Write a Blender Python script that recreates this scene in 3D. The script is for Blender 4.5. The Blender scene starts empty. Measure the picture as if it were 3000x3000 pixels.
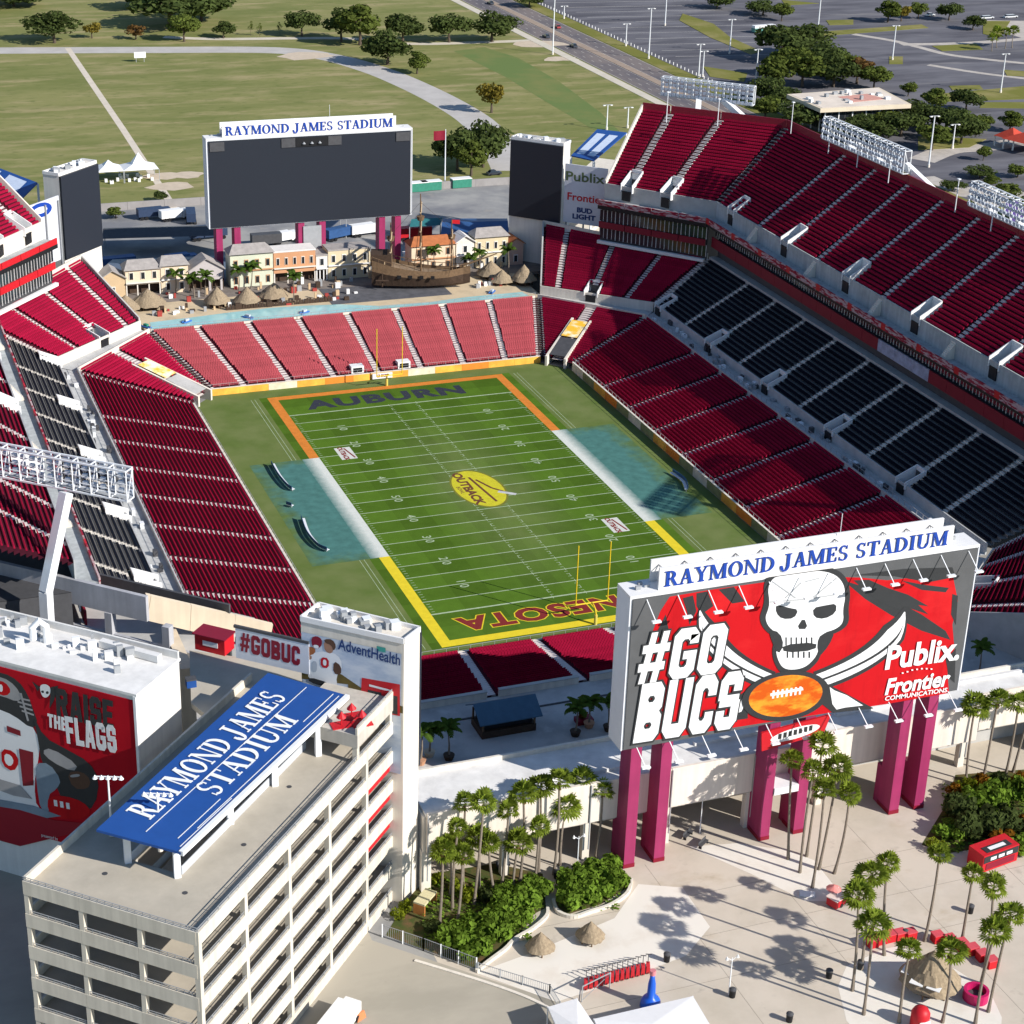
import bpy, math, random
import numpy as np
from mathutils import Vector, Matrix
random.seed(7)
S = bpy.context.scene
COL = S.collection

# ------------------------------------------------------------------ camera
CAM_C = np.array([-111.57557, -299.72488, 141.67625])
YAW, PITCH, ROLL, FPX = 0.37763, -0.42906, 0.03416, 5432.358         # focal length in photo pixels (3000 wide)
_f = np.array([math.sin(YAW)*math.cos(PITCH), math.cos(YAW)*math.cos(PITCH), math.sin(PITCH)])
_r = np.cross(_f, [0, 0, 1]); _r /= np.linalg.norm(_r); _u = np.cross(_r, _f)
_R = _r*math.cos(ROLL)+_u*math.sin(ROLL); _U = _u*math.cos(ROLL)-_r*math.sin(ROLL)
camd = bpy.data.cameras.new('camera'); cam = bpy.data.objects.new('camera', camd); COL.objects.link(cam)
camd.sensor_width = 36; camd.lens = FPX/3000*36; camd.clip_start = 1; camd.clip_end = 12000
M = Matrix.Identity(4)
for i in range(3):
    M[i][0] = _R[i]; M[i][1] = _U[i]; M[i][2] = -_f[i]; M[i][3] = CAM_C[i]
cam.matrix_world = M
S.camera = cam
S.render.resolution_x = S.render.resolution_y = 1024

# ------------------------------------------------------------------ light
SUN_AZ, SUN_EL = math.radians(-49.8), math.radians(30)          # direction towards the sun
w = bpy.data.worlds.new('World'); S.world = w; w.use_nodes = True
nt = w.node_tree; nt.nodes.clear()
sky = nt.nodes.new('ShaderNodeTexSky'); sky.sky_type = 'NISHITA'; sky.sun_disc = False
sky.sun_elevation = SUN_EL; sky.sun_rotation = math.pi/2-SUN_AZ
sky.air_density = 1.0; sky.dust_density = 0.0; sky.ozone_density = 3.0
bg = nt.nodes.new('ShaderNodeBackground'); bg.inputs[1].default_value = 0.10
wo = nt.nodes.new('ShaderNodeOutputWorld')
nt.links.new(sky.outputs[0], bg.inputs[0]); nt.links.new(bg.outputs[0], wo.inputs[0])
sd = bpy.data.lights.new('sun', 'SUN'); sd.energy = 5.0; sd.angle = math.radians(0.5); sd.color = (1.0, 0.955, 0.89)
so = bpy.data.objects.new('sun', sd); COL.objects.link(so)
so.location = (300, -350, 300)
so.rotation_euler = (math.pi/2-SUN_EL, 0, SUN_AZ+math.pi/2)
S.view_settings.view_transform = 'Standard'; S.view_settings.look = 'None'
S.view_settings.exposure = 0.38; S.view_settings.gamma = 1.0
S.cycles.max_bounces = 5; S.cycles.diffuse_bounces = 2; S.cycles.glossy_bounces = 2
S.cycles.transparent_max_bounces = 8

# ------------------------------------------------------------------ measuring: photo pixel (3000 px) -> point
def ray(u, v):
    return _R*((u-1500)/FPX) - _U*((v-1500)/FPX) + _f
def P(u, v, z=0.0):
    d = ray(u, v); t = (z-CAM_C[2])/d[2]; q = CAM_C+t*d
    return Vector((q[0], q[1], z))
def PY(u, v, y):
    d = ray(u, v); t = (y-CAM_C[1])/d[1]; return Vector(CAM_C+t*d)
def PX(u, v, x):
    d = ray(u, v); t = (x-CAM_C[0])/d[0]; return Vector(CAM_C+t*d)
def PL(u, v, p0, n):
    "pixel on the vertical plane through p0 with horizontal normal n"
    d = ray(u, v); t = ((p0[0]-CAM_C[0])*n[0]+(p0[1]-CAM_C[1])*n[1])/(d[0]*n[0]+d[1]*n[1]); return Vector(CAM_C+t*d)
def HT(b, u, v):
    "height of the pixel above the ground point b"
    d = ray(u, v); h = np.array([b[0]-CAM_C[0], b[1]-CAM_C[1]]); t = (h@d[:2])/(d[:2]@d[:2]); return float((CAM_C+t*d)[2])

# ------------------------------------------------------------------ materials
MATS = {}
def mat(name, col, rough=0.7, var=0.12, scale=1.0, bump=0.0, bscale=None, metal=0.0, spec=0.3, objrand=0.0, streak=0.0):
    if name in MATS: return MATS[name]
    m = bpy.data.materials.new(name); m.use_nodes = True; n = m.node_tree; L = n.links
    b = n.nodes['Principled BSDF']; b.inputs['Roughness'].default_value = rough; b.inputs['Metallic'].default_value = metal
    b.inputs['Specular IOR Level'].default_value = spec
    c = (*col, 1)
    if var > 0 or objrand > 0:
        tc = n.nodes.new('ShaderNodeTexCoord')
        no = n.nodes.new('ShaderNodeTexNoise'); no.inputs['Scale'].default_value = scale; no.inputs['Detail'].default_value = 6; no.inputs['Roughness'].default_value = 0.65
        L.new(tc.outputs['Object'], no.inputs['Vector'])
        mr = n.nodes.new('ShaderNodeMapRange'); mr.inputs[1].default_value = 0.28; mr.inputs[2].default_value = 0.72
        mr.inputs[3].default_value = 1-var; mr.inputs[4].default_value = 1+var
        L.new(no.outputs[0], mr.inputs[0]); val = mr.outputs[0]
        if streak > 0:
            mp = n.nodes.new('ShaderNodeMapping'); mp.inputs['Scale'].default_value = (1.3, 1.3, 0.08); L.new(tc.outputs['Object'], mp.inputs[0])
            n2 = n.nodes.new('ShaderNodeTexNoise'); n2.inputs['Scale'].default_value = 1.0; n2.inputs['Detail'].default_value = 4; L.new(mp.outputs[0], n2.inputs['Vector'])
            m2 = n.nodes.new('ShaderNodeMapRange'); m2.inputs[1].default_value = 0.35; m2.inputs[2].default_value = 0.65; m2.inputs[3].default_value = 1-streak; m2.inputs[4].default_value = 1.03
            L.new(n2.outputs[0], m2.inputs[0])
            mu = n.nodes.new('ShaderNodeMath'); mu.operation = 'MULTIPLY'; L.new(val, mu.inputs[0]); L.new(m2.outputs[0], mu.inputs[1]); val = mu.outputs[0]
        if objrand > 0:
            oi = n.nodes.new('ShaderNodeObjectInfo'); m3 = n.nodes.new('ShaderNodeMapRange'); m3.inputs[3].default_value = 1-objrand; m3.inputs[4].default_value = 1+objrand
            L.new(oi.outputs['Random'], m3.inputs[0])
            mu = n.nodes.new('ShaderNodeMath'); mu.operation = 'MULTIPLY'; L.new(val, mu.inputs[0]); L.new(m3.outputs[0], mu.inputs[1]); val = mu.outputs[0]
        hs = n.nodes.new('ShaderNodeVectorMath'); hs.operation = 'SCALE'; hs.inputs[0].default_value = col; L.new(val, hs.inputs['Scale'])
        L.new(hs.outputs[0], b.inputs['Base Color'])
        if bump > 0:
            nb = n.nodes.new('ShaderNodeTexNoise'); nb.inputs['Scale'].default_value = bscale or scale*8; nb.inputs['Detail'].default_value = 4; L.new(tc.outputs['Object'], nb.inputs['Vector'])
            bp_ = n.nodes.new('ShaderNodeBump'); bp_.inputs['Strength'].default_value = bump; bp_.inputs['Distance'].default_value = 0.05
            L.new(nb.outputs[0], bp_.inputs['Height']); L.new(bp_.outputs[0], b.inputs['Normal'])
    else:
        b.inputs['Base Color'].default_value = c
    MATS[name] = m; return m

def mixmat(name, layers, rough=0.9, bump=0.0, bscale=2.0):
    """layers: first colour, then (colour, noise scale (x,y,z), low, high) mixed on top; object coordinates"""
    if name in MATS: return MATS[name]
    m = bpy.data.materials.new(name); m.use_nodes = True; n = m.node_tree; L = n.links
    b = n.nodes['Principled BSDF']; b.inputs['Roughness'].default_value = rough; b.inputs['Specular IOR Level'].default_value = 0.06
    tc = n.nodes.new('ShaderNodeTexCoord')
    cur = None
    for i, ly in enumerate(layers[1:]):
        col, sc, lo, hi = ly
        mp = n.nodes.new('ShaderNodeMapping'); mp.inputs['Scale'].default_value = sc; mp.inputs['Location'].default_value = (i*17.3, i*9.1, 0); L.new(tc.outputs['Object'], mp.inputs[0])
        no = n.nodes.new('ShaderNodeTexNoise'); no.inputs['Scale'].default_value = 1; no.inputs['Detail'].default_value = 7; no.inputs['Roughness'].default_value = 0.62; L.new(mp.outputs[0], no.inputs['Vector'])
        mr = n.nodes.new('ShaderNodeMapRange'); mr.inputs[1].default_value = lo; mr.inputs[2].default_value = hi; L.new(no.outputs[0], mr.inputs[0])
        mx = n.nodes.new('ShaderNodeMix'); mx.data_type = 'RGBA'
        L.new(mr.outputs[0], mx.inputs['Factor'])
        if cur is None: mx.inputs['A'].default_value = (*layers[0], 1)
        else: L.new(cur, mx.inputs['A'])
        mx.inputs['B'].default_value = (*col, 1); cur = mx.outputs['Result']
    L.new(cur, b.inputs['Base Color'])
    if bump > 0:
        nb = n.nodes.new('ShaderNodeTexNoise'); nb.inputs['Scale'].default_value = bscale; nb.inputs['Detail'].default_value = 5; L.new(tc.outputs['Object'], nb.inputs['Vector'])
        bp_ = n.nodes.new('ShaderNodeBump'); bp_.inputs['Strength'].default_value = bump; bp_.inputs['Distance'].default_value = 0.1
        L.new(nb.outputs[0], bp_.inputs['Height']); L.new(bp_.outputs[0], b.inputs['Normal'])
    MATS[name] = m; return m

CONC = mat('concrete', (0.50, 0.46, 0.40), 0.85, 0.10, 0.35, streak=0.10)
CONC_L = mat('light_concrete', (0.72, 0.66, 0.57), 0.8, 0.07, 0.3, streak=0.10)
TREAD = mat('dark_seating_tread', (0.070, 0.012, 0.022), 0.95, 0.18, 0.6, spec=.03)  # very dark maroon for the treads between the red seat rows
TREADC = mat('club_seating_tread', (0.19, 0.18, 0.17), 0.95, 0.15, 0.6, spec=.05)
CONC_G = mat('grey_concrete', (0.44, 0.43, 0.41), 0.85, 0.14, 0.4)
DECK = mat('ramp_deck_concrete', (0.46, 0.41, 0.33), 0.9, 0.13, 0.25)
TAN = mat('tan_stucco', (0.66, 0.55, 0.41), 0.85, 0.05, 0.3, streak=0.06)
WHITE = mat('white_paint', (0.80, 0.79, 0.77), 0.55, 0.04, 0.8)
STEELW = mat('white_steel', (0.78, 0.79, 0.80), 0.4, 0.05, 1.0)
WROOF = mat('white_roof_membrane', (0.72, 0.70, 0.67), 0.8, 0.16, 0.4)
GREY = mat('grey_metal', (0.33, 0.34, 0.35), 0.5, 0.1, 1.0)
DGREY = mat('dark_grey', (0.07, 0.07, 0.075), 0.6, 0.15, 1.0)
BLACK = mat('black', (0.012, 0.012, 0.014), 0.5, 0.1, 1.0)
SCREEN = mat('dark_led_screen', (0.020, 0.024, 0.034), 0.45, 0.05, 2.0)
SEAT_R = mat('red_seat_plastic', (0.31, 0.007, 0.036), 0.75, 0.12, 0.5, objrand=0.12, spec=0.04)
SEAT_P = mat('pale_red_seat_plastic', (0.36, 0.068, 0.082), 0.75, 0.14, 0.5, objrand=0.10, spec=0.04)  # paler, pinker red used only on the far end stand
SEAT_D = mat('charcoal_seat_plastic', (0.008, 0.010, 0.018), 0.8, 0.15, 1.5, objrand=0.12, spec=0.03)
MAROON = mat('maroon_paint', (0.22, 0.008, 0.025), 0.5, 0.08, 0.6)
RED = mat('red_paint', (0.52, 0.012, 0.020), 0.5, 0.06, 0.8)
REDB = mixmat('banner_red', [(0.46, 0.008, 0.018), ((0.36, 0.006, 0.016), (.1, .1, .06), .45, .7)], 0.6)
PINK = mat('pink_column_paint', (0.315, 0.030, 0.105), 0.5, 0.10, 0.3, streak=0.10)
BLUE = mat('royal_blue_fabric', (0.014, 0.070, 0.27), 0.6, 0.06, 0.6)
BLUEL = mat('blue_lettering', (0.012, 0.055, 0.33), 0.4, 0.0)
YELLOW = mat('yellow_paint', (0.72, 0.52, 0.02), 0.5, 0.04, 1.0)
ORANGE = mat('orange_paint', (0.80, 0.24, 0.03), 0.6, 0.10, 0.8)
GOLD = mat('amber_banner', (0.85, 0.42, 0.06), 0.6, 0.35, 0.25)
GLASS = mat('dark_window_glass', (0.02, 0.025, 0.03), 0.08, 0.0, spec=0.6)
THATCH = mat('palm_thatch', (0.30, 0.23, 0.15), 0.95, 0.28, 3.0, bump=0.8, bscale=14)
WOOD = mat('weathered_wood', (0.16, 0.10, 0.055), 0.85, 0.3, 2.0)
DWOOD = mat('dark_wood', (0.06, 0.037, 0.024), 0.8, 0.3, 2.0)
BARK = mat('palm_bark', (0.22, 0.18, 0.14), 0.9, 0.25, 3.0)
TBARK = mat('tree_bark', (0.10, 0.075, 0.055), 0.9, 0.25, 3.0)
TAR = mat('blue_tarpaulin', (0.03, 0.085, 0.22), 0.5, 0.2, 0.5)

# ------------------------------------------------------------------ mesh helpers
class MB:
    def __init__(s): s.v = []; s.f = []; s.m = []
    def quad(s, a, b, c, d, mi=0):
        k = len(s.v); s.v += [tuple(a), tuple(b), tuple(c), tuple(d)]; s.f.append((k, k+1, k+2, k+3)); s.m.append(mi)
    def poly(s, pts, mi=0):
        k = len(s.v); s.v += [tuple(p) for p in pts]; s.f.append(tuple(range(k, k+len(pts)))); s.m.append(mi)
    def box8(s, lo4, hi4, mi=0):
        k = len(s.v); s.v += [tuple(p) for p in lo4]+[tuple(p) for p in hi4]
        for q in ((0, 3, 2, 1), (4, 5, 6, 7), (0, 1, 5, 4), (1, 2, 6, 5), (2, 3, 7, 6), (3, 0, 4, 7)):
            s.f.append(tuple(k+i for i in q)); s.m.append(mi)
    def box(s, x0, y0, z0, x1, y1, z1, mi=0):
        s.box8([(x0, y0, z0), (x1, y0, z0), (x1, y1, z0), (x0, y1, z0)], [(x0, y0, z1), (x1, y0, z1), (x1, y1, z1), (x0, y1, z1)], mi)
    def obox(s, o, ex, ey, x0, y0, z0, x1, y1, z1, mi=0):
        "box in a turned frame: o origin, ex/ey horizontal unit vectors"
        def q(x, y, z): return (o[0]+ex[0]*x+ey[0]*y, o[1]+ex[1]*x+ey[1]*y, z)
        s.box8([q(x0, y0, z0), q(x1, y0, z0), q(x1, y1, z0), q(x0, y1, z0)], [q(x0, y0, z1), q(x1, y0, z1), q(x1, y1, z1), q(x0, y1, z1)], mi)
    def prism(s, pts, z0, z1, mi=0):
        k = len(s.v); n = len(pts)
        a = sum(pts[i][0]*pts[(i+1) % n][1]-pts[(i+1) % n][0]*pts[i][1] for i in range(n))
        if a < 0: pts = pts[::-1]
        s.v += [(p[0], p[1], z0) for p in pts]+[(p[0], p[1], z1) for p in pts]
        s.f.append(tuple(k+i for i in range(n-1, -1, -1))); s.m.append(mi)
        s.f.append(tuple(k+n+i for i in range(n))); s.m.append(mi)
        for i in range(n):
            j = (i+1) % n; s.f.append((k+i, k+j, k+n+j, k+n+i)); s.m.append(mi)
    def bar(s, a, b, w, h=None, mi=0, up=(0, 0, 1)):
        "square bar from a to b"
        h = h or w; a = Vector(a); b = Vector(b); d = (b-a)
        if d.length < 1e-6: return
        d.normalize(); x = d.cross(Vector(up))
        if x.length < 1e-3: x = d.cross(Vector((1, 0, 0)))
        x.normalize(); y = x.cross(d)
        c = [x*(-w/2)+y*(-h/2), x*(w/2)+y*(-h/2), x*(w/2)+y*(h/2), x*(-w/2)+y*(h/2)]
        s.box8([a+q for q in c][::-1], [b+q for q in c][::-1], mi)
    def tube(s, pts, rads, n=8, mi=0, cap=True):
        k = len(s.v); pts = [Vector(p) for p in pts]
        for i, p in enumerate(pts):
            d = (pts[min(i+1, len(pts)-1)]-pts[max(i-1, 0)]).normalized()
            x = d.cross(Vector((0, 1, 0.01)));
            if x.length < 1e-3: x = d.cross(Vector((1, 0, 0)))
            x.normalize(); y = d.cross(x); r = rads[i] if hasattr(rads, '__len__') else rads
            for j in range(n):
                a = 2*math.pi*j/n; s.v.append(tuple(p+x*(r*math.cos(a))+y*(r*math.sin(a))))
        for i in range(len(pts)-1):
            for j in range(n):
                j2 = (j+1) % n; s.f.append((k+i*n+j, k+i*n+j2, k+(i+1)*n+j2, k+(i+1)*n+j)); s.m.append(mi)
        if cap:
            s.f.append(tuple(k+j for j in range(n-1, -1, -1))); s.m.append(mi)
            s.f.append(tuple(k+(len(pts)-1)*n+j for j in range(n))); s.m.append(mi)
    def cyl(s, x, y, z0, z1, r0, r1=None, n=12, mi=0):
        s.tube([(x, y, z0), (x, y, z1)], [r0, r0 if r1 is None else r1], n, mi)
    def cone(s, x, y, z0, z1, r, n=12, mi=0, jitter=0):
        k = len(s.v); s.v.append((x, y, z1))
        for j in range(n):
            a = 2*math.pi*j/n; rr = r*(1+random.uniform(-jitter, jitter)); s.v.append((x+rr*math.cos(a), y+rr*math.sin(a), z0-random.uniform(0, jitter)*r*0.5))
        for j in range(n): s.f.append((k, k+1+j, k+1+(j+1) % n)); s.m.append(mi)
        s.f.append(tuple(k+n-j for j in range(n))); s.m.append(mi)
    def mesh(s, name, mats, smooth=False):
        me = bpy.data.meshes.new(name); me.from_pydata(s.v, [], s.f)
        for m in (mats if isinstance(mats, (list, tuple)) else [mats]): me.materials.append(m)
        if any(s.m): me.polygons.foreach_set('material_index', s.m)
        if smooth: me.polygons.foreach_set('use_smooth', [True]*len(me.polygons))
        me.update(); return me
    def build(s, name, mats, parent=None, loc=None, smooth=False):
        return link(name, s.mesh(name, mats, smooth), parent, loc)

def link(name, data, parent=None, loc=None, rz=0):
    o = bpy.data.objects.new(name, data); COL.objects.link(o)
    if parent: o.parent = parent
    if loc is not None: o.location = loc
    if rz: o.rotation_euler = (0, 0, rz)
    return o
def tag(o, label, cat, group=None):
    o['label'] = label; o['category'] = cat
    if group: o['group'] = group
    return o
def struct(o): o['kind'] = 'structure'; return o
def stuff(o, label=None, cat=None):
    o['kind'] = 'stuff'
    if label: o['label'] = label; o['category'] = cat
    return o
def thing(name, label, cat, loc=(0, 0, 0), rz=0, group=None):
    o = link(name, None, None, loc, rz); o.empty_display_size = 0.5
    return tag(o, label, cat, group)
def dup(o, loc=None, rz=None, label=None, group=None, parent=None, scale=None):
    c = o.copy(); COL.objects.link(c); c.parent = parent
    if loc is not None: c.location = loc
    if rz is not None: c.rotation_euler = (o.rotation_euler.x, o.rotation_euler.y, rz)
    if scale is not None: c.scale = scale if hasattr(scale, '__len__') else (scale,)*3
    if label: c['label'] = label
    if group: c['group'] = group
    for ch in list(o.children): dup(ch, parent=c)
    return c
def sheet(name, pts, z, m, parent=None):
    b = MB(); a = sum(pts[i][0]*pts[(i+1) % len(pts)][1]-pts[(i+1) % len(pts)][0]*pts[i][1] for i in range(len(pts)))
    pts = list(pts) if a > 0 else list(pts)[::-1]
    b.poly([(p[0], p[1], z) for p in pts]); return b.build(name, m, parent)
def ribbon(name, pts, width, z, m, parent=None):
    b = MB(); pts = [Vector((p[0], p[1], 0)) for p in pts]; L = []; R = []
    for i, p in enumerate(pts):
        d = (pts[min(i+1, len(pts)-1)]-pts[max(i-1, 0)]).normalized(); nn = Vector((-d.y, d.x, 0))
        w_ = width[i] if hasattr(width, '__len__') else width
        L.append(p+nn*w_/2); R.append(p-nn*w_/2)
    for i in range(len(pts)-1):
        b.quad((R[i].x, R[i].y, z), (R[i+1].x, R[i+1].y, z), (L[i+1].x, L[i+1].y, z), (L[i].x, L[i].y, z))
    return b.build(name, m, parent)
def smoothline(pts, n=6):
    "Catmull-Rom"
    pts = [Vector((p[0], p[1], 0)) for p in pts]; q = [pts[0]]+pts+[pts[-1]]; out = []
    for i in range(1, len(q)-2):
        for k in range(n):
            t = k/n; a, b, c, d = q[i-1], q[i], q[i+1], q[i+2]
            out.append(0.5*((2*b)+(c-a)*t+(2*a-5*b+4*c-d)*t*t+(3*b-a-3*c+d)*t**3))
    out.append(pts[-1]); return out

# ------------------------------------------------------------------ lettering
def text_mesh(txt, size=1.0, bold=0.0, shear=0.0, xs=1.0, depth=0.0, align='CENTER', spacing=1.0):
    c = bpy.data.curves.new('lettering', 'FONT'); c.body = txt; c.size = size; c.offset = bold*size; c.shear = shear
    c.align_x = align; c.align_y = 'CENTER'; c.extrude = depth; c.space_character = spacing; c.resolution_u = 3
    o = bpy.data.objects.new('lettering', c); COL.objects.link(o)
    bpy.context.view_layer.update()
    dg = bpy.context.evaluated_depsgraph_get()
    me = bpy.data.meshes.new_from_object(o.evaluated_get(dg))
    bpy.data.objects.remove(o); bpy.data.curves.remove(c)
    me.materials.clear()
    if xs != 1.0:
        me.transform(Matrix.Diagonal((xs, 1, 1, 1)))
    return me
def frame3(origin, ex, ey):
    ex = Vector(ex).normalized(); ey = Vector(ey); ey = (ey-ex*ey.dot(ex)).normalized(); ez = ex.cross(ey)
    m = Matrix.Identity(4)
    for i in range(3): m[i][0] = ex[i]; m[i][1] = ey[i]; m[i][2] = ez[i]; m[i][3] = origin[i]
    return m
def lettering(name, txt, origin, ex, ey, size, m, parent=None, lift=0.03, **kw):
    me = text_mesh(txt, size, **kw); mt = frame3(origin, ex, ey); me.transform(mt@Matrix.Translation((0, 0, lift))); me.materials.append(m)
    me.update(); return link(name, me, parent)

# serif capitals, each a list of polygons in a box of height 1
def _ring(cx, cy, rx, ry, tx, ty, a0=0, a1=360, n=22):
    out = []; inn = []
    for i in range(n+1):
        a = math.radians(a0+(a1-a0)*i/n); out.append((cx+rx*math.cos(a), cy+ry*math.sin(a))); inn.append((cx+(rx-tx)*math.cos(a), cy+(ry-ty)*math.sin(a)))
    return [[out[i], out[i+1], inn[i+1], inn[i]] for i in range(n)]
def _st(x, w, y0=0.0, y1=1.0): return [[(x, y0), (x+w, y0), (x+w, y1), (x, y1)]]
def _sf(x0, x1, y, h=0.06): return [[(x0, y), (x1, y), (x1, y+h), (x0, y+h)]]
def _dg(x0, y0, x1, y1, w): return [[(x0, y0), (x0+w, y0), (x1+w, y1), (x1, y1)]]
K, T = 0.20, 0.08
SERIF = {
 'R': (0.82, _st(.10, K)+_sf(0, .38, 0)+_sf(0, .2, .94)+_ring(.36, .73, .32, .27, K, T, -90, 90, 14)+[[(.1, .93), (.4, .93), (.4, 1), (.1, 1)], [(.2, .46), (.4, .46), (.4, .53), (.2, .53)]]+_dg(.62, 0, .36, .5, .2)+_sf(.6, .9, 0)),
 'A': (0.88, _dg(.12, 0, .40, 1, T)+_dg(.62, 0, .36, 1, .19)+[[(.2, .32), (.66, .32), (.66, .39), (.2, .39)]]+_sf(0, .30, 0)+_sf(.54, .92, 0)),
 'Y': (0.84, _st(.34, K, 0, .5)+_dg(.34, .45, .05, 1, .2)+_dg(.40, .45, .68, 1, T)+_sf(.24, .62, 0)+_sf(-.03, .34, .94)+_sf(.56, .86, .94)),
 'M': (1.12, _st(.10, T)+_st(.84, K)+_dg(.46, .02, .10, 1, .19)+_dg(.50, .02, .86, 1, T)+_sf(0, .28, 0)+_sf(.74, 1.12, 0)+_sf(0, .2, .94)+_sf(.94, 1.12, .94)),
 'O': (0.92, _ring(.46, .5, .44, .52, K, T, 0, 360, 32)),
 'N': (0.96, _st(.11, T)+_st(.79, T)+_dg(.68, 0, .05, 1, .19)+_sf(0, .29, 0)+_sf(-.03, .2, .94)+_sf(.68, .97, .94)),
 'D': (0.92, _st(.10, K)+_sf(0, .3, 0)+_sf(0, .3, .94)+_ring(.36, .5, .52, .5, K, T, -90, 90, 18)),
 'J': (0.56, _st(.22, K, .12, 1)+_sf(.10, .52, .94)+_ring(.11, .12, .28, .28, K, T, 180, 360, 12)+[[(-.17, .10), (-.02, .10), (-.02, .24), (-.17, .24)]]),
 'E': (0.74, _st(.10, K)+[[(0, 0), (.68, 0), (.68, .07), (0, .07)], [(0, .93), (.66, .93), (.66, 1), (0, 1)], [(.2, .47), (.52, .47), (.52, .54), (.2, .54)], [(.61, .05), (.69, .05), (.69, .28), (.63, .28)], [(.6, .74), (.66, .74), (.66, .96), (.6, .96)], [(.46, .38), (.52, .38), (.52, .63), (.46, .63)]]),
 'S': (0.64, _ring(.30, .745, .27, .275, .13, T, 40, 270, 14)+_ring(.32, .255, .28, .275, .14, T, -140, 90, 14)+[[(.46, .76), (.54, .76), (.54, 1.0), (.48, .94)], [(.06, .02), (.12, .04), (.12, .26), (.06, .26)]]),
 'T': (0.80, _st(.32, K)+_sf(.22, .60, 0)+[[(.02, .93), (.80, .93), (.80, 1), (.02, 1)], [(.02, .74), (.08, .74), (.08, .96), (.02, .96)], [(.74, .74), (.80, .74), (.80, .96), (.74, .96)]]),
 'I': (0.42, _st(.12, K)+_sf(.02, .40, 0)+_sf(.02, .40, .94)),
 'U': (0.94, _st(.12, K, .3, 1)+_st(.74, T, .3, 1)+_sf(.02, .40, .94)+_sf(.64, .93, .94)+_ring(.465, .32, .345, .34, .16, T+.02, 180, 360, 16)),
 ' ': (0.40, [])}
def serif_mesh(txt, height, depth=0.1, m=None, gap=0.06, small=None):
    b = MB(); x = 0; k = 0
    first = True
    for ch in txt:
        sc = 1.0
        if small and not first: sc = small
        first = (ch == ' ')
        wd, polys = SERIF[ch]
        for pl in polys:
            k += 1; d = depth+0.004*(k % 9)
            pts = [((x+p[0]*sc)*height, p[1]*sc*height) for p in pl]
            b.prism(pts, 0, d)
        x += (wd+gap)*sc
    W = x*height
    for i, v in enumerate(b.v): b.v[i] = (v[0]-W/2, v[1], v[2])
    me = b.mesh('serif_lettering', m); return me, W
def serif_text(name, txt, origin, ex, ey, height, m, parent=None, depth=0.1, lift=0.02, width=None, small=None, gap=0.06):
    "one mesh per word, the whole line scaled to the given width"
    adv = lambda s: sum(SERIF[c][0]+gap for c in s)*height
    tot = adv(txt); k = (width or tot)/tot; exv = Vector(ex).normalized(); pos = 0
    for wd in txt.split(' '):
        W = adv(wd); serif_word(name, wd, Vector(origin)+exv*((pos+W/2-tot/2)*k), ex, ey, height, m, parent, depth, lift, W*k, small, gap); pos += W+adv(' ')
def serif_word(name, txt, origin, ex, ey, height, m, parent=None, depth=0.1, lift=0.02, width=None, small=None, gap=0.06):
    me, W = serif_mesh(txt, height, depth, m, gap, small)
    if width: me.transform(Matrix.Diagonal((width/W, 1, 1, 1)))
    me.transform(frame3(origin, ex, ey)@Matrix.Translation((0, 0, lift))); me.update(); return link(name, me, parent)

def fit_text(name, txt, pl, pr, height, m, parent, up=(0, 0, 1), lift=0.05, **kw):
    "plain lettering stretched to run from pl to pr (left and right end of its base line)"
    pl, pr = Vector(pl), Vector(pr); ex = (pr-pl); W = ex.length; ex.normalize()
    me = text_mesh(txt, 1.0, **kw); co = np.zeros(len(me.vertices)*3); me.vertices.foreach_get('co', co); co = co.reshape(-1, 3); lo, hi = co.min(0), co.max(0)
    me.transform(Matrix.Translation((-lo[0], -lo[1], 0))); me.transform(Matrix.Diagonal((W/(hi[0]-lo[0]), height/(hi[1]-lo[1]), 1, 1)))
    me.transform(frame3(pl, ex, up)@Matrix.Translation((0, 0, lift))); me.materials.append(m); me.update()
    return link(name, me, parent)
def art(name, pts, plane, lift, m, parent):
    "flat printed shape: pixel outline laid on a real sign plane; plane = (point, outward horizontal normal)"
    p0, n = plane; b = MB(); b.poly([Vector(PL(u, v, p0, n))+Vector((n[0], n[1], 0))*lift for u, v in pts]); return b.build(name, m, parent)

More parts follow.
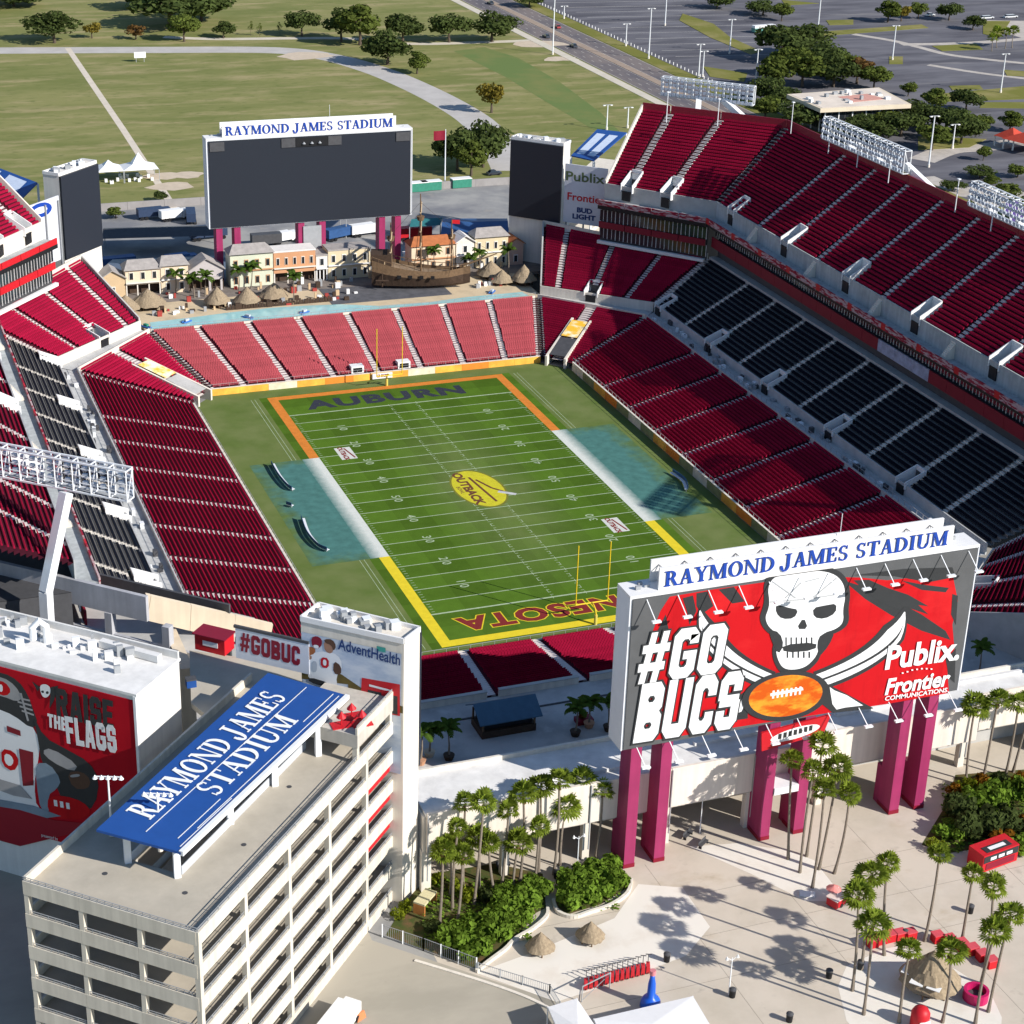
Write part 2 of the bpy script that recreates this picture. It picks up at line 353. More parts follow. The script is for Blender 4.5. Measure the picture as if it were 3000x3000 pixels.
# heavy block capitals for slogans
def _b(x0, y0, x1, y1): return [(x0, y0), (x1, y0), (x1, y1), (x0, y1)]
def _o(x0, y0, x1, y1, w, c=.14):
    "chamfered ring"
    o = [(x0+c, y0), (x1-c, y0), (x1, y0+c), (x1, y1-c), (x1-c, y1), (x0+c, y1), (x0, y1-c), (x0, y0+c)]; d = c*.35
    i = [(x0+w+d, y0+w), (x1-w-d, y0+w), (x1-w, y0+w+d), (x1-w, y1-w-d), (x1-w-d, y1-w), (x0+w+d, y1-w), (x0+w, y1-w-d), (x0+w, y0+w+d)]
    return [[o[k], o[(k+1) % 8], i[(k+1) % 8], i[k]] for k in range(8)]
_W = .22
BLOCK = {
 '#': (.72, [[(.06, 0), (.22, 0), (.36, 1), (.20, 1)], [(.36, 0), (.52, 0), (.66, 1), (.50, 1)], _b(0, .24, .66, .40), _b(.04, .60, .72, .76)]),
 'O': (.64, _o(0, 0, .64, 1, _W)),
 'G': (.64, [q for k, q in enumerate(_o(0, 0, .64, 1, _W)) if k != 2]+[_b(.42, .14, .64, .52), _b(.30, .38, .64, .54), _b(.42, .68, .64, .86)]),
 'C': (.60, [q for k, q in enumerate(_o(0, 0, .60, 1, _W)) if k != 2]+[_b(.38, .14, .60, .36), _b(.38, .64, .60, .86)]),
 'B': (.64, _o(0, 0, .64, .55, _W, .12)+_o(0, .45, .62, 1, _W, .12)+[_b(0, 0, _W, 1)]),
 'U': (.64, [_b(0, .14, _W, 1), _b(.42, .14, .64, 1), [(0, .14), (.14, 0), (.50, 0), (.64, .14), (.42, .24), (.22, .24)]]),
 'S': (.60, [_b(.0, .52, _W, .86), _b(.38, .14, .60, .50), [(0, .86), (.14, 1), (.46, 1), (.60, .86), (.38, .78), (.22, .78)], _b(.38, .66, .60, .87), [(0, .14), (.14, 0), (.46, 0), (.60, .14), (.38, .22), (.22, .22)], _b(0, .13, _W, .34), _b(.05, .40, .56, .60)]),
 'R': (.64, _o(0, .42, .62, 1, _W, .12)+[_b(0, 0, _W, 1), [(.40, 0), (.64, 0), (.50, .46), (.26, .46)]]),
 'A': (.66, [[(0, 0), (.22, 0), (.40, 1), (.18, 1)], [(.44, 0), (.66, 0), (.48, 1), (.26, 1)], _b(.14, .20, .52, .38)]),
 'I': (.24, [_b(0, 0, .24, 1)]), 'L': (.54, [_b(0, 0, _W, 1), _b(0, 0, .54, .20)]), 'E': (.56, [_b(0, 0, _W, 1), _b(0, 0, .56, .20), _b(0, .80, .56, 1), _b(0, .40, .50, .60)]),
 'F': (.54, [_b(0, 0, _W, 1), _b(0, .80, .54, 1), _b(0, .40, .48, .60)]), 'T': (.56, [_b(.17, 0, .39, 1), _b(0, .80, .56, 1)]), 'H': (.62, [_b(0, 0, _W, 1), _b(.40, 0, .62, 1), _b(0, .40, .62, .60)])}
def block_text(name, txt, pl, pr, height, m, parent, lift=.05, up=(0, 0, 1), shear=0.0, fat=0.0):
    b = MB(); x = 0; k = 0
    for ch in txt:
        wd, polys = BLOCK[ch]
        for pg in polys:
            k += 1; cx = sum(p[0] for p in pg)/len(pg); cy = sum(p[1] for p in pg)/len(pg); pts = []
            for p in pg: sx = p[0]+(fat if p[0] > cx else -fat); sy = p[1]+(fat if p[1] > cy else -fat); pts.append((x+sx+shear*sy, sy))
            b.prism(pts, 0, .012+.002*(k % 7))
        x += wd+.09
    x -= .09
    pl, pr = Vector(pl), Vector(pr); ex = pr-pl; W = ex.length; ex.normalize()
    me = b.mesh('block_lettering', m); me.transform(Matrix.Diagonal((W/x, height, 1, 1))); me.transform(frame3(pl, ex, up)@Matrix.Translation((0, 0, lift))); me.update(); return link(name, me, parent)
def chaikin(pts, n=2):
    for _ in range(n):
        out = []
        for i in range(len(pts)):
            a, c = pts[i], pts[(i+1) % len(pts)]; out += [(a[0]*.75+c[0]*.25, a[1]*.75+c[1]*.25), (a[0]*.25+c[0]*.75, a[1]*.25+c[1]*.75)]
        pts = out
    return pts
# ================================================================== ground, roads, plaza
GRASS = mixmat('park_grass', [(0.235, 0.228, 0.088), ((0.165, 0.180, 0.058), (0.020, 0.055, 1), 0.40, 0.62), ((0.35, 0.29, 0.15), (0.030, 0.11, 1), 0.50, 0.70), ((0.125, 0.15, 0.045), (0.20, 0.42, 1), 0.54, 0.74), ((0.38, 0.29, 0.16), (0.06, 0.20, 1), 0.60, 0.78)], 0.95, 0.3, 0.8)
ASPH = mixmat('asphalt', [(0.165, 0.160, 0.175), ((0.095, 0.092, 0.105), (0.02, 0.09, 1), 0.40, 0.62), ((0.30, 0.28, 0.27), (0.015, 0.12, 1), 0.60, 0.78)], 0.9)
ROADM = mixmat('worn_road', [(0.20, 0.17, 0.16), ((0.13, 0.12, 0.13), (0.06, 0.02, 1), 0.42, 0.6), ((0.27, 0.23, 0.20), (0.1, 0.03, 1), 0.6, 0.75)], 0.9)
PATHM = mat('pale_path', (0.46, 0.43, 0.40), 0.9, 0.12, 0.15)
PATHW = mat('white_concrete_path', (0.58, 0.52, 0.42), 0.9, 0.1, 0.2)
VERGE = mixmat('verge_grass', [(0.17, 0.17, 0.04), ((0.28, 0.24, 0.10), (0.06, 0.06, 1), 0.45, 0.7)], 0.95)
PLAZA_ = None
PLAZA = mixmat('plaza_concrete', [(0.58, 0.51, 0.42), ((0.49, 0.43, 0.345), (0.10, 0.10, 1), 0.42, 0.66), ((0.60, 0.55, 0.48), (0.05, 0.08, 1), 0.55, 0.8), ((0.30, 0.26, 0.21), (0.35, 0.35, 1), 0.60, 0.85), ((0.44, 0.36, 0.25), (0.08, 0.14, 1), 0.60, 0.78)], 0.85)
PLAZAW = mixmat('white_sand_paving', [(0.74, 0.69, 0.61), ((0.64, 0.57, 0.48), (0.2, 0.2, 1), 0.50, 0.75), ((0.72, 0.67, 0.6), (0.05, 0.05, 1), 0.5, 0.8)], 0.85)
STREET = mixmat('street_concrete', [(0.42, 0.38, 0.31), ((0.35, 0.32, 0.26), (0.06, 0.12, 1), 0.42, 0.64), ((0.26, 0.24, 0.2), (0.3, 0.3, 1), 0.64, 0.85)], 0.85)
YARD = mixmat('service_yard', [(0.34, 0.33, 0.31), ((0.20, 0.20, 0.21), (0.05, 0.05, 1), 0.4, 0.6), ((0.34, 0.31, 0.27), (0.1, 0.1, 1), 0.6, 0.75)], 0.9)

g = MB(); R_ = 5000
g.quad((-R_, -R_, -0.03), (R_, -R_, -0.03), (R_, R_, -0.03), (-R_, R_, -0.03)); struct(g.build('ground', GRASS))
# hard ground under and around the stadium
struct(sheet('stadium_apron', [(-180, -330), (180, -330), (180, 212), (-130, 212)], -0.02, YARD))
struct(sheet('plaza', [(-52, -230), (140, -230), (140, -100), (-52, -100)], -0.012, PLAZA))
struct(sheet('street', [(-150, -260), (-51, -260)]+[tuple(P(*q)[:2]) for q in ((1640, 2935), (1420, 2865), (1090, 2755))]+[(-58, -118), (-150, -60)], -0.006, STREET))
# pale sand paving with a soft corner
sp = [tuple(P(*q)[:2]) for q in ((1395, 2850), (1630, 2935), (1800, 2880), (2010, 2800), (2080, 2715), (2055, 2680), (2000, 2600), (1870, 2590), (1800, 2690), (1560, 2790))]
struct(sheet('sand_paving', sp, -0.004, PLAZAW))
sp = [tuple(P(*q)[:2]) for q in ((2480, 2830), (2590, 2780), (2640, 2770), (2800, 2840), (2900, 2905), (2935, 2980), (2930, 3060), (2560, 3080), (2480, 2990), (2455, 2890))]
struct(sheet('hut_paving', sp, -0.004, PLAZAW))
sp = [tuple(P(*q)[:2]) for q in ((2160, 2470), (2300, 2490), (2385, 2520), (2440, 2590), (2470, 2640), (2360, 2640), (2200, 2560), (2020, 2480))]
struct(sheet('palm_paving', sp, -0.004, PLAZAW))
# paving joints of the plaza
for k, (x0, y0, x1, y1) in enumerate([(-45, -128, 60, -128), (-45, -136, 60, -136), (-45, -144, 60, -144), (-20, -120, -20, -165), (-5, -120, -5, -165), (10, -120, 10, -165), (25, -120, 25, -165)]):
    b = MB(); b.bar((x0, y0, -0.010), (x1, y1, -0.010), 0.05, 0.008); struct(b.build('paving_joint', mat('joint', (0.25, 0.21, 0.17), 0.9, 0.1)))

# --- far side: paths, road, car parks
pth = smoothline([P(-260, 150), P(0, 148), P(450, 146), P(800, 147), P(960, 166), P(1100, 205), P(1210, 250), P(1310, 300), P(1390, 350), P(1440, 400), P(1475, 450), P(1500, 500)])
struct(ribbon('park_path', pth, 12.5, -0.012, PATHM))
struct(ribbon('upper_path', smoothline([P(480, 108), P(640, 114), P(1000, 112), P(1200, 128), P(1400, 124), P(1570, 118)]), 5.0, -0.008, PATHW))
struct(ribbon('straight_track', [P(198, 140), P(360, 378), P(512, 612)], 2.2, -0.010, mat('track_sand', (0.62, 0.54, 0.44), 0.9, 0.12, 0.3)))
_pz = -0.0065
for q, r in (((890, 163), 8), ((500, 545), 5), ((480, 515), 4), ((540, 512), 4), ((1640, 172), 5), ((1570, 128), 9)):
    c = P(*q); pts = [(c.x+r*random.uniform(0.7, 1.2)*math.cos(a*math.pi/6)*1.5, c.y+r*random.uniform(0.7, 1.2)*math.sin(a*math.pi/6)) for a in range(12)]
    _pz += .0015; struct(sheet('bare_sand_patch', pts, _pz, mat('bare_sand', (0.55, 0.45, 0.34), 0.95, 0.12, 0.4)))
MOWN = mixmat('mown_strip_grass', [(0.135, 0.185, 0.06), ((0.19, 0.20, 0.07), (0.05, 0.05, 1), 0.45, 0.65)], 0.95)
struct(sheet('mown_strip', [tuple(P(*q)[:2]) for q in ((1330, 150), (1420, 138), (1520, 170), (1640, 240), (1760, 330), (1850, 420), (1740, 380), (1620, 310), (1480, 225), (1370, 170))], -0.016, MOWN))
# main road runs straight away from the camera side, with median, kerb walk and lane lines
struct(sheet('car_park', [(206, 150), (700, 100), (900, 700), (206, 760)], -0.018, ASPH))
struct(sheet('road', [(181.5, 60), (205, 60), (205, 900), (181.5, 900)], -0.010, ROADM))
b = MB(); b.box(176.6, 60, -0.03, 180.6, 900, 0.06); struct(b.build('pavement', PATHW))
b = MB(); b.box(205.6, 60, -0.03, 213.0, 900, 0.05); struct(b.build('grass_verge', VERGE))
b = MB(); b.box(191.6, 60, -0.03, 195.2, 900, 0.10); struct(b.build('road_median', mat('median', (0.33, 0.25, 0.19), 0.9, 0.15, 0.3)))
LINE = mat('road_line', (0.62, 0.58, 0.52), 0.8, 0.15, 0.5)
for x in (185.2, 188.4, 198.4, 201.6):
    for k in range(60):
        y = 215+k*9.0
        bb = MB(); bb.quad((x-0.08, y, -0.005), (x+0.08, y, -0.005), (x+0.08, y+3, -0.005), (x-0.08, y+3, -0.005)); struct(bb.build('lane_mark', LINE))
for x in (182.0, 191.2, 195.6, 204.6):
    bb = MB(); bb.quad((x-0.07, 60, -0.005), (x+0.07, 60, -0.005), (x+0.07, 900, -0.005), (x-0.07, 900, -0.005)); struct(bb.build('edge_line', LINE))
# car park islands, pale repair bands and bay lines
for pts in [[(2310, 100), (2700, 72), (2720, 82), (2320, 112)], [(2730, 135), (2860, 128), (2880, 145), (2760, 150)], [(2780, 252), (2870, 250), (2880, 262), (2790, 264)], [(2700, 280), (3010, 252), (3010, 290), (2720, 300)],
            [(2880, 300), (3010, 300), (3010, 318), (2870, 316)], [(2605, 166), (2645, 166), (2645, 188), (2605, 188)], [(2000, 40), (2090, 70), (2140, 110), (2230, 150), (2200, 160), (2080, 110), (1990, 60)],
            [(2060, 195), (2190, 215), (2180, 240), (2080, 225)], [(2420, 60), (2500, 58), (2500, 72), (2430, 74)], [(2880, 62), (2960, 62), (2930, 110), (2880, 100)], [(2690, 400), (2890, 408), (2840, 432), (2690, 440)], [(2290, 0), (2400, 10), (2300, 16)], [(2940, 205), (3040, 212), (3040, 226), (2950, 222)]]:
    b = MB(); b.prism([tuple(P(*q)[:2]) for q in pts], -0.03, 0.12); struct(b.build('grass_island', VERGE))
SANDB = mat('pale_gravel', (0.46, 0.41, 0.36), 0.9, 0.2, 0.3)
_gz = -0.0045
for pts, wd in [([(2500, 100), (2620, 120), (2700, 140), (2780, 160), (2900, 175), (3050, 190)], 4), ([(2640, 130), (2780, 128), (2900, 122), (3050, 110)], 5), ([(2720, 190), (2880, 215), (3050, 235)], 3.5), ([(2700, 470), (2780, 440), (2900, 430), (3060, 400)], 9), ([(2690, 520), (2800, 560), (2950, 560)], 12), ([(2760, 610), (2860, 600), (2990, 560)], 8), ([(2940, 60), (3000, 90), (3060, 110)], 22)]:
    struct(ribbon('gravel_strip', smoothline([P(*q) for q in pts]), wd, _gz, SANDB)); _gz += .0012
for k in range(14):
    y0 = 380+k*13
    b = MB(); b.quad((222, y0, -0.012), (290, y0-6, -0.012), (290, y0-5.7, -0.012), (222, y0+0.3, -0.012)); struct(b.build('bay_line', LINE))
# white post fence along the car park
for k in range(70):
    y = 300+k*3.4
    b = MB(); b.box(213.6, y-0.12, 0, 213.85, y+0.12, 1.1)
    o = b.build('fence_post', WHITE); tag(o, 'short white post along the verge between road and car park', 'post', 'white posts beside the road')

# ================================================================== playing field
FW = 24.38
TURF = bpy.data.materials.new('turf'); TURF.use_nodes = True
def _turf():
    n = TURF.node_tree; L = n.links; b = n.nodes['Principled BSDF']; b.inputs['Roughness'].default_value = 0.9; b.inputs['Specular IOR Level'].default_value = 0.02
    tc = n.nodes.new('ShaderNodeTexCoord'); sx = n.nodes.new('ShaderNodeSeparateXYZ'); L.new(tc.outputs['Object'], sx.inputs[0])
    def math_(op, a, bb=None, v=None):
        q = n.nodes.new('ShaderNodeMath'); q.operation = op
        if isinstance(a, (int, float)): q.inputs[0].default_value = a
        else: L.new(a, q.inputs[0])
        if bb is not None:
            if isinstance(bb, (int, float)): q.inputs[1].default_value = bb
            else: L.new(bb, q.inputs[1])
        return q.outputs[0]
    def band(sock, period): return math_('GREATER_THAN', math_('SINE', math_('MULTIPLY', sock, 2*math.pi/period)), 0.0)
    bx = band(sx.outputs['X'], 6.1*2); by_ = band(sx.outputs['Y'], 9.144)
    s_ = math_('ADD', math_('MULTIPLY', bx, 0.13), math_('MULTIPLY', by_, 0.16))
    inside = math_('MULTIPLY', math_('LESS_THAN', math_('ABSOLUTE', sx.outputs['X']), 28.0), math_('LESS_THAN', math_('ABSOLUTE', sx.outputs['Y']), 57.0))
    s_ = math_('MULTIPLY', s_, inside)
    no = n.nodes.new('ShaderNodeTexNoise'); no.inputs['Scale'].default_value = 0.35; no.inputs['Detail'].default_value = 8; no.inputs['Roughness'].default_value = 0.7; L.new(tc.outputs['Object'], no.inputs['Vector'])
    s_ = math_('ADD', s_, math_('MULTIPLY', no.outputs[0], 0.55))
    s_ = math_('ADD', s_, 0.55)
    base = n.nodes.new('ShaderNodeVectorMath'); base.operation = 'SCALE'; base.inputs[0].default_value = (0.076, 0.145, 0.016); L.new(s_, base.inputs['Scale'])
    # worn middle
    n2 = n.nodes.new('ShaderNodeTexNoise'); n2.inputs['Scale'].default_value = 0.16; n2.inputs['Detail'].default_value = 6; L.new(tc.outputs['Object'], n2.inputs['Vector'])
    ax = math_('SUBTRACT', 1.0, math_('DIVIDE', math_('ABSOLUTE', math_('SUBTRACT', sx.outputs['X'], 1.0)), 13.0)); ay = math_('SUBTRACT', 1.0, math_('DIVIDE', math_('ABSOLUTE', math_('SUBTRACT', sx.outputs['Y'], -2.0)), 42.0))
    wear = math_('MULTIPLY', math_('MAXIMUM', ax, 0.0), math_('MAXIMUM', ay, 0.0))
    wear = math_('MULTIPLY', wear, math_('MULTIPLY', n2.outputs[0], 2.0))
    out = math_('SUBTRACT', 1.0, inside); out = math_('MULTIPLY', out, math_('MULTIPLY', n2.outputs[0], 1.1))
    wear = math_('MINIMUM', math_('ADD', math_('MULTIPLY', wear, 0.7), out), 0.8)
    mx = n.nodes.new('ShaderNodeMix'); mx.data_type = 'RGBA'; L.new(wear, mx.inputs['Factor']); L.new(base.outputs[0], mx.inputs['A']); mx.inputs['B'].default_value = (0.19, 0.215, 0.085, 1)
    L.new(mx.outputs['Result'], b.inputs['Base Color'])
_turf()
fld = struct(sheet('playing_field', [(-42.0, -56), (-37, -61.3), (37, -61.3), (42.0, -56), (42.0, 56), (37, 61.3), (-37, 61.3), (-42.0, 56)], 0.0, TURF))
def patch(name, x0, y0, x1, y1, z, m):
    b = MB(); b.quad((x0, y0, z), (x1, y0, z), (x1, y1, z), (x0, y1, z)); return b.build(name, m, fld)
def gradpaint(name, ca, cb, x0, x1):
    "paint that thins out across the strip, from x0 (full) to x1"
    m = bpy.data.materials.new(name); m.use_nodes = True; n = m.node_tree; L = n.links; b = n.nodes['Principled BSDF']; b.inputs['Roughness'].default_value = 0.9
    tc = n.nodes.new('ShaderNodeTexCoord'); sx = n.nodes.new('ShaderNodeSeparateXYZ'); L.new(tc.outputs['Object'], sx.inputs[0])
    mr = n.nodes.new('ShaderNodeMapRange'); mr.inputs[1].default_value = x0; mr.inputs[2].default_value = x1; L.new(sx.outputs['X'], mr.inputs[0])
    no = n.nodes.new('ShaderNodeTexNoise'); no.inputs['Scale'].default_value = 0.9; no.inputs['Detail'].default_value = 6; L.new(tc.outputs['Object'], no.inputs['Vector'])
    ad = n.nodes.new('ShaderNodeMath'); ad.operation = 'MULTIPLY_ADD'; L.new(no.outputs[0], ad.inputs[0]); ad.inputs[1].default_value = 0.5; ad.inputs[2].default_value = -0.25
    a2 = n.nodes.new('ShaderNodeMath'); L.new(mr.outputs[0], a2.inputs[0]); L.new(ad.outputs[0], a2.inputs[1]); a2.use_clamp = True
    mx = n.nodes.new('ShaderNodeMix'); mx.data_type = 'RGBA'; L.new(a2.outputs[0], mx.inputs['Factor']); mx.inputs['A'].default_value = (*ca, 1); mx.inputs['B'].default_value = (*cb, 1)
    L.new(mx.outputs['Result'], b.inputs['Base Color']); return m
TEAL = (0.070, 0.180, 0.160); WP = (0.62, 0.64, 0.58)
LINEW = mat('turf_white_paint', (0.36, 0.44, 0.28), 0.9, 0.25, 1.5)
OR_T = mat('turf_orange_paint', (0.62, 0.20, 0.025), 0.9, 0.15, 0.8); YE_T = mat('turf_yellow_paint', (0.72, 0.56, 0.02), 0.9, 0.10, 0.8)
def teal_mat():
    m = bpy.data.materials.new('turf_teal_paint'); m.use_nodes = True; n = m.node_tree; L = n.links; b = n.nodes['Principled BSDF']; b.inputs['Roughness'].default_value = 0.9; b.inputs['Specular IOR Level'].default_value = 0.02
    tc = n.nodes.new('ShaderNodeTexCoord'); sx = n.nodes.new('ShaderNodeSeparateXYZ'); L.new(tc.outputs['Object'], sx.inputs[0])
    def mt(op, a, c=None):
        q = n.nodes.new('ShaderNodeMath'); q.operation = op
        for k, s_ in enumerate((a, c)):
            if s_ is None: continue
            if isinstance(s_, (int, float)): q.inputs[k].default_value = s_
            else: L.new(s_, q.inputs[k])
        return q.outputs[0]
    no = n.nodes.new('ShaderNodeTexNoise'); no.inputs['Scale'].default_value = .22; no.inputs['Detail'].default_value = 8; no.inputs['Roughness'].default_value = .68; L.new(tc.outputs['Object'], no.inputs['Vector'])
    ey = mt('DIVIDE', mt('SUBTRACT', 24.5, mt('ABSOLUTE', sx.outputs['Y'])), 5.0); ex = mt('DIVIDE', mt('SUBTRACT', 39.0, mt('ABSOLUTE', sx.outputs['X'])), 4.5)
    k = mt('MINIMUM', ex, ey); k = mt('ADD', k, mt('MULTIPLY', mt('SUBTRACT', no.outputs[0], .5), 2.4)); k = mt('MINIMUM', mt('MAXIMUM', k, 0.0), 1.0)
    c1 = n.nodes.new('ShaderNodeMix'); c1.data_type = 'RGBA'; c1.inputs['A'].default_value = (0.10, 0.15, 0.04, 1); c1.inputs['B'].default_value = (*TEAL, 1); L.new(k, c1.inputs['Factor'])
    n2 = n.nodes.new('ShaderNodeTexNoise'); n2.inputs['Scale'].default_value = .6; n2.inputs['Detail'].default_value = 8; L.new(tc.outputs['Object'], n2.inputs['Vector'])
    v = n.nodes.new('ShaderNodeVectorMath'); v.operation = 'SCALE'; L.new(c1.outputs['Result'], v.inputs[0]); L.new(mt('ADD', .6, mt('MULTIPLY', n2.outputs[0], .8)), v.inputs['Scale']); L.new(v.outputs[0], b.inputs['Base Color']); return m
TEALM = teal_mat()
Y25 = 22.86
for s in (-1, 1):
    a, c = sorted((s*FW, s*(FW+1.9)))
    patch('border_paint', a, Y25, c, 54.86+1.9, 0.006, OR_T); patch('border_paint', a, -54.86-1.9, c, -Y25, 0.006, YE_T)
    patch('team_area_paint', *(lambda q: (q[0], -Y25, q[1], Y25))(sorted((s*(FW+3.4), s*38.2))), 0.004, TEALM)
    patch('sideline_paint', *(lambda q: (q[0], -Y25, q[1], Y25))(sorted((s*FW, s*(FW+3.4)))), 0.006, gradpaint('sideline_white_%d' % s, WP, TEAL, s*(FW+1.0), s*(FW+3.5)))
    for off in (4.6, 5.4):      # thin restraint lines
        for y0, y1 in ((-56.5, -Y25), (Y25, 56.5)):
            patch('restraint_line', s*(FW+off)-0.05, y0, s*(FW+off)+0.05, y1, 0.004, LINEW)
patch('border_paint', -FW, 54.86, FW, 54.86+1.9, 0.006, OR_T); patch('border_paint', -FW, -54.86-1.9, FW, -54.86, 0.006, YE_T)
for k in range(-10, 11):
    wd = 0.11 if abs(k) < 10 else 0.2
    patch('yard_line', -FW, k*4.572-wd, FW, k*4.572+wd, 0.005, LINEW)
for k in range(-49, 50):
    if k % 5 == 0: continue
    y = k*0.9144
    for x in (-FW+0.35, -3.1, 2.5, FW-0.95): patch('hash_mark', x, y-0.06, x+0.6, y+0.06, 0.005, LINEW)
for x in (-3.0, 3.0):
    for k in range(-20, 21):
        if k % 1 == 0: patch('hash_mark', x-0.06, k*2.286-0.5, x+0.06, k*2.286+0.5, 0.0052, LINEW)
for i, nme in enumerate(('1 0', '2 0', '3 0', '4 0', '5 0', '4 0', '3 0', '2 0', '1 0')):
    y = (i-4)*9.144
    lettering('field_number', nme, (-15.8, y, 0.006), (0, -1, 0), (1, 0, 0), 2.3, LINEW, fld, lift=0, bold=0.01)
    lettering('field_number', nme, (15.8, y, 0.006), (0, 1, 0), (-1, 0, 0), 2.3, LINEW, fld, lift=0, bold=0.01)
NAVYP = mat('turf_navy_paint', (0.025, 0.03, 0.045), 0.9, 0.2, 1.0); MARP = mat('turf_maroon_paint', (0.20, 0.018, 0.015), 0.9, 0.15, 1.0)
lettering('end_zone_name', 'AUBURN', (-2.0, 50.1, 0.006), (1, 0, 0), (0, 1, 0), 6.4, NAVYP, fld, lift=0, bold=0.05, xs=1.22, spacing=1.15)
lettering('end_zone_name', 'MINNESOTA', (0.0, -50.2, 0.0070), (-1, 0, 0), (0, -1, 0), 6.0, YE_T, fld, lift=0, bold=0.075, xs=1.12, spacing=1.15)
lettering('end_zone_name', 'MINNESOTA', (0.0, -50.2, 0.0110), (-1, 0, 0), (0, -1, 0), 6.0, MARP, fld, lift=0, bold=0.045, xs=1.12, spacing=1.15)
# midfield oval with its wordmark, and two white wordmark boards painted near the 25s
def oval(cx, cy, rx, ry, z, m, name='midfield_logo'):
    b = MB(); b.poly([(cx+rx*math.cos(2*math.pi*k/40), cy+ry*math.sin(2*math.pi*k/40), z) for k in range(40)]); return b.build(name, m, fld)
oval(0.4, 0.0, 5.0, 8.9, 0.0062, mat('turf_olive', (0.17, 0.17, 0.02), 0.9, 0.2)); oval(0.4, 0.0, 4.6, 8.4, 0.0085, mat('turf_logo_yellow', (0.55, 0.50, 0.02), 0.9, 0.15, 1.0))
LOGM = mat('turf_logo_brown', (0.13, 0.045, 0.02), 0.9, 0.2)
lettering('logo_wordmark', 'OUTBACK', (-1.6, 0.6, 0.0105), (0, -1, 0), (1, 0, 0), 2.5, LOGM, fld, lift=0, bold=0.05, xs=1.25)
lettering('logo_wordmark', 'BOWL', (-3.2, 0.2, 0.0105), (0, -1, 0), (1, 0, 0), 1.1, LOGM, fld, lift=0, bold=0.02)
b = MB()
for a, c in (((0.3, 5.4), (1.6, -6.6)), ((1.2, 4.0), (2.8, -0.5)), ((2.8, -0.5), (4.8, -3.2))): b.bar((a[0], a[1], 0.0107), (c[0], c[1], 0.0107), 0.5, 0.002)
b.build('logo_emblem', LOGM, fld)
b = MB(); b.bar((3.4, -2.4, 0.0125), (6.2, -4.6, 0.0125), 0.9, 0.002); b.build('logo_emblem', mat('turf_logo_white', (0.5, 0.5, 0.5), 0.9, 0.2), fld)
for c in (P(1013, 1328), P(1803, 1538)):
    patch('wordmark_board', c.x-1.6, c.y-3.0, c.x+1.6, c.y+3.0, 0.0065, mat('turf_board_white', (0.6, 0.6, 0.55), 0.9, 0.1))
    lettering('board_wordmark', 'OUTBACK', (c.x-0.5, c.y, 0.009), (0, -1, 0), (1, 0, 0), 1.35, MARP, fld, lift=0, bold=0.05)
    b = MB(); b.bar((c.x+0.3, c.y+2.5, 0.009), (c.x+1.2, c.y-2.5, 0.009), 0.35, 0.002); b.build('board_emblem', MARP, fld)

# goal posts
def goalpost(y, s, label):
    t = thing('goal_post', label, 'goal post', (0, y, 0), 0, 'goal posts at the field ends')
    b = MB(); pts = [(0, s*1.9, 0), (0, s*1.9, 1.9), (0, s*1.6, 2.6), (0, s*0.8, 3.0), (0, 0, 3.05)]; b.tube(pts, 0.13, 8); b.build('support_post', YELLOW, t, smooth=True)
    b = MB(); b.tube([(0, s*1.9, 0), (0, s*1.9, 1.8)], 0.28, 10); b.build('post_padding', mat('pad_yellow', (0.6, 0.5, 0.1), 0.6, 0.1), t)
    b = MB(); b.tube([(-2.9, 0, 3.05), (2.9, 0, 3.05)], 0.12, 8); b.build('crossbar', YELLOW, t)
    for x in (-2.82, 2.82):
        b = MB(); b.tube([(x, 0, 3.05), (x, 0, 13.7)], 0.10, 8); b.build('upright', YELLOW, t)
goalpost(-55.0, -1, 'yellow goal post standing at the maroon-lettered end zone'); goalpost(55.0, 1, 'yellow goal post standing at the navy-lettered end zone')

# curved team benches on the left team area
BENB = mat('bench_blue', (0.03, 0.10, 0.20), 0.5, 0.1)
def bench(px, label):
    pts = smoothline([P(*q) for q in px], 8); t = thing('team_bench', label, 'bench', (pts[0].x, pts[0].y, 0), 0, 'team benches beside the field')
    o = Vector((pts[0].x, pts[0].y, 0)); s = MB(); k = MB(); l = MB()
    for i in range(len(pts)-1):
        a, c = pts[i]-o, pts[i+1]-o; d = (c-a).normalized(); nn = Vector((-d.y, d.x, 0))
        s.bar((a.x, a.y, 0.45), (c.x, c.y, 0.45), 0.6, 0.08); k.bar((a.x-nn.x*.35, a.y-nn.y*.35, 0.85), (c.x-nn.x*.35, c.y-nn.y*.35, 0.85), 0.08, 0.6)
        if i % 2 == 0: l.box(a.x-.05, a.y-.05, 0, a.x+.05, a.y+.05, 0.42)
    s.build('seat', STEELW, t); k.build('backrest', BENB, t); l.build('bench_legs', GREY, t)
bench([(800, 1365), (820, 1400), (845, 1430), (860, 1440)], 'curved blue bench at the far end of the left team area')
bench([(842, 1483), (858, 1488)], 'short blue bench between the two long curved benches')
bench([(888, 1525), (905, 1570), (935, 1605), (962, 1618)], 'curved blue bench at the near end of the left team area')
bench([(2010, 1440), (2000, 1415), (1965, 1390)], 'curved blue bench in the shadow on the right team area')
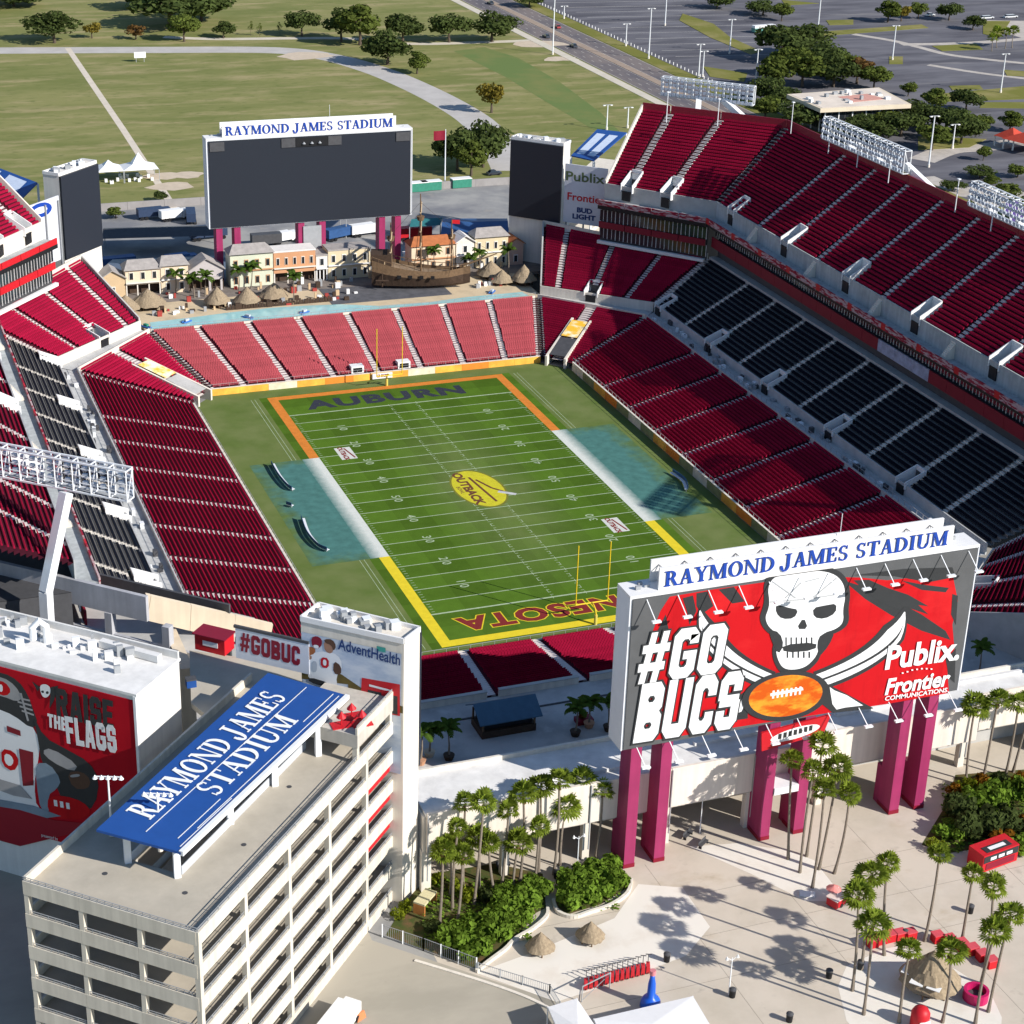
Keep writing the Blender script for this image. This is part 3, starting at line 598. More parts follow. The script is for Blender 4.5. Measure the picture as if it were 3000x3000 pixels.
# ================================================================== seating tiers
_rowcache = {}
AISLE = mat('pale_aisle_paint', (0.62, 0.55, 0.52), 0.85, 0.1, 0.8)
def row_mesh(L, T, m):
    opened = m is SEAT_D
    key = (round(L*4), round(T*100), m.name)
    if key in _rowcache: return _rowcache[key]
    b = MB(); n = max(1, int((L-0.1)/0.52)); x0 = -n*0.52/2
    for i in range(n):
        x = x0+i*0.52+0.03
        b.box8([(x, T-.20, .34), (x+.46, T-.20, .34), (x+.46, T-.14, .34), (x, T-.14, .34)], [(x, T-.11, .84), (x+.46, T-.11, .84), (x+.46, T-.06, .84), (x, T-.06, .84)])
        if opened: b.box(x, T-.56, .36, x+.50, T-.21, .50); continue
        b.box8([(x, T-.36, .34), (x+.46, T-.36, .34), (x+.46, T-.22, .34), (x, T-.22, .34)], [(x, T-.27, .74), (x+.46, T-.27, .74), (x+.46, T-.16, .74), (x, T-.16, .74)])
    me = b.mesh('seat_row', m); _rowcache[key] = me; return me
def lerp(a, b, t): return (a[0]+(b[0]-a[0])*t, a[1]+(b[1]-a[1])*t)
def tier(root, bounds, n, z0, z1, seat, aw=1.4, conc=None, seat_sections=None, ends=(0.5, 0.5), skip=None, stepm=None, vom=None, cont=True):
    vom = vom or {}          # boundary index -> (rows, half width): no rows or concrete there
    """bounds: (bottom point, top point) lines between sections, in order; n rows rising from z0 to z1"""
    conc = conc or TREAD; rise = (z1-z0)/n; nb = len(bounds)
    b = MB()
    for k in range(nb-1):
        for i in range(n):
            t0, t1 = i/n, (i+1)/n; z = z0+i*rise
            a0, a1 = lerp(*bounds[k], t0), lerp(*bounds[k+1], t0); c0, c1 = lerp(*bounds[k], t1), lerp(*bounds[k+1], t1)
            dv = Vector((a1[0]-a0[0], a1[1]-a0[1])).normalized()
            h0 = vom[k][1] if k in vom and i < vom[k][0] else 0; h1 = vom[k+1][1] if k+1 in vom and i < vom[k+1][0] else 0
            a0, c0 = [(p[0]+dv.x*h0, p[1]+dv.y*h0) for p in (a0, c0)]; a1, c1 = [(p[0]-dv.x*h1, p[1]-dv.y*h1) for p in (a1, c1)]
            b.quad((*a0, z), (*a1, z), (*c1, z), (*c0, z)); b.quad((*c0, z), (*c1, z), (*c1, z+rise), (*c0, z+rise))
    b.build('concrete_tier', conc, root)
    for k in range(nb-1):
        if seat_sections is not None and k not in seat_sections: continue
        for i in range(n):
            if skip and skip(k, i): continue
            t0, t1 = i/n, (i+1)/n; z = z0+i*rise
            a0, a1 = lerp(*bounds[k], t0), lerp(*bounds[k+1], t0); c0, c1 = lerp(*bounds[k], t1), lerp(*bounds[k+1], t1)
            d = Vector((a1[0]-a0[0], a1[1]-a0[1], 0)); Lr = d.length; d.normalize()
            up = Vector((-d.y, d.x, 0)); mid0 = Vector(((a0[0]+a1[0])/2, (a0[1]+a1[1])/2, 0)); mid1 = Vector(((c0[0]+c1[0])/2, (c0[1]+c1[1])/2, 0))
            if (mid1-mid0).dot(up) < 0: d = -d; up = -up
            T = (mid1-mid0).dot(up)
            e0 = ends[0] if k == 0 else aw/2; e1 = ends[1] if k == nb-2 else aw/2
            if k in vom and i < vom[k][0]: e0 = vom[k][1]+.15
            if k+1 in vom and i < vom[k+1][0]: e1 = vom[k+1][1]+.15
            L2 = Lr-e0-e1
            if L2 < 0.7: continue
            sh = (e0-e1)/2; dd = Vector((a1[0]-a0[0], a1[1]-a0[1], 0)).normalized()
            o = link('seat_row', row_mesh(L2, round(T, 2), seat), root, (mid0.x+dd.x*sh, mid0.y+dd.y*sh, z), math.atan2(d.y, d.x))
    # aisle steps
    for k in range(nb):
        if k in (0, nb-1) and (ends[0] if k == 0 else ends[1]) < 0.6: continue
        if seat_sections is not None and not ({k, k-1} & set(seat_sections)): continue
        s = MB()
        p0, p1 = Vector((*bounds[k][0], 0)), Vector((*bounds[k][1], 0)); d = (p1-p0)/n; u = d.normalized(); nn = Vector((-u.y, u.x, 0))*(aw*0.46)
        for i in range(vom[k][0] if k in vom else 0, n):
            z = z0+i*rise
            if cont:
                q0 = p0+d*(i+0.01); q1 = p0+d*(i+0.495)
                s.box8([(q0-nn)[:2]+(z+.002,), (q0+nn)[:2]+(z+.002,), (q1+nn)[:2]+(z+.002,), (q1-nn)[:2]+(z+.002,)], [(q0-nn)[:2]+(z+.02,), (q0+nn)[:2]+(z+.02,), (q1+nn)[:2]+(z+.02,), (q1-nn)[:2]+(z+.02,)])
            q0 = p0+d*(i+0.5); q1 = p0+d*(i+0.995)
            s.box8([(q0-nn)[:2]+(z+.002,), (q0+nn)[:2]+(z+.002,), (q1+nn)[:2]+(z+.002,), (q1-nn)[:2]+(z+.002,)], [(q0-nn)[:2]+(z+rise/2,), (q0+nn)[:2]+(z+rise/2,), (q1+nn)[:2]+(z+rise/2,), (q1-nn)[:2]+(z+rise/2,)])
        s.build('aisle_steps', stepm or AISLE, root)
    return b

def mx(p, s): return (p[0]*s[0], p[1]*s[1])
# plan of the bowl, first quadrant; mirrored with (sx, sy)
YA = [-39.15, -26.1, -13.05, 0, 13.05, 26.1, 39.15]
LB, LT = 42.4, 63.8            # lower tier, front and back
C_B0, C_B1, C_T0, C_T1 = (42.4, 55.0), (37.4, 61.4), (63.8, 64.2), (45.4, 84.4)
Z0, Z1, NL = 1.45, 7.1, 26
SIDE = {-1: ('left', 'sunlit'), 1: ('right', 'shaded')}
lab = {(-1, 0): 'long lower stand of maroon seats behind the curved blue benches', (1, 0): 'long lower stand of maroon seats half in the shadow of the upper deck'}
for s in (-1, 1):
    r = thing('lower_stand', lab[(s, 0)], 'stand', group='lower stands')
    bl = [((s*LB, -55.0), (s*LT, -64.2))]+[((s*LB, y), (s*LT, y)) for y in YA]+[((s*LB, 55.0), (s*LT, 64.2))]
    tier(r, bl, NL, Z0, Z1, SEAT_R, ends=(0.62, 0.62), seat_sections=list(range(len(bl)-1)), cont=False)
# corners (far left, far right, near left, near right)
clab = {(-1, 1): 'bright red corner stand with a yellow tunnel awning beside the navy end zone', (1, 1): 'red corner stand in half shade with a yellow tunnel awning and equipment cart',
        (-1, -1): 'lower corner stand behind the white player-banner tower', (1, -1): 'lower corner stand in deep shade behind the skull billboard'}
for (sx, sy), lb in clab.items():
    r = thing('corner_stand', lb, 'stand', group='lower stands')
    mid_b, mid_t = ((C_B0[0]+C_B1[0])/2, (C_B0[1]+C_B1[1])/2), ((C_T0[0]+C_T1[0])/2, (C_T0[1]+C_T1[1])/2)
    bl = [(mx(C_B0, (sx, sy)), mx(C_T0, (sx, sy))), (mx(mid_b, (sx, sy)), mx(mid_t, (sx, sy))), (mx(C_B1, (sx, sy)), mx(C_T1, (sx, sy)))]
    def sk(k, i, sx=sx, sy=sy):
        return sy > 0 and i < 5
    tier(r, bl, NL, Z0, Z1, SEAT_R, ends=(0.3, 0.6), aw=2.6 if sy > 0 else 1.1)
    if sy > 0:      # tunnel through the corner, roofed by a painted awning
        A = Vector((*mx(mid_b, (sx, sy)), 0)); B = Vector((*mx(mid_t, (sx, sy)), 0)); u = (B-A).normalized(); nn = Vector((-u.y, u.x, 0)); Lr = (B-A).length
        def q(t, w, z): p = A+u*(Lr*t)+nn*w; return (p.x, p.y, z)
        for w in (-2.2, 2.2):
            m = MB(); m.box8([q(-.05, w-.25, 0), q(-.05, w+.25, 0), q(.72, w+.25, 0), q(.72, w-.25, 0)], [q(-.05, w-.25, 2.3), q(-.05, w+.25, 2.3), q(.72, w+.25, 6.2), q(.72, w-.25, 6.2)]); m.build('tunnel_wall', CONC_L, r)
        m = MB(); m.quad(q(.34, -1.9, 4.55), q(.34, 1.9, 4.55), q(.66, 1.9, 6.15), q(.66, -1.9, 6.15)); m.build('tunnel_awning', mixmat('awning_print', [(0.85, 0.50, 0.05), ((0.9, 0.85, 0.6), (0.4, 0.3, 1), 0.45, 0.6)], 0.6), r)
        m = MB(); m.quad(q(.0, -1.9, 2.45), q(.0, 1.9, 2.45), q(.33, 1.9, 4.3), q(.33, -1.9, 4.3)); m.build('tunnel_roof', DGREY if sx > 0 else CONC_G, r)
        # podium rim behind the lower rows
    if sx < 0 and sy > 0:
        m = MB(); T0, T1 = Vector((*mx(C_T0, (sx, sy)), 0)), Vector((*mx(C_T1, (sx, sy)), 0)); m.bar((T0.x, T0.y, 7.4), (T1.x, T1.y, 7.4), 0.35, 0.8); m.build('rim_wall', CONC_L, r)
# ends
XE = [-37.4, -24.6, -12.4, 0.0, 12.4, 24.6, 37.4]
XT = [-45.4, -28.4, -14.2, 0.0, 14.2, 28.4, 45.4]
FX = [-37.4, -30, -20.2, -10.4, -0.6, 9.2, 19.0, 28.8, 37.4]
FT = [-45.4, -35.0, -23.6, -12.2, -0.8, 10.6, 22.0, 33.4, 45.4]
r = thing('end_stand', 'faded pink-red end stand below the turquoise pool', 'stand', group='lower stands')
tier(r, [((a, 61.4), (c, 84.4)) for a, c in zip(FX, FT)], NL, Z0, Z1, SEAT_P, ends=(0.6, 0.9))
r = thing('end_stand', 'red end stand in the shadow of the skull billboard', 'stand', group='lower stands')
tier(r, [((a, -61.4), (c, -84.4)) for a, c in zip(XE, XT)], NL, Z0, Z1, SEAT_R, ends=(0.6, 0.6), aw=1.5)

# field walls with printed pads
def wall(name, a, b_, h, m, label, top=None, seg=6.0, mats=None):
    t = thing(name, label, 'wall', (a[0], a[1], 0), 0, 'padded walls round the field')
    d = Vector((b_[0]-a[0], b_[1]-a[1], 0)); L = d.length; d.normalize(); nn = Vector((-d.y, d.x, 0)); k = max(1, round(L/seg))
    for i in range(k):
        m_ = MB(); x0, x1 = L*i/k+.02, L*(i+1)/k-.02
        m_.obox((0, 0), d, nn, x0, -.12, 0, x1, .12, h); m_.build('wall_pad', mats[i % len(mats)] if mats else m, t)
    m_ = MB(); m_.obox((0, 0), d, nn, 0, -.2, h+.004, L, .2, h+.1); m_.build('wall_cap', top or CONC_L, t)
    m_ = MB()
    for i in range(int(L/2)+1): m_.obox((0, 0), d, nn, min(i*2.0, L-.05), -.03, h+.1, min(i*2.0, L-.05)+.05, .03, h+1.0)
    m_.obox((0, 0), d, nn, 0, -.03, h+.97, L, .03, h+1.02); m_.build('railing', GREY, t)
PADS = [GOLD, mat('pad_white', (0.75, 0.68, 0.5), 0.6, 0.25, 0.5), ORANGE, GOLD, mat('pad_green', (0.25, 0.27, 0.12), 0.6, 0.3, 0.6)]
wall('field_wall', (-37.2, 61.3), (37.2, 61.3), 1.5, GOLD, 'amber padded wall below the faded pink end stand', mats=[GOLD, GOLD, PADS[1], GOLD, ORANGE])
wall('field_wall', (42.2, -55), (42.2, 54.6), 1.9, GOLD, 'padded wall with amber and green advertisements below the half-shaded stand', mats=[PADS[0], PADS[4], PADS[1], PADS[4], ORANGE])
wall('field_wall', (-42.2, -55), (-42.2, 54.6), 1.4, MAROON, 'dark maroon wall behind the curved blue benches', mats=[MAROON])
wall('field_wall', (-37.2, -61.3), (37.2, -61.3), 1.4, CONC_L, 'pale wall behind the maroon-lettered end zone', mats=[CONC_L])
wall('field_wall', (42.2, -55), (37.2, -61.3), 1.4, CONC_L, 'short corner wall near the yellow border in shade', mats=[CONC_L])
wall('field_wall', (-42.2, -55), (-37.2, -61.3), 1.4, CONC_L, 'short corner wall beside the yellow border by the near stand', mats=[CONC_L])
# play clock boxes and scoreboard strips on the far wall
for x, lbx in ((-5.0, 'white play clock box with dark cabinet on the amber wall, left of its goal post'), (5.5, 'white play clock box with dark cabinet on the amber wall, right of its goal post')):
    t = thing('play_clock', lbx, 'clock', (x, 62.2, 1.6)); b = MB(); b.box(-1.4, -.4, 0, 1.4, 1.6, 1.5); b.build('cabinet', WHITE, t); b = MB(); b.box(-1.0, -.46, .2, 1.0, -.404, 1.2); b.build('display', BLACK, t)
t = thing('end_zone_sign', 'white sponsor board with dark print hanging on the amber wall behind the goal', 'sign', (0.2, 60.9, 0.2)); b = MB(); b.box(-2.3, -.08, 0, 2.3, .08, 1.2); b.build('board', WHITE, t)
lettering('print', 'CHICK', (0, -.09, .62), (1, 0, 0), (0, 0, 1), .85, MAROON, t, lift=.01, bold=.05)

# mid-level walkway (between lower tier and club tier) with its low wall and vomitories
def strip(root, name, pts_in, pts_out, z, m, wall_h=None):
    b = MB()
    for i in range(len(pts_in)-1): b.quad((*pts_in[i], z), (*pts_in[i+1], z), (*pts_out[i+1], z), (*pts_out[i], z))
    return b.build(name, m, root)
def upwall(root, name, pts, z0, z1, th, m):
    b = MB()
    for i in range(len(pts)-1):
        d = Vector((pts[i+1][0]-pts[i][0], pts[i+1][1]-pts[i][1], 0)); L = d.length; d.normalize(); nn = Vector((-d.y, d.x, 0)); b.obox(pts[i], d, nn, 0, -th/2, z0, L, th/2, z1)
    return b.build(name, m, root)
BLUEGREY = mat('walkway_concrete', (0.47, 0.47, 0.46), 0.85, 0.16, 0.5)
def vomitory(root, c, u, zb, length=4.0, width=3.2, zt0=2.0, zt1=4.0, name='vomitory'):
    "entry cut into the seats: two sloping side walls, a back wall and a dark doorway; c is the front centre, u points uphill"
    u = Vector((u[0], u[1], 0)).normalized(); nn = Vector((-u.y, u.x, 0)); hw = width/2
    def q(x, y, z): return (c[0]+u.x*x+nn.x*y, c[1]+u.y*x+nn.y*y, z)
    b = MB()
    for y0, y1 in ((-hw, -hw+.2), (hw-.2, hw)):
        b.box8([q(0, y0, zb), q(length, y0, zb), q(length, y1, zb), q(0, y1, zb)], [q(0, y0, zb+zt0), q(length, y0, zb+zt1), q(length, y1, zb+zt1), q(0, y1, zb+zt0)])
    b.box8([q(length-.28, -hw+.28, zb), q(length, -hw+.28, zb), q(length, hw-.28, zb), q(length-.28, hw-.28, zb)], [q(length-.28, -hw+.28, zb+zt1-.004), q(length, -hw+.28, zb+zt1-.004), q(length, hw-.28, zb+zt1-.004), q(length-.28, hw-.28, zb+zt1-.004)])
    o = b.build(name, WHITE, root)
    b = MB(); b.quad(q(0, -hw+.28, zb+.01), q(length-.28, -hw+.28, zb+.01), q(length-.28, hw-.28, zb+.01), q(0, hw-.28, zb+.01)); b.obox(c, u, nn, length-.40, -hw+.5, zb+.02, length-.29, hw-.5, zb+min(2.3, zt1-.5)); b.build('doorway', DGREY, o)
    b = MB(); b.obox(c, u, nn, .02, -hw+.5, zb-2.0, .30, hw-.5, zb+.3); b.build('wall_opening', BLACK, o)
W0, W1 = 63.9, 67.5
CB0, CB1 = (67.6, 68.0), (47.0, 86.6)      # club tier bottom corners
CT0, CT1 = (82.6, 72.0), (55.6, 107.6)
CLX0, CLX1, CZ0, CZ1, NC = 67.6, 82.6, 8.9, 17.2, 14
clubl = {-1: 'club tier of charcoal seats in sun above the pale walkway', 1: 'club tier of charcoal seats in deep shade under the suites'}
YC = [-52.2, -39.15, -26.1, -13.05, 0, 13.05, 26.1, 39.15, 52.2]
for s in (-1, 1):
    r = thing('club_stand', clubl[s], 'stand', group='club stands')
    ylo, ylo_t = (-60.0, -64.0) if s < 0 else (-66, -70)
    bl = [((s*CLX0, ylo), (s*CLX1, ylo_t))]+[((s*CLX0, y), (s*CLX1, y)) for y in YC]+[((s*CLX0, 67.0), (s*CLX1, 71.8))]
    vy = [y for y in (-39.15, -13.05, 13.05, 39.15)]
    tier(r, bl, NC, CZ0, CZ1, SEAT_D, ends=(0.5, 0.6), stepm=CONC_L, conc=TREADC, vom={YC.index(y)+1: (4, 1.7) for y in vy})
    strip(r, 'walkway', [(s*W0, ylo), (s*W0, 64.2)], [(s*W1, ylo), (s*W1, 67.4)], 7.15, BLUEGREY)
    upwall(r, 'walkway_wall', [(s*W1, ylo), (s*W1, 67.3)], 7.15, 9.3, .25, BLUEGREY)
    upwall(r, 'rim_wall', [(s*63.85, ylo), (s*63.85, 64.2)], 6.9, 8.0, .25, BLUEGREY)
    for y in vy: vomitory(r, (s*(W1-.5), y), (s, 0), 8.5, 4.3, 3.2, 1.3, 3.2)
    vomitory(r, (s*(W1-.5), 65.0), (s, 0), 8.5, 4.3, 3.2, 1.3, 3.2)
    b = MB()      # loose furniture, bins and rails along the walkway
    for k in range(46):
        y = random.uniform(ylo+3, 62); x = random.uniform(W0+.5, W1-.6); h = random.choice((.5, .8, 1.0, 1.1)); ww = random.uniform(.4, .9)
        b.box(min(s*x, s*(x+ww)), y, 7.153, max(s*x, s*(x+ww)), y+random.uniform(.4, 1.6), 7.15+h, k % 3)
    stuff(b.build('walkway_clutter', [DGREY, STEELW, GREY], r))
    b = MB()
    for k in range(int((64-ylo)/2)): b.box(s*63.85-.03, ylo+k*2, 8.0, s*63.85+.03, ylo+k*2+.06, 8.9)
    b.box(s*63.85-.03, ylo, 8.88, s*63.85+.03, 64, 8.94); b.build('railing', GREY, r)
for sx, sy in ((-1, 1), (1, 1), (1, -1)):
    lb = {(-1, 1): 'bright red upper corner block beside the turquoise pool', (1, 1): 'dark red upper corner block below the row of suite windows', (1, -1): 'dark corner block at the right edge behind the skull billboard'}[(sx, sy)]
    r = thing('corner_block', lb, 'stand', group='club stands')
    def f(t, e): return mx(lerp(CB0, CB1, t), (sx, sy)) if e == 0 else mx(lerp(CT0, CT1, t), (sx, sy))
    ts = (0, .25, .55, .85, 1.0)
    tier(r, [(f(t, 0), f(t, 1)) for t in ts], 24, CZ0, CZ1+.3, SEAT_R, ends=(0.6, 0.35), vom={2: (4, 1.8)})
    i0, i1 = mx(C_T0, (sx, sy)), mx(C_T1, (sx, sy)); o0, o1 = mx(lerp(CB0, CB1, 0), (sx, sy)), mx(CB1, (sx, sy))
    strip(r, 'walkway', [i0, i1], [o0, o1], 7.15, BLUEGREY)
    def inset(p, k): return (p[0]-sx*k*.74, p[1]-sy*k*.67)
    upwall(r, 'walkway_wall', [inset(o0, .2), inset(o1, .2)], 7.15, 9.3, .25, CONC_L)
    upwall(r, 'rim_wall', [i0, i1], 6.9, 8.0, .25, CONC_L)
    e = f(1.0, 0), f(1.0, 1); dd = Vector((e[1][0]-e[0][0], e[1][1]-e[0][1], 0)).normalized(); n2 = Vector((-dd.y, dd.x, 0)); L = math.dist(*e)
    b = MB(); q0 = Vector((*e[0], 0)); q1 = Vector((*e[1], 0)); nn = n2*.18
    b.box8([(q0-nn)[:2]+(0,), (q0+nn)[:2]+(0,), (q1+nn)[:2]+(0,), (q1-nn)[:2]+(0,)], [(q0-nn)[:2]+(9.9,), (q0+nn)[:2]+(9.9,), (q1+nn)[:2]+(18.5,), (q1-nn)[:2]+(18.5,)]); b.build('end_wall', CONC_G, r)
    upwall(r, 'back_parapet', [f(1, 1), f(0, 1)], 17.0, 18.6, .3, CONC_L)
    c = lerp(f(.55, 0), f(.55, 1), -.03); vomitory(r, c, (f(.55, 1)[0]-f(.55, 0)[0], f(.55, 1)[1]-f(.55, 0)[1]), 8.5, 4.6, 3.4, 1.3, 2.7)

# ================================================================== suites and upper deck
UF, US, UT = 80.7, 84.0, 104.4            # front edge, first seat row, top
UZF, UZS, UZT, NU = 27.5, 30.3, 45.3, 25
BF0, BS0, BT0 = (80.6, 70.5), (84.0, 72.0), (104.4, 79.2)      # bend line
BF1, BS1, BT1 = (62.7, 91.4), (65.3, 93.6), (78.6, 104.0)      # wing end
WALLU = mat('upper_parapet_concrete', (0.42, 0.44, 0.44), 0.85, 0.18, 0.4, streak=0.15)
SIGNM = mixmat('fascia_print', [(0.50, 0.36, 0.36), ((0.30, 0.02, 0.04), (0.5, 0.5, 2.5), 0.47, 0.53)], 0.6)
MULL = mat('window_frame_white', (0.7, 0.68, 0.66), 0.5, 0.0)
def ribbonwall(root, name, pts, z0, z1, m, th=.3):
    return upwall(root, name, pts, z0, z1, th, m)
def windows(root, p0, p1, z0, z1, n, name='suite_window'):
    d = Vector((p1[0]-p0[0], p1[1]-p0[1], 0)); L = d.length; d.normalize(); nn = Vector((-d.y, d.x, 0))
    for k in range(n):
        a = L*k/n; e = L*(k+1)/n
        b = MB(); b.obox(p0, d, nn, a+.12, -.03, z0+.1, e-.12, .03, z1-.1); g = b.build(name, GLASS, root)
        b = MB(); b.obox(p0, d, nn, a, -.12, z0, a+.12, .12, z1); b.obox(p0, d, nn, (a+e)/2-.05, -.1, z0+.1, (a+e)/2+.05, .1, z1-.1); b.build('frame', MULL, g)
def upper(sx, straight, label, ylo, seat_lo, wing=False, wlabel=None):
    s = sx
    r = thing('upper_deck', label, 'stand', group='upper decks')
    ys = [y for y in (-65.25, -52.2, -39.15, -26.1, -13.05, 0, 13.05, 26.1, 39.15, 52.2) if y > ylo+4]
    if s < 0: lowb = ((s*US, -72.0), (s*95.5, -80.0))
    bl = [((s*US, ylo), (s*UT, ylo-(16.5 if s < 0 else 8)))]+[((s*US, y), (s*UT, y)) for y in ys]+[(mx(BS0, (s, 1)), mx(BT0, (s, 1)))]
    secs = [k for k in range(len(bl)-1) if bl[k+1][0][1] > seat_lo]
    uv = [y for y in (-39.15, -13.05, 13.05, 39.15) if y > ylo+4]
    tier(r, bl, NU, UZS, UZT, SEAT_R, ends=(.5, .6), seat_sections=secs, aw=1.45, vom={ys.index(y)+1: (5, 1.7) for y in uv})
    ylf = ylo
    strip(r, 'cross_aisle', [(s*UF, ylf), (s*UF, 70.4)], [(s*US, ylf), (s*US, 71.9)], 26.9, WALLU)
    upwall(r, 'seat_wall', [(s*(US-.15), ylf), (s*(US-.15), 71.9)], 26.9, 30.75, .25, WALLU)
    for k in range(11):     # front fascia boards
        y0 = ylf+(70.4-ylf)*k/11; y1 = ylf+(70.4-ylf)*(k+1)/11
        upwall(r, 'fascia_board', [(s*UF, y0+.03), (s*UF, y1-1.6)], 26.3, 27.6, .25, SIGNM)
        upwall(r, 'fascia_board', [(s*UF, y1-1.57), (s*UF, y1)], 26.3, 27.6, .25, RED)
    b = MB(); b.box(min(s*UF, s*(UF+.3)), ylf, 25.7, max(s*UF, s*(UF+.3)), 70.4, 26.29); b.build('soffit_edge', BLACK, r)
    b = MB(); b.quad((s*UF, ylf, 26.0), (s*UF, 70.4, 26.0), (s*95, 74, 26.0), (s*95, ylf, 26.0)); b.build('soffit', DGREY, r)
    # vomitories break through the seat wall
    for y in uv: vomitory(r, (s*(US-.5), y), (s, 0), 29.4, 4.6, 3.3, 1.9, 4.6)
    vomitory(r, (s*(US-.5), 64.5), (s, 0), 29.4, 4.2, 3.0, 1.9, 4.3)
    for y in (-52.2, -26.1, 0.0, 26.1, 52.2):
        if y < ylf+3: continue
        b = MB()
        for i in range(12): b.box(min(s*(UF+.6+.22*i), s*(UF+.82+.22*i)), y-.7, 26.9, max(s*(UF+.6+.22*i), s*(UF+.82+.22*i)), y+.7, 27.0+.28*i)
        b.build('deck_stairs', CONC_L, r)
    # back parapet, red panels
    top = [bl[i][1] for i in range(len(bl))]
    for i in range(len(top)-1):
        upwall(r, 'back_panel', [(top[i][0], top[i][1]+.04), (top[i+1][0], top[i+1][1]-.04)], 44.6, 47.0, .25, MAROON)
    # suites beneath
    q = thing('suite_front', 'two maroon-banded rows of suite windows above the %s charcoal club seats' % ('shaded' if s > 0 else 'sunlit'), 'suites')
    x = s*83.6
    windows(q, (x, ylf), (x, 71.0), 22.9, 25.1, int((71-ylf)/2.1))
    nbd = int((71-ylf)/6)
    WHB = mat('white_suite_board', (0.35, 0.38, 0.5), 0.5, 0.35, 0.8)
    for k in range(nbd):
        y0 = ylf+(71-ylf)*k/nbd; y1 = ylf+(71-ylf)*(k+1)/nbd
        upwall(q, 'band_panel', [(x-s*.7, y0+.03), (x-s*.7, y1-.03)], 20.4, 22.8, .3, WHB if (s > 0 and -22 < (y0+y1)/2 < 0) else MAROON)
    b = MB(); b.box(min(s*84.6, s*95), ylf, 17.4, max(s*84.6, s*95), 71, 25.9); b.build('suite_block', DGREY, q)
    b = MB(); b.box(min(s*82.7, s*84.6), ylf, 17.0, max(s*82.7, s*84.6), 71.5, 17.9); b.build('club_back_wall', CONC_G, q)
    # structure behind
    b = MB(); b.box(min(s*95.2, s*103), ylf, 0, max(s*95.2, s*103), 72, 25.5); b.build('back_block', CONC, r)
    # wing
    rw = thing('upper_wing', wlabel, 'stand', group='upper decks')
    def g_(a, c, t): return mx(lerp(a, c, t), (s, 1))
    ts = (0, .45, .80, 1.0)
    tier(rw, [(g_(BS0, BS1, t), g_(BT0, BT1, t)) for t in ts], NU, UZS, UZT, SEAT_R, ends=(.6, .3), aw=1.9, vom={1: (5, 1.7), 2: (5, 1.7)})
    strip(rw, 'cross_aisle', [g_(BF0, BF1, 0), g_(BF0, BF1, 1)], [g_(BS0, BS1, 0), g_(BS0, BS1, 1)], 26.9, WALLU)
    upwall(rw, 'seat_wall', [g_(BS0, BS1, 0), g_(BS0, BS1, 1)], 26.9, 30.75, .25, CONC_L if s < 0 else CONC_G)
    for k in range(4):
        upwall(rw, 'fascia_board', [g_(BF0, BF1, k/4+.003), g_(BF0, BF1, (k+1)/4-.003)], 26.3, 27.6, .25, SIGNM if s > 0 else RED)
    upwall(rw, 'soffit_edge', [g_(BF0, BF1, 0), g_(BF0, BF1, 1)], 25.4, 26.29, .24, BLACK)
    b = MB(); b.quad((*g_(BF0, BF1, 0), 26.0), (*g_(BF0, BF1, 1), 26.0), (*g_(BT0, BT1, 1), 26.0), (*g_(BT0, BT1, 0), 26.0)); b.build('soffit', DGREY, rw)
    for t in (.45, .80):
        c = g_(BS0, BS1, t); uu = (g_(BT0, BT1, t)[0]-c[0], g_(BT0, BT1, t)[1]-c[1]); c = (c[0]-.5*s*.78, c[1]-.5*.62)
        vomitory(rw, c, uu, 29.4, 4.6, 3.3, 1.9, 4.6)
    for k in range(3): upwall(rw, 'back_panel', [g_(BT0, BT1, ts[k]+.004), g_(BT0, BT1, ts[k+1]-.004)], 44.6, 47.0, .25, MAROON)
    e0, e1, e2 = g_(BF0, BF1, 1), g_(BS0, BS1, 1), g_(BT0, BT1, 1)
    b = MB(); dd = Vector((e2[0]-e1[0], e2[1]-e1[1], 0)).normalized(); nn = Vector((-dd.y, dd.x, 0))*.2
    def pp(e, sg, z): return (e[0]+nn.x*sg, e[1]+nn.y*sg, z)
    b.box8([pp(e1, -1, 29.4), pp(e1, 1, 29.4), pp(e2, 1, 44.2), pp(e2, -1, 44.2)], [pp(e1, -1, 31.4), pp(e1, 1, 31.4), pp(e2, 1, 46.6), pp(e2, -1, 46.6)]); b.build('end_rail_wall', CONC_L, rw)
    qw = thing('suite_front', 'short row of suite windows above the %s corner block' % ('bright red' if s < 0 else 'dark red'), 'suites')
    def off(p, k): return (p[0]+s*.76*k, p[1]+.645*k)
    w0, w1 = off(g_(BF0, BF1, 0.0), 1.2), off(g_(BF0, BF1, 1.0), 1.2)
    windows(qw, w0, w1, 22.2, 25.0, 13); v0, v1 = off(w0, -.3), off(w1, -.3)
    for k in range(4): upwall(qw, 'band_panel', [lerp(v0, v1, k/4+.003), lerp(v0, v1, (k+1)/4-.003)], 20.7, 22.2, .3, RED if s < 0 else MAROON)
    y0, y1 = off(w0, .5), off(w1, .5); windows(qw, y0, y1, 17.9, 20.65, 13)
    upwall(qw, 'sill_slab', [off(y0, -.9), off(y1, -.9)], 16.9, 17.6, .8, WHITE)
    b = MB(); a0, a1, a2, a3 = off(y0, .3), off(y1, .3), off(y1, 9), off(y0, 9); b.prism([a0, a1, a2, a3], 14, 25.9); b.build('suite_block', DGREY, qw)
    b = MB(); b.prism([off(y0, 9.2), off(y1, 9.2), off(y1, 16), off(y0, 16)], 0, 25.8); b.build('back_block', CONC, rw)
upper(1, True, 'long right upper deck of maroon seats with white entry frames and floodlights on top', -70, -50, True, 'maroon upper deck wing ending beside the sponsor panel')
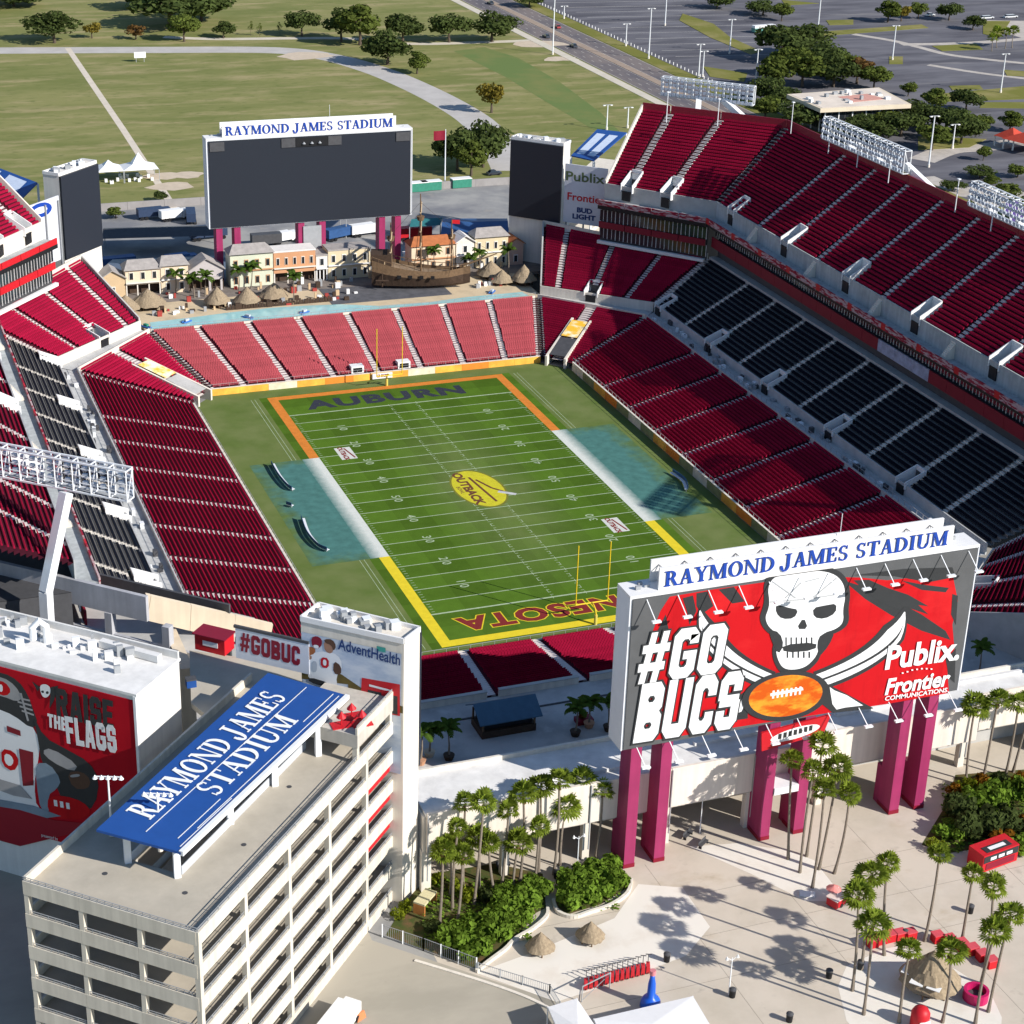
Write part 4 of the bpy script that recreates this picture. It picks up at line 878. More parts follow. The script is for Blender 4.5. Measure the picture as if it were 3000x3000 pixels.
upper(-1, True, 'upper deck of red seats behind the white floodlight truss at the left edge', -71.6, -72, True, 'short red upper deck wing below the small blue canopy')
# ================================================================== big boards
SIGNW = mat('sign_white', (0.78, 0.76, 0.74), 0.6, 0.05, 0.3)
def board(sy, label, art_fn):
    y0, y1 = (-120.4, -116.6) if sy < 0 else (116.2, 120.0)
    t = thing('scoreboard', label, 'scoreboard', (0, 0, 0))
    zb, zt = (18.4, 39.75) if sy < 0 else (19.8, 40.6)
    b = MB(); b.box(-24.6, y0+.1, zb, 24.6, y1-.1, zt); b.build('cabinet', STEELW, t)
    yf = y0      # face towards -Y
    b = MB(); b.box(-24.75, y0, zt, 24.75, y1, zt+.35); b.build('top_ledge', SIGNW, t)
    for x0, x1 in ((-24.75, -24.602), (24.602, 24.75)):
        b = MB(); b.box(x0, y0, zb, x1, y1, zt-.003); b.build('side_cladding', mat('cladding_white', (0.74, 0.75, 0.78), 0.55, 0.05, 0.3), t)
    # sign on top: front and back board with serif lettering
    xs0, xs1 = (-20.8, 20.8)
    for yy, nm in ((y0+.7, -1), (y1-.7, 1)):
        b = MB(); b.box(xs0, yy-.15, zt+.4, xs1, yy+.15, zt+3.3); b.build('name_board', SIGNW, t)
        if nm < 0: serif_text('name_lettering', 'RAYMOND JAMES STADIUM', (0, yy-.15, zt+.75), (1, 0, 0), (0, 0, 1), 2.05, BLUEL, t, depth=.12, lift=.01, width=40.2)
    b = MB()
    for k in range(12):
        x = xs0+1+k*3.5; b.bar((x, y0+.9, zt+.4), (x, y1-.9, zt+2.6), .1); b.bar((x, y0+.9, zt+2.6), (x, y1-.9, zt+2.6), .1)
    stuff(b.build('sign_bracing', GREY, t))
    b = MB(); b.tube([(xs1*.25, y1-1.2, zt+3.3), (xs1*.25, y1-1.2, zt+6.2)], .05, 6); b.build('lightning_rod', STEELW, t)
    b = MB()
    for k in range(22): x = random.uniform(-23.5, 23.5); b.box(x, y0+1.1+random.random()*1.6, zt+.35, x+random.uniform(.3, .9), y0+1.6+random.random()*1.8, zt+.36+random.uniform(.2, .6))
    stuff(b.build('roof_equipment', GREY, t))
    for x in (-22.3, -18.0, -2.6, 2.6, 17.4, 21.4):
        b = MB(); b.box(x-.75, y0+.4, 0, x+.75, y1-.4, zb)
        if sy < 0: b.box(x-.75, y1-.398, 0, x+.75, y1+.7, 6.0)
        b.build('column', PINK, t)
        b = MB(); b.box(x-.8, y0+.36, 0, x+.8, y1-.36, .6); b.build('column_base', MAROON, t)
    art_fn(t, y0, zb, zt)
    return t
INK = mat('print_charcoal', (0.030, 0.032, 0.034), 0.6, 0.1, 0.5); INKW = mat('print_white', (0.78, 0.78, 0.78), 0.6, 0.03, 0.4)
PRED = mixmat('print_red', [(0.50, 0.010, 0.014), ((0.36, 0.008, 0.012), (.5, .5, .06), .5, .72), ((0.58, 0.02, 0.022), (.12, .12, .2), .5, .7)], 0.6); PGREY = mat('panel_grey', (0.095, 0.097, 0.10), 0.6, 0.12, 0.3); POR = mixmat('print_orange', [(0.55, 0.09, 0.01), ((0.70, 0.30, 0.03), (.25, 1, .6), .45, .62)], 0.6)
def grow(pts, k, kv=None):
    cx = sum(p[0] for p in pts)/len(pts); cy = sum(p[1] for p in pts)/len(pts); kv = k if kv is None else kv; out = []
    for p in pts:
        d = math.hypot(p[0]-cx, p[1]-cy); out.append((p[0]+(p[0]-cx)/d*k, p[1]+(p[1]-cy)/d*kv))
    return out
def near_art(t, y0, zb, zt):
    b = MB(); b.box(-24.4, y0-.12, zb+.15, 24.4, y0+.098, zt-.1); b.build('face_panel', PGREY, t)
    pl = ((0, y0-.12), (0, -1)); L = [0.0]
    def A(name, pts, m):
        L[0] += 0.003; return art(name, pts, pl, 0.01+L[0], m, t)
    A('red_print', [(1912, 1850), (1935, 1790), (1962, 1748), (2080, 1728), (2250, 1704), (2440, 1690), (2520, 1692), (2600, 1700), (2790, 1680), (2806, 1760), (2790, 1830), (2796, 1900), (2775, 1960), (2780, 2030), (2600, 2062), (2300, 2108), (2100, 2139), (1862, 2177), (1878, 2100), (1872, 2040), (1905, 1980), (1895, 1900)], PRED)
    A('dark_flag', [(2470, 1700), (2560, 1728), (2640, 1768), (2700, 1800), (2770, 1848), (2785, 1875), (2700, 1848), (2610, 1802), (2535, 1755)], INK)
    A('dark_flag', [(2500, 1685), (2650, 1666), (2790, 1662), (2800, 1690), (2720, 1706), (2620, 1688)], INK)
    A('dark_flag', [(2040, 1738), (2072, 1732), (2090, 1775), (2055, 1800), (2040, 1775)], INK); A('dark_flag', [(2105, 1727), (2150, 1719), (2182, 1762), (2145, 1768)], INK)
    for pts in ([(2500, 1700), (2545, 1698), (2600, 1722), (2660, 1742), (2720, 1776), (2690, 1772), (2720, 1800), (2660, 1780), (2610, 1760), (2640, 1790), (2580, 1765), (2540, 1735)], [(2640, 1700), (2700, 1712), (2780, 1722), (2770, 1735), (2700, 1728)], [(2000, 1752), (2030, 1744), (2040, 1790), (2020, 1830), (2012, 1790)], [(1925, 1850), (1950, 1800), (1960, 1850), (1940, 1900)], [(2790, 1740), (2806, 1745), (2800, 1830), (2786, 1800)], [(2770, 1930), (2800, 1900), (2796, 2000), (2780, 1985)], [(1880, 2080), (1905, 2050), (1900, 2110), (1876, 2130)]): A('ragged_dark_print', pts, INK)
    def blade(T_, C_, G_, w, n=14):
        up_, lo_ = [], []
        for k in range(n+1):
            f = k/n; x = (1-f)**2*T_[0]+2*f*(1-f)*C_[0]+f*f*G_[0]; y = (1-f)**2*T_[1]+2*f*(1-f)*C_[1]+f*f*G_[1]
            dx = 2*(1-f)*(C_[0]-T_[0])+2*f*(G_[0]-C_[0]); dy = 2*(1-f)*(C_[1]-T_[1])+2*f*(G_[1]-C_[1]); d = math.hypot(dx, dy); hw = w*min(1, .06+f*3.2)*(1-.25*f)
            up_.append((x-dy/d*hw, y+dx/d*hw)); lo_.append((x+dy/d*hw, y-dx/d*hw))
        return up_+lo_[::-1]
    RB, LB_ = ((2650, 1792), (2625, 1915), (2392, 1996)), ((2050, 1788), (2072, 1925), (2262, 1996))
    for a_ in (RB, LB_):
        A('sword_outline', blade((a_[0][0], a_[0][1]-14), a_[1], a_[2], 40), INK)
    for a_ in (RB, LB_):
        A('sword_blade', blade(*a_, 26), INKW); A('sword_groove', blade((a_[0][0]*.8+a_[1][0]*.2, a_[0][1]*.7+a_[1][1]*.3), (a_[1][0], a_[1][1]+1), a_[2], 4), INK)
    A('sword_hilt', [(2418, 2000), (2560, 2075), (2440, 2088), (2405, 2060)], INK); A('sword_hilt', [(2430, 2012), (2438, 2062), (2450, 2078), (2475, 2072), (2528, 2066), (2480, 2036), (2444, 2022)], INKW)
    A('sword_hilt', [(2190, 2018), (2150, 2050), (2150, 2110), (2190, 2104)], INK); A('sword_hilt', [(2184, 2028), (2166, 2060), (2160, 2088), (2171, 2084), (2188, 2050)], INKW)
    sk = [(2254, 1764), (2248, 1718), (2269, 1687), (2321, 1672), (2373, 1669), (2440, 1677), (2471, 1707), (2476, 1749), (2468, 1785), (2471, 1821), (2450, 1842), (2405, 1855), (2398, 1900), (2388, 1926), (2357, 1956), (2310, 1963), (2285, 1950), (2270, 1905), (2282, 1858), (2252, 1838), (2240, 1810), (2250, 1785)]
    A('skull_outline', [(p[0], max(p[1], 1743.5-(p[0]-1849)*.1421+4)) for p in chaikin(grow(sk, 17, 16))], INK); A('skull', [(p[0], max(p[1], 1743.5-(p[0]-1849)*.1421+6)) for p in chaikin(sk)], INKW)
    for pts in ([(2272, 1769), (2311, 1780), (2339, 1785), (2326, 1811), (2290, 1813), (2272, 1795)], [(2380, 1780), (2419, 1772), (2450, 1767), (2448, 1795), (2414, 1813), (2383, 1808)], [(2354, 1806), (2367, 1842), (2331, 1842)],
                [(2251, 1842), (2284, 1852), (2296, 1890), (2278, 1918), (2258, 1872)], [(2404, 1856), (2446, 1848), (2428, 1890), (2398, 1925), (2392, 1884)], [(2290, 1888), (2392, 1880), (2388, 1904), (2296, 1912)]):
        A('skull_hollow', chaikin(pts, 1), INK)
    for k in range(6): x = 2300+k*15; A('tooth_gap', [(x, 1866), (x+4, 1866), (x+4, 1890), (x, 1890)], INK)
    for k in range(5): x = 2304+k*16; A('tooth_gap', [(x, 1908), (x+4, 1908), (x+4, 1926), (x, 1926)], INK)
    FOLD = mat('print_fold', (0.42, 0.43, 0.44), 0.6, 0.0)
    for a, c in (((2256, 1760), (2360, 1752)), ((2360, 1752), (2470, 1735)), ((2300, 1748), (2350, 1700)), ((2380, 1748), (2450, 1690)), ((2262, 1700), (2330, 1748)), ((2400, 1690), (2360, 1700))):
        A('bandana_fold', [a, c, (c[0], c[1]+4), (a[0], a[1]+4)], FOLD)
    def ell(cx, cy, rx, ry, sl=-.12): return [(cx+rx*math.cos(k*math.pi/18), cy+ry*math.sin(k*math.pi/18)+sl*rx*math.cos(k*math.pi/18)) for k in range(36)]
    A('ball_outline', ell(2300, 2037, 128, 72), INK); A('ball', ell(2300, 2037, 108, 60), POR)
    A('ball_lace', [(2255, 2030), (2350, 2012), (2352, 2020), (2256, 2038)], INKW)
    for k in range(7): x = 2262+k*13; A('ball_lace', [(x, 2022-k*2), (x+6, 2021-k*2), (x+4, 2044-k*2), (x-2, 2045-k*2)], INKW)
    n = Vector((0, -1, 0)); yl = y0-.12
    def T(name, txt, a, c, h, m, lift, **kw): fit_text(name, txt, PY(*a, yl), PY(*c, yl), h, m, t, lift=lift, **kw)
    def B_(txt, a, c, hh, m, lift, fat): block_text('slogan', txt, PY(*a, yl), PY(*c, yl), hh, m, t, lift=lift, shear=.10, fat=fat)
    B_('#GO', (1860, 2004), (2108, 1968), 7.0, INK, .165, .035); B_('#GO', (1860, 2004), (2108, 1968), 7.0, INKW, .185, .0)
    B_('BUCS', (1852, 2176), (2150, 2131), 8.4, INK, .165, .035); B_('BUCS', (1852, 2176), (2150, 2131), 8.4, INKW, .185, .0)
    T('sponsor_name', 'Publix.', (2590, 1962), (2806, 1932), 3.6, INKW, .165, bold=.03)
    for k in range(7): A('dot', [(2640+k*14, 1968-k*2-int(6*math.sin(k*.52))), (2645+k*14, 1968-k*2-int(6*math.sin(k*.52))), (2645+k*14, 1972-k*2-int(6*math.sin(k*.52))), (2640+k*14, 1972-k*2-int(6*math.sin(k*.52)))], INKW)
    T('sponsor_name', 'Frontier', (2590, 2036), (2778, 2008), 2.5, INKW, .165, bold=.03, shear=.1)
    T('sponsor_name', 'COMMUNICATIONS', (2590, 2052), (2772, 2026), .7, INKW, .165, bold=.02)
    # outrigged floodlights above and below the face
    for zz, dz, nlamp in ((zt-.3, -1.9, 12), (zb+.2, -1.6, 11)):
        for k in range(nlamp):
            x = -22.6+k*(45.6/(nlamp-1)); b = MB(); b.bar((x, y0-.1, zz), (x+.3, y0-2.3, zz+dz), .10); fl = b.build('lamp_arm', STEELW, t)
            b = MB(); b.box(x-.25, y0-2.7, zz+dz-.1, x+.9, y0-2.2, zz+dz+.12); b.build('flood_lamp', STEELW, fl)
    # hanging sign and frame between the middle columns
    b = MB(); b.box8([(-4.6, y0-.2, 14.6), (4.4, y0-.2, 15.6), (4.4, y0+.1, 15.6), (-4.6, y0+.1, 14.6)], [(-4.9, y0-.2, 17.4), (5.2, y0-.2, 18.3), (5.2, y0+.1, 18.3), (-4.9, y0+.1, 17.4)]); hs = b.build('hanging_sign', RED, t)
    pts = [(0.1+3.6*math.cos(k*math.pi/12), y0-.21, 16.45+.85*math.sin(k*math.pi/12)+.1*3.6*math.cos(k*math.pi/12)) for k in range(24)]; b = MB(); b.poly(pts); b.build('sign_oval', INKW, hs)
    b = MB()
    for k in range(7): b.box(-2.4+k*.75, y0-.225, 16.0+k*.07, -1.9+k*.75, y0-.212, 16.8+k*.07)
    stuff(b.build('sign_letters', INK, hs))
    b = MB(); b.box(-1.8, y0+.2, 7.0, 1.8, y0+3.4, 8.0); b.build('cross_beam', STEELW, t)
def far_art(t, y0, zb, zt):
    b = MB(); b.box(-24.3, y0-.15, zb+.2, 24.3, y0+.098, zt-.25)
    b.build('display_screen', SCREEN, t)
    for x0, x1, mm in ((-24.0, -20.6, 0), (-7.2, -3.9, 0), (-3.8, 3.9, 1), (4.0, 7.2, 0), (20.6, 24.0, 0)):
        b = MB(); b.box(x0, y0-.35, zt-2.6, x1, y0-.152, zt-.5); b.build('speaker_grille', BLACK if mm else DGREY, t)
    for x in (-1.9, 0, 1.9):
        b = MB(); b.cone(x, y0-.5, zt-1.9, zt-1.4, .45, 10); b.build('speaker_horn', GREY, t)
    b = MB(); b.box(-2.2, y0+.1, zb-6.5, 2.2, y0+.4, zb-1.0); b.build('equipment_frame', GREY, t)
board(-1, 'billboard on pink columns with white skull, crossed swords and #GO BUCS print', near_art)
board(1, 'blank dark video screen on pink columns beyond the thatched huts', far_art)

# ================================================================== corner screen towers
TW = {'A': (59.5, 106.1), 'B': (62.5, 108.9), 'C': (52.5, 118.0), 'D': (49.8, 115.7)}
LILAC = mixmat('print_pale_sky', [(0.40, 0.47, 0.58), ((0.58, 0.62, 0.68), (.2, .2, .5), .42, .62)], 0.6)
def tower(sx, sy, label):
    p = {k: mx(v, (sx, sy)) for k, v in TW.items()}
    t = thing('screen_tower', label, 'tower', (0, 0, 0), 0, 'corner screen towers')
    b = MB(); b.prism([p['A'], p['B'], p['C'], p['D']], 0, 37.2); b.build('shaft', CONC_L if sy < 0 else mat('tower_white', (0.72, 0.68, 0.62), 0.8, 0.06, 0.3, streak=.08), t)
    n_in = Vector((-sx*.70, -sy*.714, 0)); A, D = Vector((*p['A'], 0)), Vector((*p['D'], 0)); d = (D-A).normalized()
    q = MB(); Ls = (D-A).length
    lo = A+n_in*.05; q.box8([(*(lo)[:2], 18.2), (*(lo+d*Ls)[:2], 18.2), (*(lo+d*Ls+n_in*.5)[:2], 18.2), (*(lo+n_in*.5)[:2], 18.2)], [(*(lo)[:2], 36.9), (*(lo+d*Ls)[:2], 36.9), (*(lo+d*Ls+n_in*.5)[:2], 36.9), (*(lo+n_in*.5)[:2], 36.9)]); q.build('video_screen', SCREEN, t)
    b = MB()
    cx, cy = sum(v[0] for v in p.values())/4, sum(v[1] for v in p.values())/4
    for k in range(16):
        a = random.uniform(-5.5, 5.5); c = random.uniform(-1.2, 1.2); x = cx+d.x*a+n_in.x*c; y = cy+d.y*a+n_in.y*c; s = random.uniform(.25, .6); b.box(x-s, y-s, 37.203, x+s, y+s, 37.2+random.uniform(.3, 1.2), k % 2)
    stuff(b.build('roof_equipment', [STEELW, GREY], t))
    upw = [p['A'], p['B'], p['C'], p['D'], p['A']]
    upwall(t, 'roof_parapet', upw, 37.0, 37.7, .25, SIGNW)
    return t, p
tower(-1, 1, 'white tower with a dark screen beside the white peaked tent'); tower(1, 1, 'white tower with a dark screen beside the white sponsor panel')
tn, pn = tower(-1, -1, 'white tower printed with a football player above the parked ramp deck')
tower(1, -1, 'white screen tower hidden behind the skull billboard')
# outer face of the near tower: printed banner
pB, pC = Vector((*pn['B'], 0)), Vector((*pn['C'], 0)); nO = Vector((-.67, -.742, 0)); dBC = (pC-pB).normalized(); nO = Vector((dBC.y, -dBC.x, 0)); nO = nO if nO.y < 0 else -nO
b = MB(); c0, c1 = pB+dBC*.1, pC-dBC*.3; c0 += nO*.06; c1 += nO*.06; b.quad((*c0[:2], 19), (*c1[:2], 19), (*c1[:2], 35.6), (*c0[:2], 35.6)); b.build('banner', LILAC, tn)
plB = ((pB.x+nO.x*.06, pB.y+nO.y*.06), (nO.x, nO.y))
NAVY = mat('print_navy', (0.02, 0.05, 0.16), 0.6, 0.0); SKIN = mat('print_skin', (0.36, 0.19, 0.12), 0.6, 0.05); BROWN = mat('print_brown', (0.10, 0.05, 0.03), 0.6, 0.1); OLIVE = mat('print_olive', (0.11, 0.08, 0.02), 0.6, 0.3, .6)
art('banner_print', [(884, 1988), (1020, 2005), (1020, 2055), (1180, 2090), (1180, 2070), (1080, 2030), (1000, 1975), (884, 1945)], plB, .02, OLIVE, tn)
art('banner_print', [(1060, 1985), (1172, 2005), (1172, 2098), (1056, 2072)], plB, .03, RED, tn)
art('banner_print', [(1078, 2020), (1165, 2040), (1165, 2094), (1078, 2070)], plB, .04, INK, tn); art('banner_print', [(1118, 2020), (1140, 2024), (1140, 2085), (1118, 2080)], plB, .05, RED, tn)
art('banner_print', [(1082, 2004), (1150, 2022), (1150, 2028), (1082, 2010)], plB, .05, INKW, tn)
def A3(pts, lift, m): art('player_print', chaikin(pts, 1), plB, lift, m, tn)
A3([(905, 1918), (935, 1908), (975, 1910), (1000, 1930), (1002, 1965), (985, 1980), (990, 2020), (950, 2012), (905, 1992), (900, 1950)], .03, INKW)
A3([(912, 1868), (928, 1862), (943, 1872), (944, 1890), (930, 1902), (914, 1892)], .04, MAROON); A3([(918, 1888), (934, 1890), (934, 1900), (920, 1898)], .045, INKW)
A3([(948, 1878), (970, 1876), (980, 1896), (972, 1916), (952, 1908)], .04, SKIN); A3([(950, 1872), (974, 1872), (986, 1892), (978, 1908), (972, 1890), (952, 1882)], .05, BROWN)
A3([(886, 1906), (903, 1893), (924, 1898), (924, 1914), (902, 1922)], .05, mat('print_ball', (0.35, 0.12, 0.04), .6, .1))
A3([(978, 1935), (1000, 1950), (1000, 1978), (976, 1972)], .05, BROWN); A3([(878, 1925), (902, 1930), (900, 1958), (882, 1948)], .05, BROWN); A3([(886, 1915), (915, 1920), (912, 1934), (884, 1930)], .045, SKIN)
A3([(905, 1982), (965, 2000), (960, 2014), (905, 1998)], .055, INK); A3([(940, 1924), (964, 1928), (964, 1958), (940, 1954)], .06, RED); A3([(947, 1931), (957, 1933), (957, 1950), (947, 1948)], .065, INKW)
A3([(915, 1935), (930, 1938), (928, 1970), (914, 1966)], .055, mat('print_shade', (.45, .48, .52), .6, 0))
fit_text('banner_name', 'AdventHealth', PL(990, 1902, *plB), PL(1172, 1950, *plB), 1.5, NAVY, tn, lift=.04, bold=.02)
art('banner_print', [(1104, 1892), (1130, 1898), (1130, 1912), (1104, 1906)], plB, .04, mat('print_teal', (.05, .30, .26), .6, 0), tn)
# white panel with the slogan beside the tower, on the concourse edge
t = thing('slogan_panel', 'white panel with maroon #GOBUCS lettering beside the player-print tower', 'sign')
w0 = PL(690, 1838, *plB); w1 = PL(884, 1890, *plB); dW = (w1-w0); dW.z = 0; dW.normalize(); zt_, zb_ = w0.z, PL(690, 1925, *plB).z
b = MB(); Lw = math.dist(w0[:2], w1[:2]); nn = Vector((-dW.y, dW.x, 0)); b.obox(w0, dW, nn, 0, -.1, zb_, Lw+1, .1, zt_); b.build('panel', mat('panel_white', (.62, .63, .68), .6, .05), t)
b = MB(); b.obox(w0, dW, nn, -.2, -.16, zt_, Lw+1, .16, zt_+.35); b.build('frame', DGREY, t)
block_text('slogan', '#GOBUC', PL(705, 1905, *plB), PL(880, 1950, *plB), 2.6, MAROON, t, lift=.12)

# white sponsor panels beside the far towers
def adpanel(sx, label, texts):
    t = thing('sponsor_panel', label, 'sign'); a = Vector((sx*60.0, 105.7, 0)); c = Vector((sx*67.8, 98.0, 0)); d = (c-a).normalized(); nn = Vector((-d.y, d.x, 0))
    b = MB(); b.obox(a, d, nn, 0, -.15, 18.6, (c-a).length, .15, 32.9); b.build('panel', mat('panel_white', (.62, .63, .68), .6, .05), t)
    no = nn if nn.y < 0 else -nn; pl = ((a.x+no.x*.16, a.y+no.y*.16), (no.x, no.y))
    for k in range(3):
        b = MB(); b.obox(a, d, nn, .5+k*4.5, .15, 10, .8+k*4.5, .6, 32); b.build('post', GREY, t)
    return t, pl
t, pl = adpanel(1, 'white panel with green, red and blue sponsor names next to the dark-screen tower', None)
fit_text('sponsor_name', 'Publix', PL(1658, 528, *pl), PL(1772, 540, *pl), 2.3, mat('print_olive_green', (.10, .14, .06), .6, 0), t, lift=.05, bold=.02)
fit_text('sponsor_name', 'Frontier', PL(1662, 585, *pl), PL(1772, 600, *pl), 1.9, RED, t, lift=.05, bold=.02)
fit_text('sponsor_name', 'BUD', PL(1690, 622, *pl), PL(1735, 628, *pl), 1.3, NAVY, t, lift=.05, bold=.05); fit_text('sponsor_name', 'LIGHT', PL(1677, 640, *pl), PL(1745, 648, *pl), 1.3, NAVY, t, lift=.05, bold=.05)
t, pl = adpanel(-1, 'white panel with a blue oval emblem above the bright red corner block', None)
art('emblem', [(118+34*math.cos(k*math.pi/8), 616+22*math.sin(k*math.pi/8)-8*math.cos(k*math.pi/8)) for k in range(16)], pl, .04, BLUEL, t); art('emblem', [(118+20*math.cos(k*math.pi/8), 616+10*math.sin(k*math.pi/8)-5*math.cos(k*math.pi/8)) for k in range(16)], pl, .06, INKW, t)

# ================================================================== near ramp building
E2 = Vector((.683, .730, 0)); E1 = Vector((-.730, .683, 0)); RN = Vector((-84.05, -149.75, 0)); RL, RS = 47.2, 20.9
t = thing('ramp_building', 'beige multi-level pedestrian ramp building with open decks under a blue canopy', 'building', RN)
def rb(b, x0, y0, z0, x1, y1, z1, mi=0): b.obox((0, 0), E2, E1, x0, y0, z0, x1, y1, z1, mi)      # x along E2 (length), y along E1 (depth)
PARA = mat('ramp_parapet', (0.66, 0.60, 0.50), 0.85, 0.07, 0.3, streak=.14)
VY0, VY1, VX0, VX1 = 7.2, 13.2, 8.6, 36.0
zs = [26.5-4.1*k for k in range(7)]
for k, zp in enumerate(zs):
    zd = zp-1.1
    b = MB(); rb(b, .3, .3, zd-.35, RL, VY0, zd); b.build('deck_slab', DECK, t)
    b = MB(); rb(b, .3, VY1, zd-.35, RL, RS-.3, zd); b.build('deck_slab', DECK, t)
    b = MB(); rb(b, .3, VY0, zd-.35, VX0, VY1, zd-.002); b.build('deck_slab', DECK, t)
    b = MB(); rb(b, VX1, VY0, zd-.35, RL, VY1, zd-.002); b.build('deck_slab', DECK, t)
    # outer parapets: long sunny side in bays, short side in three bays
    nb = 5
    for i in range(nb):
        b = MB(); rb(b, RL*i/nb+.012, 0, zd-.95, RL*(i+1)/nb-.012, .3, zp-.38); b.build('parapet_panel', PARA, t)
    for i in range(3):
        b = MB(); rb(b, -.02, .31+(RS-.31)*i/3, zd-.95, .28, .31+(RS-.31)*(i+1)/3-.024, zp-.38); b.build('parapet_panel', PARA, t)
    b = MB(); rb(b, .3, RS-.3, zd-.5, RL, RS, zp); b.build('parapet_panel', PARA, t)
    # railings on the parapets
    b = MB(); rb(b, .1, .1, zp+.06, RL, .17, zp+.12); rb(b, .1, .1, zp-.16, RL, .15, zp-.12)
    for i in range(24): rb(b, .1+i*(RL-.3)/23, .1, zp-.38, .16+i*(RL-.3)/23, .16, zp+.08)
    rb(b, .05, .2, zp+.06, .12, RS, zp+.12); rb(b, .05, .2, zp-.16, .12, RS, zp-.12)
    for i in range(24): rb(b, .06, .2+i*(RS-.4)/23, zp-.38, .11, .25+i*(RS-.4)/23, zp+.08)
    b.build('railing', GREY, t)
    b = MB(); rb(b, VX0, VY0-.1, zd, VX1, VY0, zd+1.05); b.build('inner_railing', mat('rail_mesh', (.50, .52, .55), .5, .1), t)
    b = MB(); rb(b, VX0, VY1, zd, VX1, VY1+.1, zd+1.05); b.build('inner_railing', mat('rail_mesh', (.50, .52, .55), .5, .1), t)
    if k == 0: continue
    # columns of this storey
    zc0, zc1 = zp-1.0, zs[k-1]-1.1-.36
    for i in range(nb+1):
        x = min(max(RL*i/nb-.3, .02), RL-.6)
        b = MB(); rb(b, x, .02, zc0, x+.6, .62, zc1); b.build('column', PARA, t)
    for i in range(1, 4):
        y = min(RS*i/3-.3, RS-.6); b = MB(); rb(b, .02, y, zc0, .6, y+.55, zc1); b.build('column', PARA, t)
    for x in (9.2, 18.6, 28.0, 37.4):
        for y in (VY0-.6, VY1+.1): b = MB(); rb(b, x, y, zd-.3, x+.5, y+.5, zc1+.01); b.build('column', CONC, t)
for k in range(5):
    b = MB(); z_ = 25.0-4.1*k
    def rq(x, y, zz): c_ = E2*x+E1*y; return (c_.x, c_.y, zz)
    b.box8([rq(VX0, VY0+.3, z_-4.4), rq(VX1, VY0+.3, z_-2.4), rq(VX1, VY1-.3, z_-2.4), rq(VX0, VY1-.3, z_-4.4)], [rq(VX0, VY0+.3, z_-4.1), rq(VX1, VY0+.3, z_-2.1), rq(VX1, VY1-.3, z_-2.1), rq(VX0, VY1-.3, z_-4.1)]); b.build('inner_ramp', CONC_L, t)
# curb markings on the top deck
b = MB(); rb(b, 1.2, 1.5, 25.41, RL-11, 1.6, 25.43); b.build('gutter_line', mat('gutter', (.2, .18, .16), .9, .1), t)
for x, y in ((6.0, 5.2), (5.4, 14.5), (16.0, 4.0), (28, 5)):
    b = MB(); c = E2*x+E1*y; b.cyl(c.x, c.y, 25.402, 25.43, .3, n=10); b.build('drain', DGREY, t)
# upper landing at the far end with a red service shelter on it
b = MB(); rb(b, 35.2, -.02, 27.7, RL, 9.0, 29.4); b.build('upper_landing', CONC, t)
b = MB(); rb(b, 35.2, -.02, 29.4, RL, .25, 30.3); b.build('landing_parapet', PARA, t)
for x, y in ((35.3, .1), (35.3, 7.6), (44, .1)): b = MB(); rb(b, x, y, 25.4, x+.6, y+.6, 27.7); b.build('column', PARA, t)
b = MB(); rb(b, 35.3, .1, 30.55, RL, .16, 30.62)
for i in range(7): rb(b, 35.3+i*1.9, .1, 30.3, 35.36+i*1.9, .16, 30.56)
b.build('railing', GREY, t)
for k in range(3):
    b = MB(); rb(b, 38, .4, 25.2-4.1*(k+1)-2.0, RL, .5, 25.2-4.1*(k+1)+.6); b.build('red_wall_panel', RED, t)
for px, lb in (((1000, 2125), 'red folding umbrella stand on the ramp landing, beside the railing'), ((1030, 2100), 'red folding umbrella stand on the ramp landing, nearest the blue canopy'), ((1060, 2120), 'red umbrella stand on the ramp landing under the red shop print')):
    c = P(*px, 29.4); u = thing('red_stand', lb, 'stand', c); b = MB(); b.cyl(0, 0, 0, 1.7, .08, n=8); b.build('pole', RED, u)
    b = MB(); b.box(-1.2, -.8, .0, 1.2, .8, .12); b.build('base', RED, u); b = MB(); b.cone(0, 0, 1.1, 1.9, .6, 8); b.build('folded_canopy', RED, u)

# blue canopy with the stadium name
t = thing('ramp_canopy', 'large blue canopy with white RAYMOND JAMES STADIUM lettering over the ramp', 'canopy')
q0, q1, q2, q3 = P(282, 2430, 30.6), P(530, 2497, 30.0), P(1018, 2037, 30.0), P(785, 1971, 30.6)
b = MB(); th = Vector((0, 0, .3)); b.box8([q0-th, q1-th, q2-th, q3-th], [q0, q1, q2, q3]); b.build('fabric_roof', BLUE, t)
b = MB(); b.bar(q1+Vector((0, 0, -.15)), q2+Vector((0, 0, -.15)), .5, .55); b.build('white_edge_beam', STEELW, t)
eL = (q2-q1).normalized(); up_ = ((q0-q1)-eL*(q0-q1).dot(eL)); Wd = up_.length; up_.normalize(); Lc = (q2-q1).length
def cp(x, y): return q1+eL*x+up_*y
serif_text('roof_lettering', 'RAYMOND JAMES', cp(Lc*.47+.5, Wd*.60), eL, up_, 3.1, INKW, t, depth=.03, lift=.06, width=Lc*.80)
serif_text('roof_lettering', 'STADIUM', cp(Lc*.52+.5, Wd*.22), eL, up_, 2.9, INKW, t, depth=.03, lift=.06, width=Lc*.50)
b = MB()
for y, x0, x1 in ((.08, .12, .98), (.16, .05, .28), (.16, .78, .98), (.52, .03, .97), (.06, .02, .3)):
    b.bar(cp(Lc*x0, Wd*y)+Vector((0, 0, .05)), cp(Lc*x1, Wd*y)+Vector((0, 0, .05)), .09, .03)
b.build('white_stripes', INKW, t)
